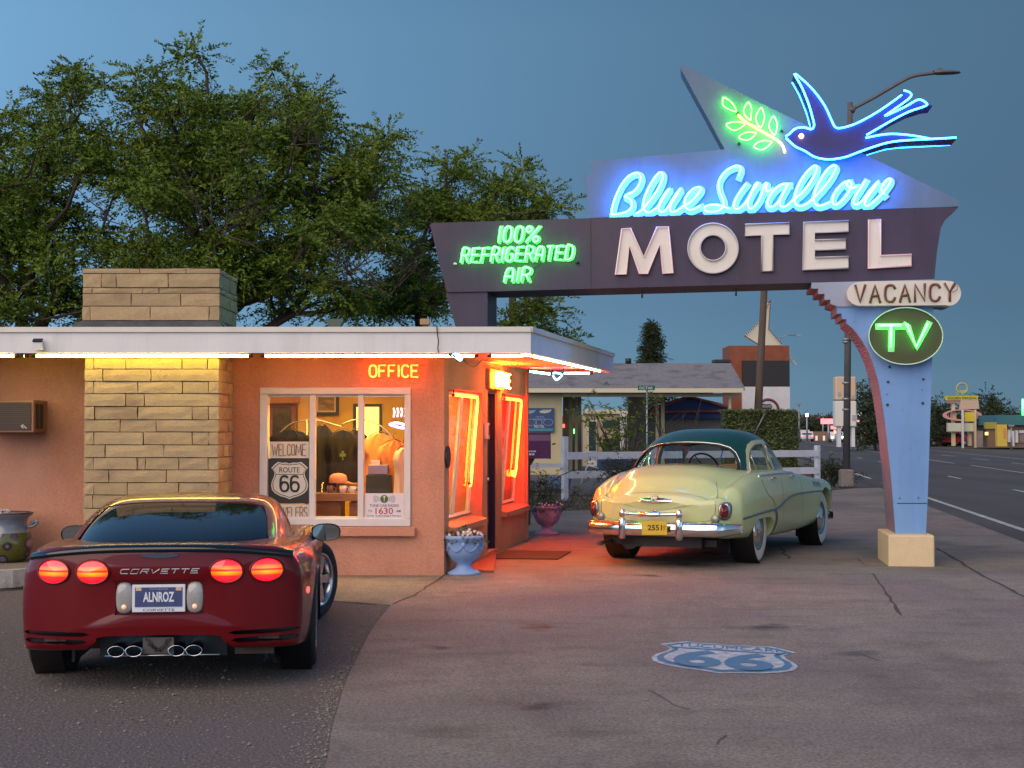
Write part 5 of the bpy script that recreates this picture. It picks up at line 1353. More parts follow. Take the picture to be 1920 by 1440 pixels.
# cabin
lv = [(.76, -.80, 2.30, .75, 3.2), (.86, -.68, 2.08, .725, 3.2), (.93, -.46, 1.93, .70, 3.2), (1.0, -.14, 1.75, .665, 3.1), (1.06, .20, 1.56, .615, 3.0), (1.105, .50, 1.38, .54, 2.8), (1.13, .75, 1.22, .41, 2.5), (1.142, .92, 1.05, .12, 2.2)]
rings = dome(lv, 84, 2.8, 5)
mb = MB(); mb.grid(rings, closed=True); c0 = V(0, 1.0, 1.1425); n_ = len(rings[-1]); mb.add([c0] + rings[-1], [(0, 1 + k, 1 + (k + 1) % n_) for k in range(n_)], True)
mb.add(rings[0], [tuple(range(n_))[::-1]])
cab = mb.mesh('cabin'); fixn(cab)
def shrink(me, k, dz, c=(0, .75)):
    m2 = me.copy()
    for v in m2.vertices: v.co = (v.co.x * k, c[1] + (v.co.y - c[1]) * k, v.co.z - dz)
    return m2
cav = shrink(cab, .972, .020)
rearwin = smooth_poly([(-.62, .845), (-.61, .90), (-.595, .96), (-.565, 1.03), (-.49, 1.085), (-.2, 1.102), (0, 1.106), (.2, 1.102), (.49, 1.085), (.565, 1.03), (.595, .96), (.61, .90), (.62, .845), (.3, .84), (-.3, .84)], 3)
sidewin = smooth_poly([(.62, 0.850), (.60, 0.885), (.78, 0.985), (1.05, 1.050), (1.3, 1.055), (1.6, 0.975), (1.86, 0.865), (1.80, 0.840), (1.2, 0.840)], 3)
windsh = smooth_poly([(-.66, 0.840), (-.62, 0.935), (-.50, 1.055), (0, 1.085), (.50, 1.055), (.62, 0.935), (.66, 0.840), (0, 0.825)], 3)
cut = joined(yprism(rearwin, -1.2, .45), xprism(sidewin, -1.0, -.45), xprism(sidewin, .45, 1.0), yprism(windsh, 1.5, 2.6))
cabin = boolean(cab, cut)
sharp(cabin, 30); cabin.materials.clear(); cabin.materials.append(M_redpaint)
obj('cabin', cabin, None, coupe, local=True)
inner = shrink(cab, .992, .0045)
sharp(inner, 60); inner.materials.clear(); inner.materials.append(M_tint)
obj('glazing', inner, None, coupe, local=True)
def at_rear(x, z, bv, off=.0, y0=-3):
    h = bv.ray_cast(V(x, y0, z), V(0, 1, 0)); y = h[0].y if h[0] is not None else -.9
    return V(x, y - off, z)
def at_side(y, z, bv, sd, off=0.0):
    h = bv.ray_cast(V(sd * 3, y, z), V(-sd, 0, 0)); x = h[0].x if h[0] is not None else sd * .9
    return V(x + sd * off, y, z)
# rear lip, brake light
mb = MB(); rows = []
for i in range(25):
    x = -.80 + 1.6 * i / 24; f = abs(x) / .80
    b = at_rear(x, .85 - .05 * f ** 4, cb_bvh); yb = b.y
    z0 = .868 - .055 * f ** 3
    rows.append([V(x, yb + .012, z0 - .018), V(x, yb - .018, z0 - .006), V(x, yb - .016, z0 + .020), V(x, yb + .05, z0 + .034), V(x, yb + .17, z0 + .03), V(x, yb + .2, z0 - .02)])
mb.grid(rows); obj('rear_spoiler', mb, M_blackgl, coupe, local=True, fix=True)
mb = MB(); ring = [(.115 * math.cos(a),   .838 + .016 * math.sin(a)) for a in np.linspace(0, 2 * math.pi, 24, endpoint=False)]
mb.prism([at_rear(x, z, cb_bvh, .010) for x, z in ring], (0, .02, 0)); obj('brake_light', mb, mat('dark_red_lens', (.05, .004, .006), None, rough=.15, coat=1), coupe, local=True, fix=True)
# tail lamps
ml, nt, bb_ = _base('tail_lamp_lens')
N, L = nt.nodes, nt.links
tcn = N.new('ShaderNodeTexCoord'); sx = N.new('ShaderNodeSeparateXYZ'); L.new(tcn.outputs['Generated'], sx.inputs[0])
rp = N.new('ShaderNodeValToRGB'); el = rp.color_ramp.elements
el[0].position, el[0].color = 0, (.75, .0, .01, 1); el[1].position, el[1].color = 1, (.75, .0, .01, 1)
for p_, c_ in ((.28, (1.0, .01, .01, 1)), (.33, (1, .09, .004, 1)), (.46, (1, .18, .006, 1)), (.50, (1, .015, .01, 1)), (.56, (1, .015, .01, 1)), (.60, (1, .12, .004, 1)), (.72, (1, .06, .004, 1)), (.76, (1, .01, .01, 1))):
    e = el.new(p_); e.color = c_
L.new(sx.outputs['Z'], rp.inputs[0])
xm = N.new('ShaderNodeMath'); xm.operation = 'SUBTRACT'; xm.inputs[1].default_value = .5; L.new(sx.outputs['X'], xm.inputs[0])
xa = N.new('ShaderNodeMath'); xa.operation = 'ABSOLUTE'; L.new(xm.outputs[0], xa.inputs[0])
mr = N.new('ShaderNodeMapRange'); mr.inputs[1].default_value = 0; mr.inputs[2].default_value = .5; mr.inputs[3].default_value = 4.2; mr.inputs[4].default_value = 1.3; L.new(xa.outputs[0], mr.inputs[0])
L.new(rp.outputs[0], bb_.inputs['Emission Color']); L.new(mr.outputs[0], bb_.inputs['Emission Strength'])
bb_.inputs['Base Color'].default_value = (.25, .01, .01, 1); bb_.inputs['Roughness'].default_value = .1; bb_.inputs['Coat Weight'].default_value = 1
for x in (-.715, -.465, .345, .59):
    x = {-.715: -.645, -.465: -.402, .345: .402, .59: .645}[x]
    zc = .738
    fn = lambda a, k: at_rear(x + .094 * k * math.cos(a), zc + .068 * k * math.sin(a), cb_bvh)
    aa = np.linspace(0, 2 * math.pi, 36, endpoint=False)
    rows = [[fn(a, 1.16) - V(0, .001, 0) for a in aa], [fn(a, 1.13) - V(0, .012, 0) for a in aa], [fn(a, 1.02) - V(0, .012, 0) for a in aa], [fn(a, 1.0) + V(0, .005, 0) for a in aa]]
    mb = MB(); mb.grid(rows, closed=True); lampo = obj('tail_lamp', mb, M_redpaint, coupe, local=True)
    rows = [[fn(a, k) - V(0, .006 + .012 * (1 - k * k), 0) for a in aa] for k in (1.0, .8, .55, .3, .05)]
    mb = MB(); mb.grid(rows, closed=True); obj('lens', mb, ml, lampo, local=True)
# number plate
M_pl = mat('plate_blue', (.045, .055, .16), (.06, .08, .20), 30, .4); M_plw = mat('plate_white', (.72, .74, .78), None, rough=.35)
yp = -.972
mb = MB(); mb.box((-.005, yp, .575), (.318, .012, .168), None, .004); plo = obj('number_plate', mb, M_plw, coupe, local=True)
mb = MB(); mb.box((-.005, yp - .008, .583), (.284, .004, .118)); obj('plate_field', mb, M_pl, plo, local=True)
obj('plate_number', text_map('ALNROZ|b', lambda a, b: V(-.098 + .186 * a, yp - .012, .553 + .062 * b)), M_plw, plo, local=True)
obj('state_lettering', text_map('TENNESSEE', lambda a, b: V(-.062 + .115 * a, yp - .012, .627 + .010 * b)), mat('plate_grey', (.30, .32, .42), None, rough=.5), plo, local=True)
obj('frame_lettering', text_map('CORVETTE', lambda a, b: V(-.10 + .19 * a, yp - .008, .498 + .014 * b)), mat('plate_ink', (.10, .13, .22), None, rough=.5), plo, local=True)
mb = MB(); mb.box((-.125, yp - .011, .632), (.034, .002, .020)); mb.box((.115, yp - .011, .632), (.034, .002, .020)); obj('sticker', mb, mat('sticker_orange', (.7, .45, .25), None, rough=.5), plo, local=True)
M_rev = mat('frosted_lens', (.32, .30, .28), (.40, .38, .36), 12, .2, coat=.8)
for s_ in (-1, 1):
    mb = MB(); x = s_ * .212; ring = smooth_poly([(x - .042, .50), (x + .042, .50), (x + .042, .655), (x - .042, .655)], 4)
    rows = [[V(x + (px - x) * k, -.956 - d_, .578 + (pz_ - .578) * k) for px, pz_ in ring] for k, d_ in ((1, 0), (.97, .014), (.8, .022), (.4, .026), (.02, .027))]
    mb.grid(rows, closed=True); rl = obj('reversing_lamp', mb, M_rev, coupe, local=True)
    mb = MB(); mb.lathe([(0, -.01), (.016, 0), (0, .01)], 8, Matrix.Rotation(math.pi / 2, 3, 'X'), o=(x, -.985, .525)); obj('bulb', mb, emit('bulb_amber', (1, .42, .12), .8), rl, local=True)
# lettering across the tail, drawn with strokes
M_silver = mat('silver_letter', (.62, .60, .62), None, rough=.3, metal=.2)
mb = MB(); word = 'CORVETTE'; x0 = -.235; wl_ = .060
BLK = {'C': [[(1, 1), (.15, 1), (0, .8), (0, .2), (.12, 0), (.95, 0)]], 'O': [[(.15, 1), (1, 1), (.85, 0), (0, 0), (.15, 1)]], 'R': [[(0, 0), (.15, 1), (1, 1), (.92, .5), (.1, .5)], [(.5, .5), (.9, 0)]], 'V': [[(.05, 1), (.35, 0), (1, 1)]], 'E': [[(1, 1), (.1, 1), (0, 0), (.95, 0)], [(.05, .5), (.85, .5)]], 'T': [[(0, 1), (1, 1)], [(.55, 1), (.45, 0)]]}
for i, ch in enumerate(word):
    for s_ in BLK[ch]:
        path = [at_rear(x0 + i * wl_ + .048 * a + .008 * b - 0, .728 + .026 * b, cb_bvh, .003) for a, b in s_]
        L1 = [p + V(0, 0, .0035) for p in path]; L2 = [p - V(.0015, 0, .0035) for p in path]
        mb.tube(path, .0032, 4, smooth=False)
obj('tail_lettering', mb, M_silver, coupe, local=True)
# slot inserts, exhausts, emblem plate
for s_ in (-1, 1):
    mb = MB(); mb.box((s_ * .63, -.74, .335), (.38, .04, .10)); obj('rear_vent', mb, M_blackpl, coupe, local=True)
    mb = MB(); mb.tube([at_rear(s_ * .46, .335, cb_bvh) + V(0, .01, 0), at_rear(s_ * .63, .337, cb_bvh) + V(0, .01, 0), V(s_ * .80, -.80, .341)], .008, 6); obj('vent_bar', mb, M_redpaint, coupe, local=True)
    mb = MB(); mb.box((s_ * .65, -.80, .310), (.13, .02, .022)); mb.box((s_ * .65, -.815, .310), (.03, .01, .018)); obj('vent_lamp', mb, mat('vent_brown', (.22, .13, .10), None, rough=.4), coupe, local=True)
mb = MB(); mb.box((0, -.74, .27), (.78, .02, .16)); obj('diffuser', mb, M_blackpl, coupe, local=True)
for i, x in enumerate((-.255, -.15, .105, .21)):
    mb = MB(); e = []
    for y, k in ((-.74, .92), (-1.0, 1.0), (-1.005, .93), (-.99, .86), (-.76, .84)):
        e.append([V(x + .052 * k * math.cos(a), y, .258 + .034 * k * math.sin(a)) for a in np.linspace(0, 2 * math.pi, 28, endpoint=False)])
    mb.grid(e, closed=True); eo = obj('exhaust_tip', mb, M_exh, coupe, local=True)
    mb = MB(); mb.add(e[-1], [tuple(range(28))]); obj('bore', mb, M_blackpl, eo, local=True)
mb = MB(); mb.prism([V(-.10, -.955, .235), V(.085, -.955, .235), V(.085, -.965, .335), V(-.10, -.965, .335)], (0, .01, 0)); ep = obj('emblem_plate', mb, mat('emblem_grey', (.16, .145, .14), None, rough=.4, metal=.5), coupe, local=True)
mb = MB()
for s_ in (-1, 1):
    mb.tube([V(-.008 + s_ * .055, -.974, .325), V(-.008 + s_ * .03, -.974, .285), V(-.008 - s_ * .02, -.972, .25)], .004, 5); mb.tube([V(-.008 + s_ * .075, -.974, .33), V(-.008 + s_ * .05, -.974, .30), V(-.008 + s_ * .06, -.974, .29)], .004, 5)
mb.tube(cat_rom([V(-.06, -.974, .30), V(-.04, -.974, .275), V(-.008, -.974, .262), V(.025, -.974, .275), V(.045, -.974, .30)], 3), .004, 5)
obj('flags_emblem', mb, M_blackpl, ep, local=True)
mb = MB(); mb.tube([V(-.33, -.93, .222), V(.36, -.93, .222)], .006, 6); obj('skid_bar', mb, M_exh, coupe, local=True)
mb = MB(); mb.box((.56, -.72, .225), (.24, .10, .05)); obj('muffler', mb, mat('muffler', (.09, .065, .05), None, rough=.6, metal=.5), coupe, local=True)
# wheels
def alloy(parent, x, y, r, w, sd, steer=0):
    wo, rot, h, rr = wheel(parent, x, y, r, w, sd, {'rim': .228}, steer)
    rm = MB(); rm.lathe([(.232, h * .86), (.222, h * .95), (.205, h * .80), (.195, h * .1), (.19, -h * .8)], 40); obj('rim', rot(rm), M_rim, wo, local=True)
    sp = MB()
    for k in range(5):
        a = 2 * math.pi * k / 5 + .3; ca, sa = math.cos(a), math.sin(a)
        def q(rad, off, z): return V(rad * ca - off * sa, rad * sa + off * ca, z)
        zt_ = h * .80
        sp.add([q(.035, -.030, zt_), q(.035, .030, zt_), q(.212, .040, zt_ * .95), q(.212, -.040, zt_ * .95), q(.035, -.036, zt_ - .05), q(.035, .036, zt_ - .05), q(.212, .046, zt_ - .05), q(.212, -.046, zt_ - .05)], [(0, 1, 2, 3), (0, 4, 5, 1), (1, 5, 6, 2), (3, 2, 6, 7), (0, 3, 7, 4)])
    sp.lathe([(.055, h * .6), (.055, h * .82), (.04, h * .87), (0, h * .88)], 20)
    obj('spokes', rot(sp), M_rim, wo, local=True, fix=True)
    br = MB(); br.lathe([(.165, h * .25), (.165, h * .1), (0, h * .1)], 30); br.lathe([(.165, h * .25), (.06, h * .25)], 30); obj('brake_disc', rot(br), M_steel, wo, local=True)
    return wo
alloy(coupe, -.795, 0, .335, .275, -1); alloy(coupe, .795, 0, .335, .275, 1)
alloy(coupe, -.785, 2.654, .325, .25, -1, R(-24)); alloy(coupe, .80, 2.654, .325, .25, 1, R(-26))
for s_ in (-1, 1):
    for y_ in (0, 2.654):
        wb = MB(); wb.lathe([(.365, -.2), (.365, 0)], 30, Matrix.Rotation(math.pi / 2, 3, 'Y'), o=(s_ * .80 + .1, y_, .33)); wb.box((s_ * .615, y_, .42), (.02, .8, .62)); obj('wheel_well', wb, M_blackpl, coupe, local=True)
# mirrors, marker lamp, door gap, handle
for s_ in (-1, 1):
    mb = MB(); c = V(s_ * .96, 1.62, .80)
    rows = []
    for k, (y, f) in enumerate(((-.055, .90), (-.06, 1.0), (-.02, 1.0), (.05, .86), (.10, .5), (.115, .05))):
        rows.append([c + V(.115 * f * math.copysign(abs(math.cos(a)) ** .75, math.cos(a)) , y, .068 * f * math.copysign(abs(math.sin(a)) ** .8, math.sin(a))) for a in np.linspace(0, 2 * math.pi, 28, endpoint=False)])
    mb.grid(rows, closed=True); mb.tube([c + V(-s_ * .06, .03, -.02), V(s_ * .82, 1.68, .75)], [.028, .036], 8)
    mo = obj('door_mirror', mb, M_blackgl, coupe, local=True)
    mb = MB(); mb.add([c + V(.105 * math.copysign(abs(math.cos(a)) ** .75, math.cos(a)), -.0545, .06 * math.copysign(abs(math.sin(a)) ** .8, math.sin(a))) for a in np.linspace(0, 2 * math.pi, 28, endpoint=False)], [tuple(range(28))])
    obj('mirror_glass', mb, mat('mirror', (.55, .58, .58), None, rough=.02, metal=1), mo, local=True)
    mb = MB(); ring = [(-.58 + .045 * math.cos(a), .575 + .022 * math.sin(a)) for a in np.linspace(0, 2 * math.pi, 14, endpoint=False)]
    mb.prism([at_side(y, z, cb_bvh, s_, .006) for y, z in ring], (-s_ * .02, 0, 0)); obj('marker_lamp', mb, emit('marker_red', (1, .06, .03), 1.2), coupe, local=True, fix=True)
    mb = MB()
    for y_, z0, z1 in ((.62, .30, .86), (2.0, .24, .80)):
        p = [at_side(y_, z, cb_bvh, s_, .001) for z in np.linspace(z0, z1, 9)]; mb.grid([[q - V(0, .004, 0) for q in p], [q + V(0, .004, 0) for q in p]], smooth=False)
    obj('door_gap', mb, M_blackpl, coupe, local=True)
mb = MB(); p = [V(x, -.665 + (abs(x) / .6) ** 2 * .0 + .0, .884) for x in np.linspace(-.58, .58, 9)]
q_ = [at_rear(x, .865, bvh_of(cab), .004, -2) for x in np.linspace(-.55, .55, 15)]
mb.tube(q_, .006, 6); obj('hatch_trim', mb, M_chrome, coupe, local=True)

# ---------------------------------------------------------------- old cream and green sedan
AZ = R(25.4)
BX, BY = 2.16, 18.37
M_cream_p = mat('lime_cream_paint', (.56, .60, .28), (.53, .57, .26), 1.0, .22, coat=.8)
M_greenp = mat('dark_green_paint', (.006, .058, .040), None, rough=.25, coat=.5)
M_wwall = mat('whitewall', (.62, .58, .52), (.52, .47, .40), 10, .7)
sedan = thing('vintage_sedan', 'old rounded cream sedan with dark green roof, chrome bumper and whitewall tyres', 'car', (BX, BY, .014), -AZ)
b0 = [(0, .36), (.5, .36), (.76, .36), (.85, .40), (.885, .50), (.89, .62), (.87, .735), (.81, .80), (.73, .815), (.665, .80), (.615, .80), (.50, .835), (.28, .86), (0, .868)]
def mixs(p, k, cz): return [(x * k, cz + (z - cz) * k) for x, z in p]
st = [(-1.20, mixs(b0, .60, .62)), (-1.185, mixs(b0, .84, .62)), (-1.15, mixs(b0, .935, .62)), (-1.08, mixs(b0, .985, .62)),
      (-.95, [(0, .34), (.5, .34), (.78, .34), (.88, .40), (.925, .52), (.93, .66), (.915, .79), (.86, .865), (.775, .88), (.70, .865), (.64, .885), (.51, .945), (.28, .975), (0, .982)]),
      (-.6, [(0, .32), (.5, .32), (.80, .32), (.90, .38), (.95, .52), (.955, .68), (.945, .81), (.895, .90), (.81, .925), (.74, .925), (.67, .955), (.52, 1.015), (.28, 1.045), (0, 1.052)]),
      (-.1, [(0, .30), (.5, .30), (.82, .30), (.91, .36), (.955, .50), (.965, .68), (.955, .82), (.92, .92), (.85, .965), (.77, .98), (.69, 1.0), (.53, 1.03), (.28, 1.05), (0, 1.055)]),
      (.5, [(0, .28), (.5, .28), (.82, .28), (.91, .34), (.955, .48), (.965, .66), (.955, .80), (.925, .92), (.87, .975), (.79, .995), (.70, 1.0), (.53, 1.01), (.28, 1.01), (0, 1.01)]),
      (1.3, [(0, .27), (.5, .27), (.82, .27), (.91, .33), (.95, .48), (.955, .66), (.945, .80), (.92, .92), (.87, .975), (.79, .99), (.70, .995), (.53, 1.0), (.28, 1.0), (0, 1.0)]),
      (2.1, [(0, .28), (.5, .28), (.82, .28), (.91, .34), (.945, .48), (.95, .66), (.94, .80), (.91, .905), (.85, .955), (.77, .97), (.68, .985), (.50, 1.03), (.28, 1.06), (0, 1.065)]),
      (2.8, [(0, .30), (.5, .30), (.82, .31), (.92, .38), (.965, .52), (.97, .68), (.955, .81), (.915, .89), (.84, .935), (.74, .94), (.64, .945), (.46, 1.02), (.26, 1.065), (0, 1.075)]),
      (3.4, [(0, .34), (.5, .34), (.80, .35), (.91, .42), (.955, .54), (.96, .68), (.945, .80), (.90, .87), (.81, .905), (.70, .89), (.60, .88), (.42, .97), (.24, 1.02), (0, 1.03)]),
      (3.75, [(0, .40), (.45, .40), (.70, .41), (.82, .46), (.88, .56), (.89, .68), (.87, .77), (.81, .82), (.72, .84), (.62, .82), (.52, .80), (.38, .86), (.22, .90), (0, .91)]),
      (3.9, [(0, .46), (.35, .46), (.58, .47), (.68, .50), (.73, .57), (.74, .66), (.72, .73), (.67, .76), (.58, .77), (.50, .76), (.42, .75), (.3, .77), (.18, .79), (0, .80)])]
def bwarp(p):
    k = max(0.0, min(1.0, (-.4 - p.y) / .7)); return V(p.x, p.y + k * .16 * (abs(p.x) / .9) ** 2.4 + k * .10 * max(0, (p.z - .75) / .3), p.z)
def raise_(y, p):
    k = float(np.interp(y, [-1.15, -.9, -.1, 1.6, 2.8], [1.12, 1.32, 1.42, 1.36, 1.0]))
    return [(x, z if z < .75 else .75 + (z - .75) * k) for x, z in p]
st = [(y, raise_(y, p)) for y, p in st]
Gb = loft(st, 66, 5, bwarp)
body = close_grid(Gb, 'body')
arch = MB()
for s_ in (-1, 1):
    ra_ = xprism(smooth_poly([(-.40, .15), (-.39, .36), (-.33, .49), (-.2, .535), (.2, .54), (.36, .51), (.45, .42), (.47, .30), (.46, .15)], 3), s_ * .66, s_ * 1.3); arch.add(ra_.v, ra_.f)
    arch.cyl((s_ * .66, 3.08, .385), (s_ * 1.3, 3.08, .385), .415, n=44); arch.box((s_ * .98, 3.08, .16), (.64, .815, .32))
cabhole = [(-.50, .86), (-.46, 1.2), (2.1, 1.2), (2.14, .86)]
deckcut = MB(); hole = dome([(.72, -.22, 2.12, .68), (1.4, -.22, 2.12, .68)], 48, 3.2, 1); deckcut.grid(hole, closed=True); deckcut.add(hole[0], [tuple(range(48))]); deckcut.add(hole[-1], [tuple(range(48))])
body = boolean(body, joined(arch))
body = boolean(body, joined(deckcut))
sharp(body, 32); body.materials.clear(); body.materials.append(M_cream_p)
obj('body', body, None, sedan, local=True)
bb = bvh_of(body)
# greenhouse
lv = [(.98, -.66, 2.46, .80, 2.7), (1.08, -.58, 2.33, .79, 2.7), (1.17, -.48, 2.19, .772, 2.7), (1.26, -.34, 2.04, .75, 2.65), (1.35, -.17, 1.88, .715, 2.6), (1.44, .03, 1.69, .66, 2.5), (1.515, .23, 1.51, .575, 2.4), (1.57, .43, 1.34, .45, 2.3), (1.598, .62, 1.18, .28, 2.15), (1.607, .8, 1.02, .06, 2.0)]
rings = dome(lv, 96, 2.5, 5)
def domemesh(rings, nm):
    mb = MB(); mb.grid(rings, closed=True); n_ = len(rings[0]); c0 = V(0, .9, rings[-1][0].z + .0005)
    mb.add([c0] + rings[-1], [(0, 1 + k, 1 + (k + 1) % n_) for k in range(n_)], True); mb.add(rings[0], [tuple(range(n_))[::-1]])
    me = mb.mesh(nm); fixn(me); return me
gh = domemesh(rings, 'roof')
innerd = shrink(gh, .955, .035, (0, .8))
for v in innerd.vertices:
    if v.co.z < 1.0: v.co.z = .80
sw = smooth_poly([(.02, 1.075), (.03, 1.15), (.16, 1.29), (.36, 1.375), (.66, 1.405), (.80, 1.405), (.80, 1.06), (.4, 1.06)], 3)
sw = [(0.170, 1.099), (0.170, 1.137), (0.210, 1.212), (0.300, 1.296), (0.420, 1.358), (0.570, 1.400), (0.750, 1.414), (0.850, 1.414), (0.880, 1.381), (0.950, 1.099), (0.930, 1.085), (0.190, 1.085)]
sw2 = [(1.060, 1.099), (1.000, 1.391), (1.030, 1.414), (1.240, 1.409), (1.440, 1.381), (1.580, 1.334), (1.820, 1.109), (1.810, 1.085), (1.080, 1.085)]
rw = [(-0.660, 1.081), (-0.665, 1.134), (-0.640, 1.208), (-0.580, 1.304), (-0.500, 1.367), (-0.380, 1.405), (-0.200, 1.426), (0.000, 1.431), (0.200, 1.426), (0.380, 1.405), (0.500, 1.367), (0.580, 1.304), (0.640, 1.208), (0.665, 1.134), (0.660, 1.081), (0.300, 1.060), (-0.300, 1.060)]
ws = [(-0.640, 1.080), (-0.620, 1.222), (-0.520, 1.365), (-0.300, 1.412), (0.000, 1.422), (0.300, 1.412), (0.520, 1.365), (0.620, 1.222), (0.640, 1.080)]
wins = [yprism(rw, -1.0, .20), yprism(ws, 1.55, 2.8)] + [xprism(s, a, b) for s in (sw, sw2) for a, b in ((-1.1, -.5), (.5, 1.1))]
shell = boolean(gh, innerd)
glassd = shrink(gh, .985, .010, (0, .8))
shell = boolean(shell, joined(*wins))
panel_p = [(0.090, 0.925), (0.090, 1.125), (0.150, 1.225), (0.260, 1.335), (0.400, 1.410), (0.590, 1.455), (0.810, 1.470), (1.210, 1.465), (1.440, 1.435), (1.610, 1.375), (1.910, 1.075), (1.970, 0.925)]
side_cut = joined(xprism(panel_p, .45, 1.2), xprism(panel_p, -1.2, -.45))
roof_m = boolean(shell, side_cut)
side_m = boolean(shell, joined(xprism(panel_p, .45, 1.2), xprism(panel_p, -1.2, -.45)), 'INTERSECT')
for me, m, nm in ((roof_m, M_greenp, 'roof'), (side_m, M_cream_p, 'window_surround')):
    sharp(me, 30); me.materials.clear(); me.materials.append(m); obj(nm, me, None, sedan, local=True)
gin = shrink(glassd, .992, .004, (0, .8))
gshell = boolean(glassd, gin)
M_cglass = glass('car_glass', (.93, .96, .95), 1.55)
for nm, w_ in (('rear_window', [wins[0]]), ('windscreen', [wins[1]]), *[('side_window', [q]) for q in wins[2:6]]):
    gm = boolean(gshell, joined(*w_), 'INTERSECT'); sharp(gm, 40); gm.materials.clear(); gm.materials.append(M_cglass); obj(nm, gm, None, sedan, local=True)
gb = bvh_of(gh)
def on_gh_rear(x, z, off=0.0): h = gb.ray_cast(V(x, -4, z), V(0, 1, 0)); return h[0] - V(0, off, 0)
def on_gh_side(y, z, sd, off=0.0): h = gb.ray_cast(V(sd * 4, y, z), V(-sd, 0, 0)); return h[0] + V(sd * off, 0, 0)
mb = MB(); mb.tube([on_gh_rear(x, z, .002) for x, z in rw], .011, 6, closed=True); obj('window_seal', mb, M_blackpl, sedan, local=True)
mb = MB(); mb.tube([on_gh_rear(x, z + (.012 if z > 1.09 else -.012), .004) for x, z in [(a * 1.022, b) for a, b in rw]], .0075, 6, closed=True); obj('window_trim', mb, M_chrome, sedan, local=True)
for x in (-.52, .52):
    mb = MB(); mb.tube([on_gh_rear(x * (1 - .12 * k), 1.08 + .29 * k, .004) for k in np.linspace(0, 1, 6)], .009, 6); obj('glazing_bar', mb, M_chrome, sedan, local=True)
for sd in (-1, 1):
    for s_ in (sw, sw2):
        mb = MB(); mb.tube([on_gh_side(y, z, sd, .002) for y, z in s_], .009, 6, closed=True); obj('window_trim', mb, mat('trim_metal', (.45, .45, .44), None, rough=.3, metal=.9), sedan, local=True)
    mb = MB(); mb.tube([on_gh_side(.38, 1.09, sd, -.008), on_gh_side(.34, 1.33, sd, -.008)], .009, 6); obj('vent_bar', mb, M_chrome, sedan, local=True)
    mb = MB(); p = [at_side(y, 1.045 - .01 * abs(y - .8), bb, sd, .006) for y in np.linspace(-.0, 2.0, 14)]; mb.tube(p, .009, 6); obj('belt_trim', mb, M_chrome, sedan, local=True)
    # sweeping side strip
    sw_ = [(-.80, .565), (-.5, .585), (-.2, .60), (.15, .612), (.45, .62), (.66, .64), (.9, .69), (1.25, .745), (1.7, .765), (2.2, .765), (2.7, .76), (3.1, .75), (3.5, .735)]
    P2 = cat_rom([(0, a, b) for a, b in sw_], 5)
    up_, dn = [at_side(p.y, p.z + .012, bb, sd, .004) for p in P2], [at_side(p.y, p.z - .014, bb, sd, .004) for p in P2]
    md = [at_side(p.y, p.z, bb, sd, .018) for p in P2]
    mb = MB(); mb.grid([up_, md, dn]); obj('sweep_strip', mb, mat('strip_metal', (.36, .37, .36), None, rough=.25, metal=1.0), sedan, local=True)
    mb = MB(); dn2 = cat_rom([(0, .50, .61), (0, .56, .54), (0, .57, .46), (0, .54, .37), (0, .50, .30)], 4); wdt = np.linspace(.065, .02, len(dn2))
    mb.grid([[at_side(p.y - w_, p.z, bb, sd, .004) for p, w_ in zip(dn2, wdt)], [at_side(p.y, p.z, bb, sd, .014) for p in dn2], [at_side(p.y + w_ * .7, p.z, bb, sd, .004) for p, w_ in zip(dn2, wdt)]]); obj('stone_guard', mb, mat('strip_metal', None), sedan, local=True)
    for k in range(3):
        mb = MB(); yy = 2.52 + k * .135; ring = [at_side(yy + .033 * math.cos(a), .865 - .006 * k + .045 * math.sin(a), bb, sd, .006) for a in np.linspace(0, 2 * math.pi, 16, endpoint=False)]
        ring2 = [at_side(yy + .022 * math.cos(a), .865 - .006 * k + .032 * math.sin(a), bb, sd, .010) for a in np.linspace(0, 2 * math.pi, 16, endpoint=False)]
        mb.grid([ring, ring2], closed=True); po_ = obj('port_hole', mb, M_chrome, sedan, local=True)
        mb = MB(); mb.add(ring2, [tuple(range(16))]); obj('opening', mb, M_blackpl, po_, local=True)
    for y_ in (.42, 1.34):
        mb = MB(); a, b = at_side(y_, 1.0, bb, sd, .03), at_side(y_ + .15, 1.0, bb, sd, .03); mb.tube([a - V(sd * .03, 0, 0), a, b, b - V(sd * .03, 0, 0)], .010, 6); obj('door_handle', mb, M_chrome, sedan, local=True)
    mb = MB()
    for pth in ([(-.08 + .10, 1.0), (.06, .9), (.20, .80), (.38, .74), (.5, .60), (.5, .32)], [(.88, 1.0), (.88, .6), (.88, .31)], [(1.86, .97), (1.86, .6), (1.86, .31)], [(.5, .315), (1.2, .31), (1.86, .31)]):
        p = [at_side(q.y, q.z, bb, sd, .0012) for q in cat_rom([(0, a, b) for a, b in pth], 5)]
        mb.grid([[q - V(0, .004, .003) for q in p], [q + V(0, .004, .003) for q in p]], smooth=False)
    obj('door_gap', mb, mat('gap_dark', (.05, .06, .03), None, rough=.8), sedan, local=True)
    # tail lamps
    xr, zc = sd * .80, .665
    f = lambda a, k: at_rear(xr + .052 * k * math.copysign(abs(math.cos(a)) ** .7, math.cos(a)), zc + .092 * k * math.copysign(abs(math.sin(a)) ** .8, math.sin(a)), bb)
    aa = np.linspace(0, 2 * math.pi, 26, endpoint=False); yb_m = min(f(a, 1).y for a in aa)
    rows = [[f(a, 1.1) for a in aa], [V(f(a, 1.1).x, min(f(a, 1.1).y, yb_m + .06) - .035, f(a, 1.1).z) for a in aa], [V(f(a, .82).x, min(f(a, .82).y, yb_m + .06) - .04, f(a, .82).z) for a in aa]]
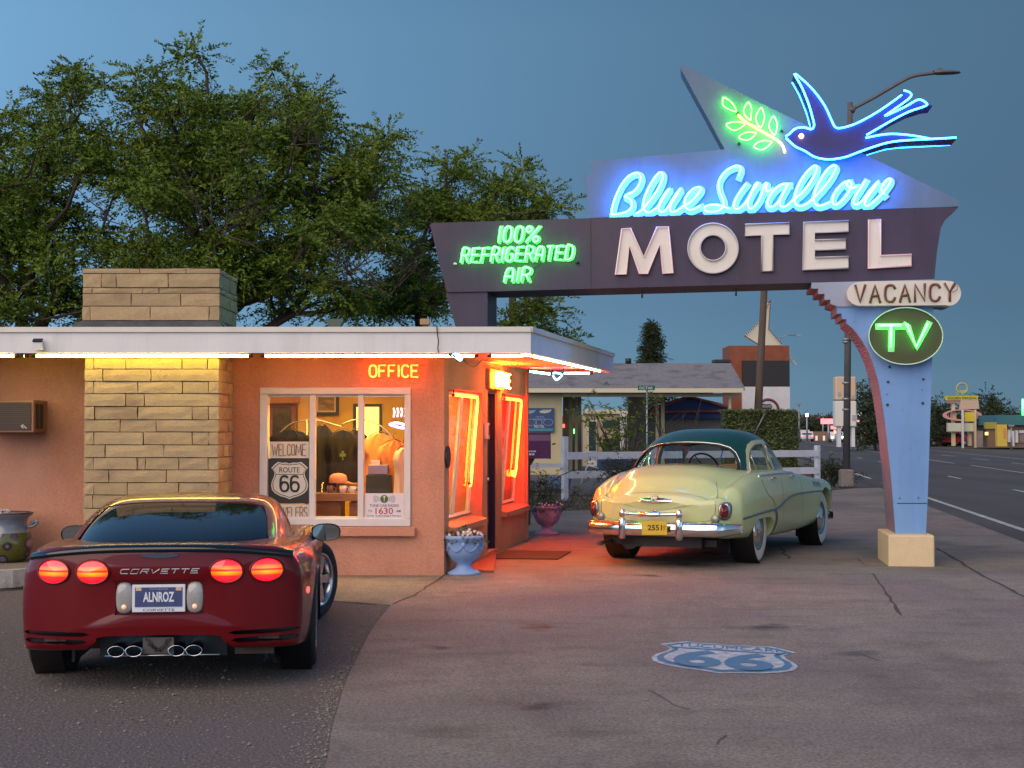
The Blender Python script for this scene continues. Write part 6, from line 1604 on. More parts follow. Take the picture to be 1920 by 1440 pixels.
    mb = MB(); mb.grid(rows, closed=True); tl = obj('tail_lamp', mb, mat('strip_metal', None), sedan, local=True)
    mb = MB(); c_ = V(xr, min(p.y for p in rows[2]) - .02, zc); mb.grid([rows[2], [p.lerp(c_, .35) - V(0, .012, 0) for p in rows[2]], [p.lerp(c_, .97) for p in rows[2]]], closed=True); obj('lens', mb, mat('ruby_lens', (.13, .008, .008), None, rough=.12, coat=1), tl, local=True)
    c_ = at_rear(sd * .70, .575, bb); mb = MB(); mb.lathe([(.05, 0), (.052, .02), (.042, .035), (.03, .04), (0, .045)], 20, Matrix.Rotation(math.pi / 2, 3, 'X'), o=c_); obj('reflector', mb, mat('reflector_grey', (.30, .30, .26), None, rough=.25, metal=.4), sedan, local=True)
# boot lid seam, badge, lock
mb = MB(); seam = [(-.60, .99), (-.665, .87), (-.70, .72), (-.68, .60), (-.60, .55), (-.3, .535), (0, .53), (.3, .535), (.60, .55), (.68, .60), (.70, .72), (.665, .87), (.60, .99)]
p = [at_rear(q.x, q.z, bb, .0015) for q in cat_rom([(a, 0, b) for a, b in seam], 5)]; c_ = V(0, -.9, .75)
mb.grid([[q + (q - c_).normalized() * .004 for q in p], [q - (q - c_).normalized() * .004 for q in p]], smooth=False); obj('boot_gap', mb, mat('gap_dark', None), sedan, local=True)
mb = MB(); c_ = at_rear(0, .775, bb)
rows = [[at_rear(k_ * .21 * math.copysign(abs(math.cos(a)) ** .8, math.cos(a)), .775 + k_ * .032 * math.sin(a), bb, .004 + .03 * (1 - k_ ** 2)) for a in np.linspace(0, 2 * math.pi, 30, endpoint=False)] for k_ in (1.0, .9, .6, .3, .03)]
mb.grid(rows, closed=True); bd_ = obj('boot_badge', mb, M_chrome, sedan, local=True)
mb = MB(); mb.prism([at_rear(x, z, bb, .035) for x, z in ((-.035, .775), (0, .755), (.035, .775), (.04, .825), (0, .84), (-.04, .825))], (0, .03, 0)); obj('crest', mb, mat('strip_metal', None), bd_, local=True)
mb = MB(); mb.lathe([(.018, 0), (.02, .01), (0, .016)], 12, Matrix.Rotation(math.pi / 2, 3, 'X'), o=at_rear(0, .655, bb)); obj('boot_lock', mb, M_chrome, sedan, local=True)
# bumpers
def bumper(yb0, sgn, zc, curve_, nm, wid=.94):
    mb = MB(); rows = []
    prof = [(0, -.085), (.035, -.075), (.058, -.04), (.062, 0), (.055, .04), (.03, .075), (0, .085), (-.02, .06), (-.02, -.06)]
    for i in range(41):
        x = -wid + 2 * wid * i / 40; f = abs(x) / wid
        yy = yb0 + sgn * (-(curve_) * f ** 2.6 - (.28 * max(0, f - .86) / .14) ** 1)
        kz = 1 - .35 * max(0, f - .8) / .2
        rows.append([V(x, yy + sgn * a, zc + b * kz) for a, b in prof])
    mb.grid([[r[j] for r in rows] for j in range(len(prof))] + [[r[0] for r in rows]]); return mb
bp = obj('rear_bumper', bumper(-1.30, -1, .455, .16, 'b'), M_chrome, sedan, local=True, fix=True)
for s_ in (-1, 1):
    mb = MB(); x = s_ * .345
    mb.lathe([(0, -.13), (.036, -.12), (.046, -.08), (.046, .08), (.040, .11), (.0, .125)], 18, o=(x, -1.33, .46)); mb.lathe([(0, -.055), (.034, -.04), (.041, 0), (.034, .045), (0, .055)], 16, o=(x, -1.33, .63)); obj('overrider', mb, M_chrome, sedan, local=True)
mb = MB(); mb.tube(cat_rom([(-.345, -1.33, .63), (-.2, -1.345, .625), (0, -1.35, .62), (.2, -1.345, .625), (.345, -1.33, .63)], 4), .024, 10); mb.lathe([(0, -.15), (.03, -.13), (.035, 0), (.03, .13), (0, .15)], 12, Matrix.Rotation(math.pi / 2, 3, 'Y'), o=(0, -1.35, .622)); obj('bumper_bar', mb, M_chrome, sedan, local=True)
M_yplate = mat('plate_yellow', (.62, .44, .015), (.56, .38, .012), 10, .4); M_yink = mat('plate_dark', (.035, .03, .01), None, rough=.5)
mb = MB(); mb.box((.08, -1.425, .475), (.305, .008, .155), Matrix.Rotation(R(-1.5), 3, 'Y'), .003); yp_ = obj('number_plate', mb, M_yplate, sedan, local=True)
obj('plate_number', text_map('2551|b', lambda a, b: V(.0 + .175 * a, -1.4305, .445 + .065 * b + .004 * a)), M_yink, yp_, local=True)
obj('plate_side_number', text_map('97', lambda a, b: V(.19 + .024 * a, -1.4305, .445 + .06 * b)), M_yink, yp_, local=True)
obj('sticker', text_map('91', lambda a, b: V(-.055 + .045 * a, -1.4305, .455 + .04 * b)), mat('plate_pale', (.60, .55, .35), None, rough=.5), yp_, local=True)
obj('front_bumper', bumper(3.98, 1, .39, .16, 'b'), M_chrome, sedan, local=True, fix=True)
# wheels
def white_wheel(x, y, sd, steer=0):
    r = .375; wo, rot, h, rr = wheel(sedan, x, y, r, .185, sd, {'rim': .215}, steer)
    mb = MB(); mb.lathe([(.352, h * .945), (.335, h * .99), (.27, h * 1.0), (.228, h * .95)], 48); obj('whitewall', rot(mb), M_wwall, wo, local=True)
    mb = MB(); mb.lathe([(.222, h * .90), (.205, h * .92), (.19, h * .75), (.17, h * .70)], 40); obj('rim', rot(mb), mat('strip_metal', None), wo, local=True)
    mb = MB(); mb.lathe([(.175, h * .70), (.165, h * .86), (.13, h * 1.0), (.07, h * 1.1), (.045, h * 1.13), (.035, h * 1.2), (0, h * 1.22)], 40); obj('hubcap', rot(mb), M_chrome, wo, local=True)
white_wheel(.80, 0, 1); white_wheel(-.80, 0, -1); white_wheel(.80, 3.08, 1, R(-3)); white_wheel(-.80, 3.08, -1, R(-3))
for s_ in (-1, 1):
    for y_ in (0, 3.08):
        wb = MB(); wb.box((s_ * .655, y_, .45), (.02, .86, .62)); wb.lathe([(.405, -.30), (.405, 0)], 30, Matrix.Rotation(math.pi / 2, 3, 'Y'), o=(s_ * .80 + .14, y_, .40), a0=math.pi, a1=2 * math.pi); obj('wheel_well', wb, M_blackpl, sedan, local=True)
mb = MB(); mb.box((0, 1.4, .28), (1.3, 4.6, .08)); mb.cyl((-.42, -.6, .30), (-.42, -.9, .30), .12, n=14); mb.box((.1, -.75, .29), (.8, .5, .12)); obj('underbody', mb, M_blackpl, sedan, local=True)
mb = MB(); mb.tube([(-.66, -.4, .28), (-.66, -1.2, .27), (-.66, -1.28, .265)], .025, 10); obj('exhaust_pipe', mb, mat('rust_pipe', (.10, .06, .04), None, rough=.6, metal=.4), sedan, local=True)
# cabin fittings
M_seat = mat('seat_cloth', (.05, .045, .04), (.08, .07, .06), 20, .9)
for y_ in (.2, 1.2):
    mb = MB(); mb.box((0, y_, .80), (1.25, .16, .36), Matrix.Rotation(R(-8), 3, 'X'), .05); mb.box((0, y_ + .28, .66), (1.25, .5, .16), None, .05); obj('bench_seat', mb, M_seat, sedan, local=True)
mb = MB(); mb.box((0, .8, .74), (1.4, 2.4, .04)); mb.box((0, -.42, 1.0), (1.2, .30, .03)); obj('cabin_floor', mb, M_seat, sedan, local=True)
mb = MB(); mb.box((0, 2.05, .96), (1.3, .12, .2), None, .03); obj('dashboard', mb, M_greenp, sedan, local=True)
mb = MB(); Ms = Matrix.Rotation(R(-62), 3, 'X'); mb.tube([Ms @ V(.20 * math.cos(a), .20 * math.sin(a), 0) + V(-.36, 1.72, 1.10) for a in np.linspace(0, 2 * math.pi, 28, endpoint=False)], .013, 6, closed=True)
for a in (0, 2.1, 4.2): mb.tube([Ms @ V(.2 * math.cos(a), .2 * math.sin(a), 0) + V(-.36, 1.72, 1.10), V(-.36, 1.76, 1.08)], .008, 5)
obj('steering_wheel', mb, M_blackpl, sedan, local=True)
q = G(1175, 1046); mb = MB(); mb.box((q.x - .02, q.y + .02, .065), (.20, .13, .10), Matrix.Rotation(R(12), 3, 'Z'), .01)
tag(obj('wheel_chock', mb, mat('chock_wood', (.30, .12, .06), None, rough=.9)), 'small wooden block wedged against the rear tyre of the cream sedan', 'block')
# ------------------------------------------------------------------ trees
def leafmat(name, a, b, c):
    m, nt, bs = _base(name); N, L = nt.nodes, nt.links
    g = N.new('ShaderNodeNewGeometry'); nz = N.new('ShaderNodeTexNoise'); nz.inputs['Scale'].default_value = 1.1; nz.inputs['Detail'].default_value = 3
    L.new(g.outputs['Position'], nz.inputs['Vector'])
    rp = N.new('ShaderNodeValToRGB'); rp.color_ramp.elements[0].position, rp.color_ramp.elements[1].position = .36, .64
    rp.color_ramp.elements[0].color, rp.color_ramp.elements[1].color = rgb(a), rgb(b)
    L.new(nz.outputs['Fac'], rp.inputs[0])
    mx = N.new('ShaderNodeMix'); mx.data_type = 'RGBA'; L.new(rp.outputs[0], mx.inputs[6]); mx.inputs[7].default_value = rgb(c)
    mm = N.new('ShaderNodeMath'); mm.operation = 'MULTIPLY'; mm.inputs[1].default_value = .5; L.new(g.outputs['Random Per Island'], mm.inputs[0]); L.new(mm.outputs[0], mx.inputs[0])
    L.new(mx.outputs[2], bs.inputs['Base Color']); bs.inputs['Roughness'].default_value = .65; bs.inputs['Specular IOR Level'].default_value = .25
    bs.inputs['Subsurface Weight'].default_value = 0
    MATS[name] = m; return m
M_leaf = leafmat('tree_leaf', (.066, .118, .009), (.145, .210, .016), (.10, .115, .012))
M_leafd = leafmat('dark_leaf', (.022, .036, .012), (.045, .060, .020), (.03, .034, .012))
M_bark = mat('bark', (.085, .060, .042), (.045, .033, .025), 14, .95, bump=.6, bscale=30, stretch=(1, 1, .25))
M_twig = mat('dead_twig', (.16, .12, .095), None, rough=.9)

def sprays(C, r, nt, nl, seed, ls, up=.25, asp=.42, tl=(.30, .62)):
    """feathery leaf sprays round clump centres C: nt twigs of nl leaf pairs each"""
    g = np.random.default_rng(seed); n = len(C) * nt
    c = np.repeat(np.asarray(C, float), nt, 0); rr = np.repeat(np.broadcast_to(r, len(C)), nt)
    d = g.normal(size=(n, 3)); d[:, 2] = d[:, 2] * .55 + up; d /= np.linalg.norm(d, axis=1, keepdims=True)
    L = (tl[0] + (tl[1] - tl[0]) * g.random(n)) * rr / .42
    s = c + d * (rr * g.random(n) * .55)[:, None]
    side = np.cross(d, g.normal(size=(n, 3)) * .5 + np.array([0, 0, 1.0])); side /= np.linalg.norm(side, axis=1, keepdims=True)
    t = (np.arange(nl) + .5) / nl
    P = s[:, None] + d[:, None] * (L[:, None] * t)[:, :, None]; P[:, :, 2] -= (L[:, None] * (t ** 2) * .28)
    P = np.repeat(P[:, :, None], 2, 2); sg = np.array([-1., 1.])
    ax = d[:, None, None] * .55 + side[:, None, None] * sg[None, None, :, None] * .85 + g.normal(size=P.shape) * .28
    ax /= np.linalg.norm(ax, axis=-1, keepdims=True)
    nr = np.cross(ax, np.broadcast_to(side[:, None, None], ax.shape) + g.normal(size=ax.shape) * .6); nr /= np.linalg.norm(nr, axis=-1, keepdims=True)
    P, ax, nr = P.reshape(-1, 3), ax.reshape(-1, 3), nr.reshape(-1, 3)
    l = (ls * (.6 + .8 * g.random(len(P))))[:, None]
    q = np.stack([P, P + ax * l * .45 + nr * l * asp * .5, P + ax * l, P + ax * l * .45 - nr * l * asp * .5], 1)
    return q.reshape(-1, 3), np.arange(4)[None] + 4 * np.arange(len(P))[:, None]

def skeleton(base, fork, C, seed, jit=.16):
    r = random.Random(seed); nodes, par = [], []
    def add(p, q): nodes.append(p); par.append(q); return len(nodes) - 1
    n0 = 5; prev = -1
    for i in range(n0 + 1):
        p = base.lerp(fork, i / n0) + V(r.uniform(-.05, .05), r.uniform(-.05, .05), 0) * (1 if 0 < i < n0 else 0); prev = add(p, prev)
    plen = [0.0] * len(nodes)
    for c in sorted(C, key=lambda q: (q - fork).length):
        best, bi = 1e9, n0
        for i in range(n0, len(nodes)):
            dd = (nodes[i] - c).length + .38 * plen[i] + (max(0, nodes[i].z - c.z) * .5)
            if dd < best: best, bi = dd, i
        a = nodes[bi]; L = (c - a).length; k = max(2, int(L / .55)); pv = bi
        for j in range(1, k + 1):
            t = j / k; p = a.lerp(c, t) + V(0, 0, .22 * L * t * (1 - t)) + (V(r.gauss(0, jit), r.gauss(0, jit), r.gauss(0, jit)) * min(1, L) if j < k else V(0, 0, 0)) * .6
            plen.append(plen[pv] + (p - nodes[pv]).length); pv = add(p, pv)
    cnt = [0] * len(nodes)
    ch = [[] for _ in nodes]
    for i, p in enumerate(par):
        if p >= 0: ch[p].append(i)
    for i in range(len(nodes) - 1, -1, -1): cnt[i] = 1 + sum(cnt[j] for j in ch[i]) if ch[i] else 1
    return nodes, par, ch, cnt
def limbs(nodes, par, ch, cnt, k, mb):
    rad = lambda i: k * cnt[i] ** .47 + .006
    done = set()
    def chain(i):
        path, rs = ([nodes[par[i]]], [min(rad(par[i]), rad(i) * 1.25)]) if par[i] >= 0 else ([], [])
        while True:
            path.append(nodes[i]); rs.append(rad(i)); cs = sorted(ch[i], key=lambda j: -cnt[j])
            for j in cs[1:]: todo.append(j)
            if not cs: break
            i = cs[0]
        if len(path) > 1:
            rs[-1] *= .5; mb.tube(path, rs, 7 if rs[0] > .05 else 5 if rs[0] > .02 else 4, caps=False)
    todo = [0]
    while todo: chain(todo.pop())
def tree(label, bpx, Y, fork_z, ells, n, seed, ls=.074, k=.0105, depth=2.6, r=.42, nt=22, nl=12, group='leafy trees behind the office', leafm=None, dead=(), cat='tree', name='leafy_tree', up=.25):
    if Y < 50: ells = [(e[0], e[1] + 6, max(11, e[2] - 26), max(9, e[3] - 26)) for e in ells]
    g = random.Random(seed); C = []
    A = sum(e[2] * e[3] for e in ells); cx = sum(e[0] * e[2] * e[3] for e in ells) / A; sc_ = Y / FPX
    for e in ells:
        m = max(1, round(n * e[2] * e[3] / A)); tries = 0; got = 0
        while got < m and tries < m * 30:
            tries += 1
            a, rr = g.uniform(0, 2 * math.pi), math.sqrt(g.random())
            px, py = e[0] + e[2] * rr * math.cos(a), e[1] + e[3] * rr * math.sin(a)
            dz = depth * math.sqrt(max(0.05, 1 - rr * rr)) * g.uniform(-1, 1)
            c = D(px, py, Y + dz)
            if c.z < (2.2 if Y < 50 else .5): continue
            if all((c - q).length > r * .62 for q in C[-90:]): C.append(c); got += 1
    b = D(bpx, 700, Y); base = V(b.x, Y, 0); fork = V(b.x + g.uniform(-.1, .1), Y, fork_z)
    t = thing(name, label, cat, tuple(base), 0, group)
    nodes, par, ch, cnt = skeleton(base, fork, C, seed)
    mb = MB(); limbs(nodes, par, ch, cnt, k, mb)
    if dead:
        for (px, py, m) in dead:
            for _ in range(m):
                a = D(px + g.uniform(-25, 25), py + g.uniform(-15, 15), Y - depth * .8)
                d_ = V(g.uniform(-1, 1), g.uniform(-.6, .3), g.uniform(-.1, .8)).normalized()
                p1 = a + d_ * .5 + V(0, 0, .05); p2 = p1 + d_ * .4 + V(g.uniform(-.15, .15), 0, g.uniform(-.05, .2)); mb.tube([a, p1, p2], [.012, .008, .004], 4, caps=False)
                for _k in range(3):
                    q = a.lerp(p2, g.uniform(.3, .9)); e_ = q + V(g.uniform(-.3, .3), g.uniform(-.2, .2), g.uniform(0, .3)); mb.tube([q, e_], [.006, .003], 4, caps=False)
    obj('trunk', mb, M_bark, t)
    v_, f_ = sprays([tuple(c) for c in C], r, nt, nl, seed, ls, up)
    me = npmesh('crown', v_, f_, leafm or M_leaf); o = bpy.data.objects.new('crown', me); COL.objects.link(o); o.parent = t; o.matrix_parent_inverse = W(t).inverted()
    return t
tree('tall leafy tree at the far end of the office roof, cut by the frame', 40, 27, 2.6, [(55, 250, 105, 85), (15, 360, 120, 90), (150, 175, 70, 55), (150, 128, 30, 14), (195, 165, 25, 14), (90, 470, 150, 110), (185, 320, 70, 100), (30, 565, 130, 60), (-50, 420, 90, 150), (170, 560, 90, 60), (110, 180, 60, 40)], 150, 11, dead=((240, 420, 4),))
tree('largest leafy tree, rising behind the stone chimney', 430, 26, 2.8, [(340, 175, 95, 75), (330, 112, 45, 42), (375, 100, 28, 28), (250, 130, 25, 18), (500, 215, 130, 85), (510, 120, 25, 18), (565, 165, 55, 55), (420, 310, 190, 110), (590, 230, 55, 60), (600, 330, 120, 90), (290, 330, 100, 110), (520, 440, 190, 110), (690, 300, 80, 65), (725, 250, 40, 30), (670, 420, 110, 90), (340, 490, 140, 100), (560, 550, 190, 60), (740, 330, 40, 45), (260, 200, 45, 70)], 270, 12, dead=((400, 430, 10), (640, 520, 10), (560, 260, 5), (720, 545, 8)), k=.0105)
tree('thinner leafy tree behind the purple end of the motel sign', 800, 29, 2.4, [(855, 320, 55, 30), (830, 300, 30, 18), (880, 290, 30, 14), (945, 350, 60, 40), (975, 320, 30, 18), (1015, 370, 40, 28), (1050, 385, 25, 15), (805, 390, 60, 60), (890, 400, 80, 50), (1000, 395, 60, 20), (780, 520, 60, 90), (1000, 565, 55, 35), (1045, 590, 30, 25), (985, 605, 60, 20), (1060, 625, 25, 10), (700, 560, 60, 50), (830, 560, 30, 50), (960, 420, 60, 30)], 105, 13, depth=1.6, dead=((760, 480, 8), (800, 560, 6)))
# conifer beyond the neighbouring roof
def conifer(label, px, ytop, ybot, Y, w, seed, name='conifer'):
    g = random.Random(seed); top = D(px, ytop, Y); bot = D(px, ybot, Y); t = thing(name, label, 'tree', (top.x, Y, 0))
    mb = MB(); mb.tube([V(top.x, Y, 0), top], [.2, .02], 6); H_ = top.z - bot.z; C = []; sc_ = Y / FPX
    for i in range(230):
        f = (i + g.random()) / 230; a = g.uniform(0, 6.28); rr = w * sc_ * (f ** 1.0) * g.uniform(.4, 1.15)
        c = V(top.x + rr * math.cos(a), Y + rr * math.sin(a), top.z - H_ * f - .06 * rr); C.append(tuple(c))
        mb.tube([V(top.x, Y, c.z + .25 * rr), c], [.03, .01], 4, caps=False)
    obj('trunk', mb, M_bark, t)
    v_, f_ = sprays(C, .30, 9, 6, seed, .13, -.05, .3); o = bpy.data.objects.new('crown', npmesh('crown', v_, f_, M_leafd)); COL.objects.link(o); o.parent = t; o.matrix_parent_inverse = W(t).inverted()
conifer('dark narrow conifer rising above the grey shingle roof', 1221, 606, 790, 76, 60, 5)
conifer('small pointed conifer among the trees across the road', 1861, 744, 830, 190, 26, 6)
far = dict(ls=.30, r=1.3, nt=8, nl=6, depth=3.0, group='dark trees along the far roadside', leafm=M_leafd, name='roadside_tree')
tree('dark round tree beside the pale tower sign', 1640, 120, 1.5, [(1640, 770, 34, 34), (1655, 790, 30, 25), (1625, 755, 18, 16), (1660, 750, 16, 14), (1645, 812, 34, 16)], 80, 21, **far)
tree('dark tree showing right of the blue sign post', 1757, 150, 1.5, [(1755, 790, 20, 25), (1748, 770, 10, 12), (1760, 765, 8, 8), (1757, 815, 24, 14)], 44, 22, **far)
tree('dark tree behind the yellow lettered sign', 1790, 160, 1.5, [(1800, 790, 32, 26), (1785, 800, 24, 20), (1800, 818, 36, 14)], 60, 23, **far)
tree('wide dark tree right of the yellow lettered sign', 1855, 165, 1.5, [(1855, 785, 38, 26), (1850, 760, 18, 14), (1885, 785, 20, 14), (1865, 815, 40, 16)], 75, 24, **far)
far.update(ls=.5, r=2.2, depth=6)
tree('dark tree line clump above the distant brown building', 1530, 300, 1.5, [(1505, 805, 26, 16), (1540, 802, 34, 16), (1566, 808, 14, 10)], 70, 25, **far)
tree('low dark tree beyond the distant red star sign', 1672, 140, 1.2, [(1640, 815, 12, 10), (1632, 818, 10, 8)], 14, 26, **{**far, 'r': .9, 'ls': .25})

# saplings, bushes and weeds by the white fence
def bush(label, pxs, Y, seed, h0, spread, nb, leafn, lsize, m, name='bush', cat='bush', lean=0):
    g = random.Random(seed); b = G(pxs, 807 + EYE * FPX / Y); t = thing(name, label, cat, (b.x, Y, -.03)); mb = MB(); C = []
    for i in range(nb):
        a = g.uniform(0, 6.28); top = V(b.x + spread * g.uniform(-1, 1) + lean, Y + spread * .6 * g.uniform(-1, 1), h0 * g.uniform(.55, 1.0))
        mid = V(b.x, Y, 0).lerp(top, .5) + V(g.uniform(-.15, .15), g.uniform(-.1, .1), g.uniform(0, .25))
        pth = cat_rom([V(b.x + g.uniform(-.08, .08), Y, -.05), mid, top], 4); mb.tube(pth, list(np.linspace(.020, .005, len(pth))), 4, caps=False)
        for _ in range(4):
            q = pth[g.randint(3, len(pth) - 1)]; e = q + V(g.uniform(-.45, .45), g.uniform(-.3, .3), g.uniform(-.15, .35)); mb.tube([q, q.lerp(e, .5) + V(0, 0, .04), e], [.008, .005, .003], 4, caps=False); C += [tuple(e), tuple(q.lerp(e, .6))]
        C.append(tuple(top))
    obj('stem', mb, M_bark, t)
    if leafn:
        v_, f_ = sprays(C, .24, leafn, 5, seed, lsize, .1, .35, (.2, .5)); o = bpy.data.objects.new('foliage', npmesh('foliage', v_, f_, m)); COL.objects.link(o); o.parent = t; o.matrix_parent_inverse = W(t).inverted()
bush('straggly leafy sapling standing behind the white fence', 1165, 36.5, 31, 2.55, .95, 20, 1, .085, M_leaf, 'sapling', 'sapling')
bush('thin half bare shrub against the blue gable behind the cream sedan', 1262, 40, 32, 2.5, .8, 14, 0, .07, M_leafd, 'shrub', 'shrub')
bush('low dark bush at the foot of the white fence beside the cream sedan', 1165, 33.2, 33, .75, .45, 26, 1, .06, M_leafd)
bush('small leafy rose bush under the purple mailbox', 1010, 27.5, 34, .65, .2, 6, 2, .05, M_leafd, 'rose_bush', 'bush')
bush('small weedy bush at the base of the street lamp', 1556, 42.5, 35, .5, .5, 14, 2, .07, M_leafd, 'weed', 'weed')
# dry weeds and leaf litter on the dirt strip
g = np.random.default_rng(4); n = 2600
Yv = 29.5 + 12 * g.random(n); Xv = .4 + (1.2 + (Yv - 29) * .65) * g.random(n); Xv += .0
pz_ = np.zeros(n) + .02; v_, f_ = leaves_mesh(np.stack([Xv, Yv, pz_], 1), .13, 5, .9, .16)
o = bpy.data.objects.new('dry_grass', npmesh('dry_grass', v_, f_, mat('dry_grass', (.06, .052, .026), (.11, .085, .045), 3, .9))); COL.objects.link(o); o['kind'] = 'stuff'
# ------------------------------------------------------------------ street things and the far side
def B_(mb, px0, py0, px1, py1, Y, dep, bev=0):            # box whose front face fills a pixel box at distance Y
    a, b = D(px0, py1, Y), D(px1, py0, Y); mb.box(((a.x + b.x) / 2, Y + dep / 2, (a.z + b.z) / 2), (b.x - a.x, dep, b.z - a.z), None, bev); return mb
def BX(name, px0, py0, px1, py1, Y, dep, m, parent, bev=0, label=None):
    return obj(name, B_(MB(), px0, py0, px1, py1, Y, dep, bev), m, parent, label=label)
def poly_px(pts, Y, dep): mb = MB(); mb.prism([D(x, y, Y) for x, y in pts], (0, dep, 0)); return mb
def T_px(s, x0, y0, x1, y1, Y): return text_map(s, lambda a, b: D(x0 + (x1 - x0) * a, y1 + (y0 - y1) * b, Y))
M_fence = mat('fence_white', (.62, .60, .62), (.50, .48, .50), 5, .7)
# white fence
fa, fb = D(1059, 800, 34), D(1532, 800, 37.8)
fence = thing('rail_fence', 'white three post rail fence with two wide boards behind the cream sedan', 'fence', (fa.x, 34, 0))
fdir = (fb - fa); fdir.z = 0; FLn = fdir.length; fdir.normalize(); fnr = V(fdir.y, -fdir.x, 0)
def fpost(p, h, w): mb = MB(); mb.box((p.x, p.y, h / 2), (w, w, h), Matrix.Rotation(math.atan2(fdir.y, fdir.x), 3, 'Z'), .012); obj('post', mb, M_fence, fence)
fpost(fa, 1.46, .13); 
for k, h in ((.33, 1.2), (.665, 1.2), (1.0, 1.22)): fpost(fa + fdir * (FLn * k), h, .12)
for i in range(3):
    for z in (.98, .55):
        p0, p1 = fa + fdir * (FLn * i / 3 + .01) + fnr * .085, fa + fdir * (FLn * (i + 1) / 3 - .01) + fnr * .085
        c = (p0 + p1) / 2; mb = MB(); mb.box((c.x, c.y, z + .04), ((p1 - p0).length, .035, .17), Matrix.Rotation(math.atan2(fdir.y, fdir.x), 3, 'Z'), .006); obj('rail', mb, M_fence, fence)
t = thing('low_rail', 'low white board rail between the office wall and the fence corner post', 'fence', tuple(D(1000, 880, 33)))
BX('rail', 985, 869, 1052, 877, 33.6, .04, M_fence, t); BX('rail', 985, 848, 992, 925, 33.7, .08, M_fence, t)
mb = MB(); mb.tube([D(1089, 907, 33), D(1100, 876, 33), D(1104, 873, 33), D(1122, 878, 33)], .012, 5)
tag(obj('wire_stake', mb, M_white), 'bent white wire stake leaning by the fence', 'stake')
# mailbox
mbx = thing('mailbox', 'large dark purple mailbox with white lettering beside the office corner', 'mailbox', tuple(V(D(1005, 860, 25).x, 25.2, 0)))
M_mb = mat('mailbox_purple', (.075, .012, .07), (.095, .018, .085), 3, .3)
a, b = D(975, 860, 25), D(1029, 812, 25); w_, h_ = b.x - a.x, b.z - a.z
prof = [(0, 0), (.30, 0), (.30, h_ * .7), (.24, h_ * .93), (.15, h_), (.06, h_ * .93), (0, h_ * .7)]
mb = MB(); mb.prism([V(a.x, 25 + y, a.z + z) for y, z in prof], (w_, 0, 0)); obj('body', mb, M_mb, mbx, fix=True)
mb = MB(); mb.prism([V(b.x, 25 + y * 1.04 - .006, a.z - .004 + z * 1.02) for y, z in prof], (.035, 0, 0)); dr_ = obj('door', mb, M_mb, mbx, fix=True)
mb = MB(); q = D(1035, 833, 25); mb.cyl(q, q + V(.06, 0, .01), .012, n=8); obj('handle', mb, M_dark, dr_)
mb = MB()
for x0, y0, x1, y1 in ((990, 845, 994, 847.5), (995, 845, 999, 847.5), (1000, 845, 1005, 847.5), (992, 850, 996, 853.5), (997, 850, 1002, 853.5)): mb.prism([D(x0, y1, 24.99), D(x1, y1, 24.99), D(x1, y0, 24.99), D(x0, y0, 24.99)], (0, .004, 0))
obj('pale_mark', mb, M_white, mbx)['kind'] = 'stuff'
mb = MB(); mb.prism([D(990, 860, 25.05), D(1003, 860, 25.05), D(996, 872, 25.05), D(988, 872, 25.05)], (0, .2, 0)); c = D(1000, 865, 25.15); mb.box((c.x - .1, 25.15, c.z / 2), (.10, .10, c.z)); obj('post', mb, M_dark, mbx)
# neighbouring house
HY = 55.0
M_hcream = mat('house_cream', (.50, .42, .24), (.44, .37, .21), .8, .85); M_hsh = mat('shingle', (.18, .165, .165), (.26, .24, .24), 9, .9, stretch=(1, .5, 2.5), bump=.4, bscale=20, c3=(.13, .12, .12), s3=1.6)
M_htrim = mat('house_trim', (.62, .54, .36), None, rough=.7); M_hdark = mat('house_brown_wall', (.26, .20, .16), (.20, .15, .12), 2, .9); M_hgreen = mat('dark_green_pane', (.03, .05, .045), None, rough=.3)  # M_hdark: mottled brown for carport walls and some far panes
hs = thing('neighbour_house', 'cream single storey house with grey shingle roof and open carport beyond the fence', 'house', tuple(D(1180, 800, HY).xy) + (0,))
def hz(px, py, Y=HY): return D(px, py, Y)
a = hz(985, 728); b = hz(1394, 728); rg0, rg1 = D(985, 681, HY + 4.5), D(1368, 681, HY + 4.5)
a = hz(960, 728); rg0 = D(960, 681, HY + 4.5)
mb = MB(); mb.prism([V(a.x, HY - .35, a.z), V(b.x, HY - .35, b.z), V(b.x + .2, HY + 4.5, rg1.z), V(a.x, HY + 4.5, rg0.z)], (0, 0, -.10)); rf = obj('roof', mb, M_hsh, hs)
mb = MB(); mb.prism([V(a.x, HY + 4.5, rg0.z), V(b.x + .2, HY + 4.5, rg1.z), V(b.x, HY + 9, b.z), V(a.x, HY + 9, a.z)], (0, 0, -.10)); obj('rear_slope', mb, M_hsh, rf)
BX('fascia', 960, 728, 1394, 736, HY - .38, .08, M_htrim, rf)
BX('gutter_beam', 1054, 737.5, 1388, 744, HY + .25, .2, M_htrim, hs)
BX('wall', 960, 738, 1054, 900, HY + .2, 4, M_hcream, hs)
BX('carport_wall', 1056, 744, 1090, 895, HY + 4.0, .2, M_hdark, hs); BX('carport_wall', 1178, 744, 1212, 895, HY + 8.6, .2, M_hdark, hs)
BX('wall', 1093, 774, 1174, 895, HY + 13.2, .2, M_hcream, hs); BX('lintel', 1092, 768, 1180, 776, HY + 13.05, .1, M_htrim, hs)
dw = BX('door', 1102, 788, 1119, 895, HY + 13.1, .08, M_white, hs); BX('pane', 1104, 790, 1117, 845, HY + 13.06, .02, M_hgreen, dw)
BX('window', 1130, 788, 1163, 801, HY + 13.1, .08, M_hgreen, hs); BX('window', 1130, 822, 1161, 866, HY + 13.1, .08, M_hgreen, hs); BX('white_post', 1163, 775, 1175, 895, HY + 13.0, .12, M_white, hs)
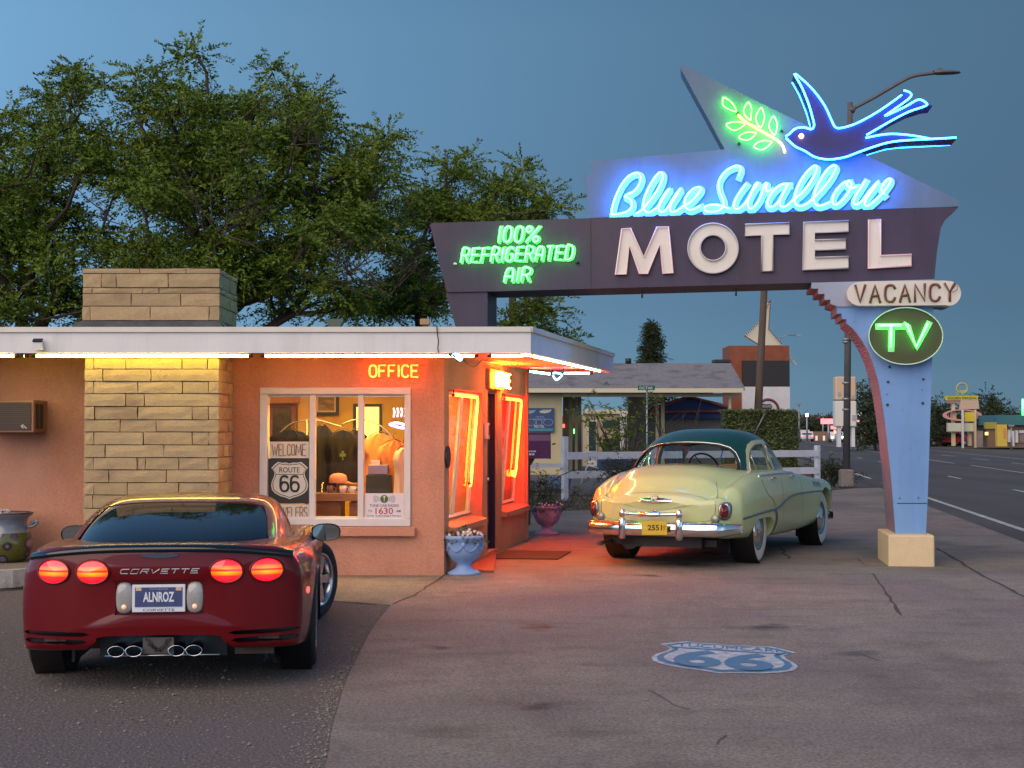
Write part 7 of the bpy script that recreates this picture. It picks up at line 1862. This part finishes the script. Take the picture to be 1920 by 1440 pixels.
for x, w_ in ((1067, 6), (1078, 5), (1230, 5), (1240, 6)): BX('post', x, 744, x + w_, 895, HY + 2.2, .15, M_hcream, hs)
BX('post', 1367, 737, 1371, 880, HY + .3, .15, M_htrim, hs)
mb = MB(); mb.tube([hz(1178, 681, HY + 4.4), hz(1178, 672, HY + 4.4)], .12, 8); obj('vent_pipe', mb, M_dark, rf)
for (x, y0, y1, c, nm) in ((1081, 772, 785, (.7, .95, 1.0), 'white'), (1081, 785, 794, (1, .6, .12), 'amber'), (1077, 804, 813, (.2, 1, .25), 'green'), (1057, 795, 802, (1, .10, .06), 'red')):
    BX('window_light', x - 2, y0, x + 2, y1, HY + 3.7, .03, emit('glint_' + nm, c, 3.0), hs)  # small glowing boxes put in as coloured glints
# painted motel banner on the house wall
bn = thing('motel_banner', 'dark blue motel banner with aeroplanes hung on the cream house wall', 'sign', tuple(D(1015, 812, HY)))
BX('cloth', 972, 765, 1039, 810, HY + .1, .05, mat('banner_blue', (.035, .06, .17), (.03, .09, .17), 1.5, .7), bn)
M_bcr = mat('banner_cream', (.50, .48, .36), None, rough=.7); M_bgr = mat('banner_grey', (.28, .32, .42), None, rough=.7); M_btl = mat('banner_teal', (.05, .22, .26), None, rough=.7)
def pl_(mb, x, y, s): mb.prism([D(x + s * a, y + s * b, HY + .095) for a, b in ((-11, -1), (-9, 2), (0, 3), (8, 1), (12, -3), (11, -5), (8, -3), (2, -2), (-8, -2))], (0, .004, 0)); mb.prism([D(x + s * a, y + s * b, HY + .09) for a, b in ((-6, -2.5), (7, -2.5), (7, -3.8), (-6, -3.6))], (0, .004, 0))
mb = MB(); pl_(mb, 1022, 772, 1.0); obj('aeroplane', mb, M_bcr, bn)
mb = MB(); pl_(mb, 992, 773, 1.0); obj('aeroplane', mb, M_bgr, bn)
obj('lettering', T_px('THE BLUE', 1004, 780, 1020, 783, HY + .095), M_bgr, bn); obj('lettering', T_px('SWALLOW', 1000, 784, 1023, 788, HY + .095), M_bgr, bn)
obj('lettering', T_px('MOTEL', 1002, 797, 1021, 802, HY + .095), M_white, bn); obj('teal_band', B_(MB(), 974, 803.5, 1037, 808.5, HY + .09, .01), M_btl, bn)
mb = MB()
for cx_, rx, ry in ((1011, 5.5, 5.5), (1028, 9, 6), (996, 9, 6)): mb.tube([D(cx_ + rx * math.cos(q), 792 - ry * math.sin(q), HY + .09) for q in np.linspace(0, 6.283, 24, endpoint=False)], .012, 4, closed=True)
obj('emblem', mb, M_bgr, bn)
# blue gabled shed behind the carport
gb_ = thing('blue_shed', 'low building with blue gable and red trim behind the carport', 'building', tuple(D(1290, 800, 72).xy) + (0,))
M_rb = mat('shed_blue', (.035, .05, .14), None, rough=.7); M_rr = mat('shed_red', (.34, .05, .03), None, rough=.7)
obj('gable', poly_px([(1205, 776), (1390, 776), (1352, 756), (1290, 741), (1222, 764)], 63.9, .15), M_rb, gb_)
mb = MB()
for p in ([(1218, 768), (1292, 741), (1292, 745), (1219, 772)], [(1292, 741), (1372, 762), (1372, 766), (1292, 745)], [(1200, 771), (1394, 768), (1394, 772), (1200, 775)]): mb.prism([D(x, y, 63.7) for x, y in p], (0, .1, 0))
obj('trim', mb, M_rr, gb_)
BX('eave', 1200, 776, 1394, 785, 63.8, .2, M_rb, gb_)
BX('wall', 1206, 785, 1390, 900, 64.2, .3, mat('shed_wall', (.30, .22, .18), None, rough=.9), gb_)
# street name sign
t = thing('street_sign', 'small green street name sign on a thin pole behind the sapling', 'sign', tuple(D(1213, 830, 44).xy) + (0,))
mb = MB(); q = D(1213, 731, 44); mb.tube([V(q.x, 44, 0), q], .03, 6); obj('pole', mb, M_steel, t)
BX('blade', 1196, 723, 1228, 731.5, 43.95, .03, mat('sign_green_blade', (.01, .12, .07), None, rough=.4), t); obj('lettering', T_px('OCTAR', 1199, 725, 1224, 730, 43.94), M_white, t)
# green screened hedge panel
hd = thing('hedge', 'square clipped green hedge screen standing behind the dark green car roof', 'hedge', tuple(D(1425, 850, 48).xy) + (0,))
a, b = D(1357, 880, 48), D(1495, 771, 48)
BX('core', 1359, 773, 1493, 885, 48.1, .9, M_leafd, hd)
g = np.random.default_rng(9); n = 9000
px = a.x + (b.x - a.x) * g.random(n); pz2 = b.z * g.random(n); py = 48.05 + .05 * g.random(n) - .04 * (np.sin(px * 2.1) > .96)
v_, f_ = leaves_mesh(np.stack([px, py, pz2], 1), .10, 9, .2, .5)
n2 = 1500; px2 = a.x + (b.x - a.x) * g.random(n2); v2, f2 = leaves_mesh(np.stack([px2, 48 + g.random(n2) * .95, np.full(n2, b.z - .02)], 1), .10, 10, .6, .5)
v3, f3 = leaves_mesh(np.stack([np.full(n2, b.x - .02), 48 + g.random(n2) * .95, b.z * g.random(n2)], 1), .10, 11, .2, .5)
o = bpy.data.objects.new('foliage', npmesh('foliage', np.concatenate([v_, v2, v3]), np.concatenate([f_, f2 + len(v_), f3 + len(v_) + len(v2)]), leafmat('hedge_leaf', (.06, .08, .022), (.11, .135, .045), (.15, .17, .075)))); COL.objects.link(o); o.parent = hd; o.matrix_parent_inverse = W(hd).inverted()
mb = MB(); mb.tube([D(1434, 775, 47.95), D(1414, 815, 47.95)], .02, 4); obj('brace', mb, M_steel, hd)
# brick red sign tower
tw = thing('sign_tower', 'square brick red sign tower with black and white panels behind the hedge', 'sign', tuple(D(1425, 800, 65).xy) + (0,))
M_brk = mat('brick_red', (.26, .075, .035), (.21, .055, .028), 3, .85, bump=.3, bscale=40)
BX('tower', 1369, 648, 1480, 895, 65, 2.2, M_brk, tw)
BX('black_panel', 1392, 676, 1480.5, 724, 64.85, .15, mat('panel_black', (.018, .014, .013), None, rough=.6), tw)
BX('white_panel', 1392, 725, 1481, 800, 64.85, .15, M_white, tw)
mb = MB(); mb.tube([D(1440 + 19.5 * math.cos(q), 769 - 20 * math.sin(q), 64.83) for q in np.linspace(.1, 3.05, 18)], .055, 4); obj('red_arc', mb, mat('arc_red', (.16, .03, .04), None, rough=.6), tw)
mb = MB(); mb.add([D(1437 + 22 * x, 788 - 31 * y, 64.80) for x, y in shield_pts(1.0)], [tuple(range(len(SHIELD) * 2 - 2))]); obj('shield', mb, M_ink, tw)
obj('lettering', T_px('ROUTE', 1430, 760, 1445, 764, 64.78), M_white, tw); obj('route_number', T_px('66', 1430, 767, 1445, 778, 64.78), M_white, tw)
BX('cap', 1340, 674, 1369, 679, 64.9, 1.0, M_dark, tw)
ar = thing('arrow_sign', 'cream bent arrow sign with bulbs standing on the brick red tower', 'sign', tuple(D(1425, 648, 66)))
apx = [(960 + x / 3.43, 560 + y / 3.43) for x, y in ((1500, 238), (1612, 130), (1650, 25), (1662, 12), (1650, 195), (1740, 300), (1600, 300))]
obj('panel', poly_px(apx, 65.6, .4), mat('arrow_cream', (.60, .54, .40), None, rough=.6), ar, fix=True)
mb = MB()
for (x0, y0), (x1, y1) in zip(apx, apx[1:-1]):
    for k in range(max(2, int(math.hypot(x1 - x0, y1 - y0) / 4))):
        q = k / max(2, int(math.hypot(x1 - x0, y1 - y0) / 4)); p = D(x0 + (x1 - x0) * q, y0 + (y1 - y0) * q, 65.5); mb.lathe([(0, -.04), (.04, 0), (0, .04)], 5, o=p)
obj('bulb', mb, M_rust, ar)['kind'] = 'stuff'
mb = MB()
for k in range(6): q = D(1482 + k * 2, 672 + k * 2.2, 65.5); mb.box(q, (.05, .1, .10), Matrix.Rotation(R(40), 3, 'Y'))
obj('arrow_tip', mb, M_cream, ar)['kind'] = 'stuff'
# poles and lamps
M_pole = mat('wood_pole', (.11, .075, .05), (.07, .05, .035), 12, .95, stretch=(1, 1, .1))
mb = MB(); p0, p1 = D(1420, 800, 56), D(1440, 400, 56); mb.tube([V(p0.x - .05, 56, 0), p0, p1], [.16, .155, .11], 10)
tag(obj('utility_pole', mb, M_pole), 'leaning brown wooden utility pole before the brick red tower', 'utility pole')
mb = MB(); p0 = D(961, 470, 31); mb.tube([V(p0.x, 31, 0), p0], [.09, .075], 8); tag(obj('wooden_pole', mb, mat('pale_pole', (.19, .12, .085), None, rough=.9)), 'thin reddish wooden pole seen under the motel sign beside the tree', 'pole')
sl = thing('street_lamp', 'tall grey street lamp with long curved arm behind the motel sign', 'street lamp', tuple(V(D(1587, 900, 41.7).x, 41.7, 0)))
M_gpole = mat('lamp_pole_grey', (.115, .105, .105), (.15, .135, .13), 4, .6, metal=.3)
px_ = D(1587, 880, 41.7).x; topz = D(1594, 192, 41.7)
mb = MB(); mb.tube([V(px_, 41.7, .5), V((px_ + topz.x) / 2, 41.7, topz.z / 2), topz], [.105, .09, .075], 12); obj('pole', mb, M_gpole, sl)
mb = MB(); b2_ = MB(); mb.box((px_, 41.7, .26), (.38, .38, .52), None, .05); obj('base', mb, M_conc, sl)
mb = MB(); mb.tube(cat_rom([D(1595, 206, 41.7), D(1640, 182, 41.7), D(1690, 153, 41.7), D(1715, 142, 41.7), D(1752, 137, 41.7)], 6), .05, 8); mb.cyl(D(1595, 209, 41.7), D(1599, 203, 41.7), .10, n=8); arm = obj('arm', mb, M_gpole, sl)
mb = MB(); a = D(1750, 137, 41.7); L_ = D(1801, 136, 41.7).x - a.x
rows = []
for f, hw, hh in ((0, .09, .06), (.15, .13, .085), (.3, .17, .08), (.7, .17, .06), (.95, .10, .035), (1, .02, .01)): rows.append([V(a.x + L_ * f, 41.7 + hw * math.cos(q), a.z + .01 + hh * math.sin(q) * (1 if math.sin(q) > 0 else .7)) for q in np.linspace(0, 6.283, 14, endpoint=False)])
mb.grid(rows, closed=True); hd_ = obj('lamp_head', mb, M_gpole, sl); mb = MB(); mb.box((a.x + L_ * .25, 41.7, a.z + .11), (.10, .10, .05)); obj('photocell', mb, M_gpole, hd_)
for y in (636, 641, 718, 748, 768):
    q = D(1588, y, 41.6); mb = MB(); mb.lathe([(.098, -.03), (.108, -.03), (.108, .03), (.098, .03)], 12, o=(q.x, 41.7, q.z)); obj('band', mb, M_steel, sl)
mb = MB(); mb.tube([D(1588, 637.5, 41.6), D(1612, 638, 41.6)], .02, 5); obj('stub_arm', mb, M_dark, sl)
def far_lamp(label, px, ytop, Y, arm=0, lit=None, ybase=None):
    t = thing('distant_lamp_post', label, 'street lamp', tuple(V(D(px, 800, Y).x, Y, 0)), 0, 'distant lamp posts along the road')
    q = D(px, ytop, Y); mb = MB(); pth = [V(q.x, Y, 0), q]
    mb.tube(pth, [.0007 * Y, .0005 * Y], 6)
    if arm: mb.tube([q, D(px + arm * .4, ytop - 6, Y), D(px + arm, ytop - 5, Y)], .0004 * Y, 5); 
    obj('pole', mb, M_steel, t)
    e = D(px + arm, ytop - (5 if arm else 0), Y); mb = MB(); mb.box(e, (.0035 * Y, .002 * Y, .0012 * Y) if not lit else (.0016 * Y, .001 * Y, .0022 * Y)); obj('head', mb, emit('lamp_' + lit[0], lit[1], 6) if lit else M_steel, t)
far_lamp('small distant lamp post with arm beside the cream arrow sign', 1462, 634, 110, 34)
far_lamp('distant mast with a cluster head right of the hedge', 1498, 757, 200)
far_lamp('distant pole carrying a violet white light', 1513, 778, 210, 0, ('violet', (.7, .65, 1)))
far_lamp('distant post with white light at the far junction', 1543, 778, 260)
far_lamp('distant post with small white lamp before the round dark tree', 1612, 777, 150, 0, ('white', (1, .9, .75)))
far_lamp('grey pole before the teal roofed building', 1896, 798, 118)
# pale tower sign beyond the lamp pole
ts = thing('pylon_sign', 'tall pale pylon sign, peach coloured at the top, behind the grey lamp pole', 'sign', tuple(V(D(1587, 800, 110).x, 110, 0)))
BX('upper_panel', 1567, 706, 1606, 751, 110, 1.0, mat('pylon_peach', (.72, .42, .20), (.50, .42, .36), .35, .6, stretch=(1, 1, 1)), ts, .1); BX('lower_panel', 1567, 752, 1606, 800, 110, 1.0, M_cream, ts, .06); BX('leg', 1571, 800, 1577, 838, 110.2, .5, M_white, ts); BX('leg', 1597, 800, 1603, 838, 110.2, .5, M_white, ts)
for x, y in ((1571, 735), (1597, 740), (1598, 778)): BX('notice', x, y, x + (5 if y < 770 else 9), y + (7 if y < 770 else 10), 109.95, .05, mat('notice_grey', (.35, .35, .36), None, rough=.7), ts)
# lit shop signs far down the road
def lit_sign(label, px0, py0, px1, py1, Y, c, s, legs=True, txt=None):
    t = thing('shop_sign', label, 'sign', tuple(V(D((px0 + px1) / 2, 800, Y).x, Y, 0)), 0, 'lit shop signs down the road')
    BX('face', px0, py0, px1, py1, Y, .3, emit('shop_%d_%d' % (px0, py0), c, s), t)
    if legs: q = D((px0 + px1) / 2, py1, Y); mb = MB(); mb.tube([V(q.x, Y + .15, 0), V(q.x, Y + .15, q.z)], .15, 6); obj('post', mb, M_steel, t)
    if txt: obj('lettering', T_px(txt, px0 + 3, py0 + 2, px1 - 3, py1 - 2, Y - .05), emit('shop_txt', (1, .75, .7), 4), t)
lit_sign('wide red lit sign above the distant brown building', 1539.5, 785, 1568, 795, 200, (1, .06, .07), 1.6)
lit_sign('second smaller red sign below the wide lit one', 1558, 798, 1579, 805, 190, (.9, .10, .07), .7)
lit_sign('small orange lit sign under the red ones', 1564, 806, 1577, 813, 188, (1, .38, .02), 1.1)
lit_sign('brilliant white square light beside the lamp pole', 1594, 800, 1600, 808, 190, (1, .95, .85), 6)
lit_sign('red neon bar behind the pale pylon sign', 1597, 786, 1612, 791, 180, (1, .10, .06), 1.6)
lit_sign('orange red star shaped light at the far junction', 1620, 804, 1626, 812, 170, (1, .15, .02), 2.2)
lit_sign('thin red lit fascia at the distant filling station', 1628, 803, 1644, 806, 170, (1, .12, .05), 1.2)
def far_block(name, label, rects, Y, cat='building'):
    t = thing(name, label, cat, tuple(V(D((rects[0][1] + rects[0][3]) / 2, 800, Y).x, Y, 0)))
    for nm, x0, y0, x1, y1, dy, dep, m in rects: BX(nm, x0, y0, x1, y1, Y + dy, dep, m, t)
M_fbr = mat('far_brick', (.24, .15, .10), (.18, .11, .07), .5, .9); M_warm = emit('lit_shop_window', (1, .55, .22), .55)
far_block('brown_building', 'low brown shop building far down the road', [('wall', 1519, 809, 1564, 828.5, 0, 8, M_fbr)] + [('window', 1522 + 7 * k, 817, 1526 + 7 * k, 826, -.05, .05, M_warm if k % 2 else M_hdark) for k in range(6)], 220)
far_block('canopy_building', 'pale green canopy beside the distant brown building', [('post', 1502, 807, 1506, 826, 0, 2, mat('far_mint', (.25, .42, .35), None, rough=.8)), ('canopy', 1502, 806, 1518, 810, -1, 4, M_white)], 225)
far_block('filling_station', 'distant low station with lit posts under the dark tree', [('wall', 1612, 812, 1650, 829, 0, 4, mat('far_tan', (.16, .10, .07), None, rough=.9)), ('window', 1614, 815, 1621, 825, -.05, .05, M_warm), ('window', 1640, 810, 1644, 824, -.05, .05, M_white)], 172)
# restaurant across the road
RY = 128
far_block('teal_roof_building', 'brown building with deep teal roof across the road at the frame edge', [('wall', 1885, 797, 1990, 838, 0, 10, M_fbr), ('roof', 1869, 778, 1990, 797, -.6, 10, mat('teal_roof', (.035, .14, .155), None, rough=.7)), ('pillar', 1890, 806, 1896, 829, -.2, .2, M_white), ('pillar', 1897, 808, 1902, 837, -.3, .2, M_white), ('pillar', 1904, 807, 1909, 830, -.2, .2, M_white), ('lintel', 1911, 807, 1925, 812, -.2, .2, M_white), ('window', 1912, 813, 1925, 830, -.1, .1, M_hdark)], RY)
far_block('yellow_booth', 'bright yellow painted booth beside the teal roofed building', [('wall', 1870, 796, 1888, 837, 0, .5, mat('booth_yellow', (.66, .46, .06), (.60, .40, .05), 2, .7)), ('mark', 1882, 803, 1886, 822, -.04, .04, mat('booth_orange', (.60, .25, .06), None, rough=.7))], RY - 4, 'booth')
far_block('mustard_shed', 'mustard topped brown shed left of the yellow booth', [('roof', 1849, 791.5, 1869, 804, 0, .6, mat('mustard', (.34, .28, .05), None, rough=.8)), ('wall', 1853, 805, 1869, 838, .2, .6, mat('shed_brown', (.22, .12, .06), None, rough=.9)), ('window', 1848, 810, 1853, 816, .1, .2, emit('shed_lamp', (1, .6, .1), 1.5)), ('side_wall', 1833, 808, 1843, 838, .4, .3, M_hdark)], RY - 1, 'shed')
mb = MB(); mb.tube([D(1918, 748, RY - 1), D(1918, 779, RY - 1)], .10, 6); tag(obj('neon_tube_green', mb, emit('far_green', (.05, 1, .15), 3)), 'vertical green neon line above the teal roof', 'neon tube')
gd = thing('restaurant_sign', 'pink and yellow ringed restaurant sign on cream posts across the road', 'sign', tuple(V(D(1800, 800, 133).x, 133, 0)))
def px4(x, y): return (1740 + x / 9.0, 700 + y / 9.0)
M_pk = mat('ring_pink', (.62, .27, .25), None, rough=.7); M_gy = mat('board_yellow', (.62, .48, .04), None, rough=.7); M_pst = mat('post_peach', (.66, .48, .27), None, rough=.7); M_gmint = mat('board_mint', (.55, .55, .40), None, rough=.7); M_peach = mat('board_peach', (.55, .38, .27), None, rough=.7)
obj('name_board', poly_px([px4(*p) for p in ((305, 455), (300, 385), (850, 378), (835, 448))], 132.6, .4), M_gy, gd, fix=True)
obj('lettering', T_px('GOLDEN DRAGON', *px4(330, 395), *px4(815, 438), 132.55), M_ink, gd)
obj('pink_shelf', poly_px([px4(*p) for p in ((320, 460), (535, 455), (525, 490), (335, 500))], 132.8, .4), M_pk, gd, fix=True)
obj('menu_board', poly_px([px4(*p) for p in ((555, 455), (850, 450), (865, 600), (535, 605))], 132.5, .3), M_peach, gd, fix=True)
mb = MB(); aa = np.linspace(0, 6.283, 40, endpoint=False)
ro, ri = [px4(577 + 333 * math.cos(q), 705 - 98 * math.sin(q)) for q in aa], [px4(570 + 255 * math.cos(q), 700 - 75 * math.sin(q)) for q in aa]
mb.grid([[D(x, y, 133) for x, y in ro], [D(x, y, 132.5) for x, y in ro], [D(x, y, 132.5) for x, y in ri], [D(x, y, 133) for x, y in ri]], closed=True, smooth=False); obj('ring', mb, M_pk, gd)
def gp(nm, x0, y0, x1, y1, Y, dep, m): a, b = px4(x0, y0), px4(x1, y1); BX(nm, a[0], a[1], b[0], b[1], Y, dep, m, gd)
gp('yellow_square', 620, 655, 780, 812, 132.4, .3, M_gy); gp('lower_board', 345, 840, 800, 980, 132.5, .4, M_gmint); gp('board_edge', 338, 836, 372, 985, 132.7, .5, M_pk)
gp('post', 415, 495, 458, 1225, 133.0, .4, M_pst); gp('post', 690, 815, 735, 1222, 133.0, .4, M_pst); gp('post', 578, 615, 602, 1262, 132.2, .2, M_white); gp('post', 790, 612, 815, 1255, 132.2, .2, M_pst)
for k in range(4): gp('spindle', 340 + 42 * k, 645 + 6 * (k == 0), 350 + 42 * k, 770, 132.9, .1, M_pst)
mb = MB(); mb.tube([D(*px4(575 + 92 * math.cos(q), 255 - 88 * math.sin(q)), 132.7) for q in np.linspace(-1.2, 4.4, 22)], .09, 5)
mb.prism([D(*px4(*p), 132.7) for p in ((480, 330), (500, 290), (560, 285), (640, 280), (675, 240), (670, 300), (640, 340), (570, 350), (490, 358))], (0, .2, 0)); obj('dragon_figure', mb, mat('figure_straw', (.42, .38, .17), None, rough=.7), gd)
# traffic and parked cars, small in the distance
M_cw, M_cr, M_cs = mat('car_white', (.62, .60, .60), None, rough=.3), mat('car_red', (.28, .012, .018), None, rough=.25, coat=.6), mat('car_silver', (.35, .34, .34), None, rough=.3, metal=.4)
def far_car(label, px, Y, rotz, m, kind='car', lamps=None, group='vehicles down the road', name=None):
    q = V(D(px, 800, Y).x, Y, -.02); t = thing(name or ('pickup_truck' if kind == 'pickup' else 'distant_car'), label, 'pickup' if kind == 'pickup' else 'car', tuple(q), rotz, group)
    if kind == 'pickup': pr = [(-2.7, .45), (2.7, .45), (2.75, .95), (1.5, 1.15), (.95, 1.75), (-.55, 1.8), (-.75, 1.2), (-2.7, 1.15)]; gw = [(.98, 1.2), (.85, 1.62), (-.42, 1.68), (-.52, 1.2)]
    else: pr = [(-2.2, .40), (2.2, .38), (2.25, .75), (1.2, .95), (.55, 1.42), (-.9, 1.48), (-1.7, 1.0), (-2.25, .95)]; gw = [(1.0, .98), (.5, 1.35), (-.85, 1.40), (-1.45, 1.0)]
    mb = MB(); mb.prism([V(-.88, y, z) for y, z in pr], (1.76, 0, 0)); me = mb.mesh('body', m); fixn(me)
    b = bmesh.new(); b.from_mesh(me); bmesh.ops.bevel(b, geom=b.edges[:], offset=.07, segments=2, affect='EDGES', profile=.5); b.to_mesh(me); b.free(); obj('body', me, None, t, local=True)
    for s in (-1, 1):
        mb = MB(); mb.prism([V(s * .885, y, z) for y, z in gw], (-s * .03, 0, 0)); obj('side_window', mb, M_tint, t, local=True, fix=True)
        for y in (-1.45, 1.45):
            mb = MB(); mb.lathe([(0, -.11), (.24, -.11), (.34, -.09), (.34, .09), (.24, .11), (0, .11)], 16, Matrix.Rotation(math.pi / 2, 3, 'Y'), o=(s * .82, y, .34)); w_ = obj('wheel', mb, M_tyre, t, local=True)
            mb = MB(); mb.lathe([(0, .115), (.2, .112), (.2, .10)], 12, Matrix.Rotation(s * math.pi / 2, 3, 'Y'), o=(s * .82, y, .34)); obj('rim', mb, M_steel, w_, local=True)
        yb, zb = (pr[0][0] - .03, 1.0 if kind == 'pickup' else .85)
        mb = MB(); mb.box((s * .70, yb, zb), (.22, .06, .18)); obj('tail_lamp', mb, emit('far_tail', (1, .04, .03), 5) if lamps == 'tail' else M_cr, t, local=True)
        mb = MB(); mb.box((s * .68, 2.24 if kind != 'pickup' else 2.74, .72), (.26, .06, .16)); obj('headlamp', mb, emit('far_head', (1, .9, .7), 14) if lamps == 'head' else M_steel, t, local=True)
    y0, z0, y1, z1 = (pr[-2][0] + .0, pr[-2][1], pr[-3][0], pr[-3][1])
    mb = MB(); mb.prism([V(-.7, y0 - .02, z0 + .05), V(.7, y0 - .02, z0 + .05), V(.62, y1 - .03, z1 - .08), V(-.62, y1 - .03, z1 - .08)], (0, .03, 0)); obj('rear_window', mb, M_tint, t, local=True)
RZ = -R(8.2)
far_car('white car heading away left of the distant brown building', 1512, 215, RZ, M_cw, lamps='tail'); far_car('silver pickup driving away beside the grey lamp pole', 1604, 178, RZ, M_cs, 'pickup', 'tail')
far_car('white car coming closer with headlamps on, before the orange sign', 1568, 200, RZ + math.pi, M_cw, lamps='head'); far_car('pale car with headlamps at the edge of the hedge', 1498, 235, RZ + math.pi, M_cs, lamps='head')
far_car('white car parked by the filling station', 1648, 168, R(60), M_cw)
PG = 'vehicles parked across the road'
far_car('white pickup parked right of the blue sign post', 1744, 152, R(70), M_cw, 'pickup', None, PG); far_car('red suv parked behind the cream sign posts', 1778, 150, R(78), M_cr, 'car', None, PG); far_car('red pickup parked at the right end of the row of red cars', 1815, 154, R(84), M_cr, 'pickup', None, PG)
far_car('white van parked behind the red suv', 1772, 162, R(80), M_cw, 'car', None, PG)
# pots by the fence
mb = MB(); q = G(1050, 922); mb.lathe([(0, 0), (.22, 0), (.30, .35), (.31, .45), (.27, .45), (.25, .38), (0, .38)], 20, o=(q.x, q.y, -.02)); tag(obj('planter_tub', mb, mat('tub_blue', (.12, .17, .26), None, rough=.8)), 'dull blue tub standing left of the fence corner post', 'planter')
mb = MB(); B_(mb, 1122, 862, 1198, 884, 36.5, .6, .03); tag(obj('planter_box', mb, mat('box_blue', (.035, .06, .12), None, rough=.8)), 'long dark blue box behind the white fence rails', 'planter')
# hills on the horizon
g = np.random.default_rng(2); mb = MB(); xs = np.linspace(-600, 2600, 90); rows = [[], []]
hgt = 30 + 5 * np.sin(xs / 260) + 4 * np.cumsum(g.normal(size=90)) * .12
for x, h in zip(xs, hgt): rows[0].append(V(x, 3000, -5)); rows[1].append(V(x, 3150 + 30 * math.sin(x), float(max(h, 20)) + (8 if x > 1200 else 0)))
rows.append([V(p.x, 3500, p.z * .9) for p in rows[1]]); mb.grid(rows); o = obj('hills', mb, mat('hill', (.17, .12, .11), (.12, .09, .085), .01, .95)); o['kind'] = 'structure'
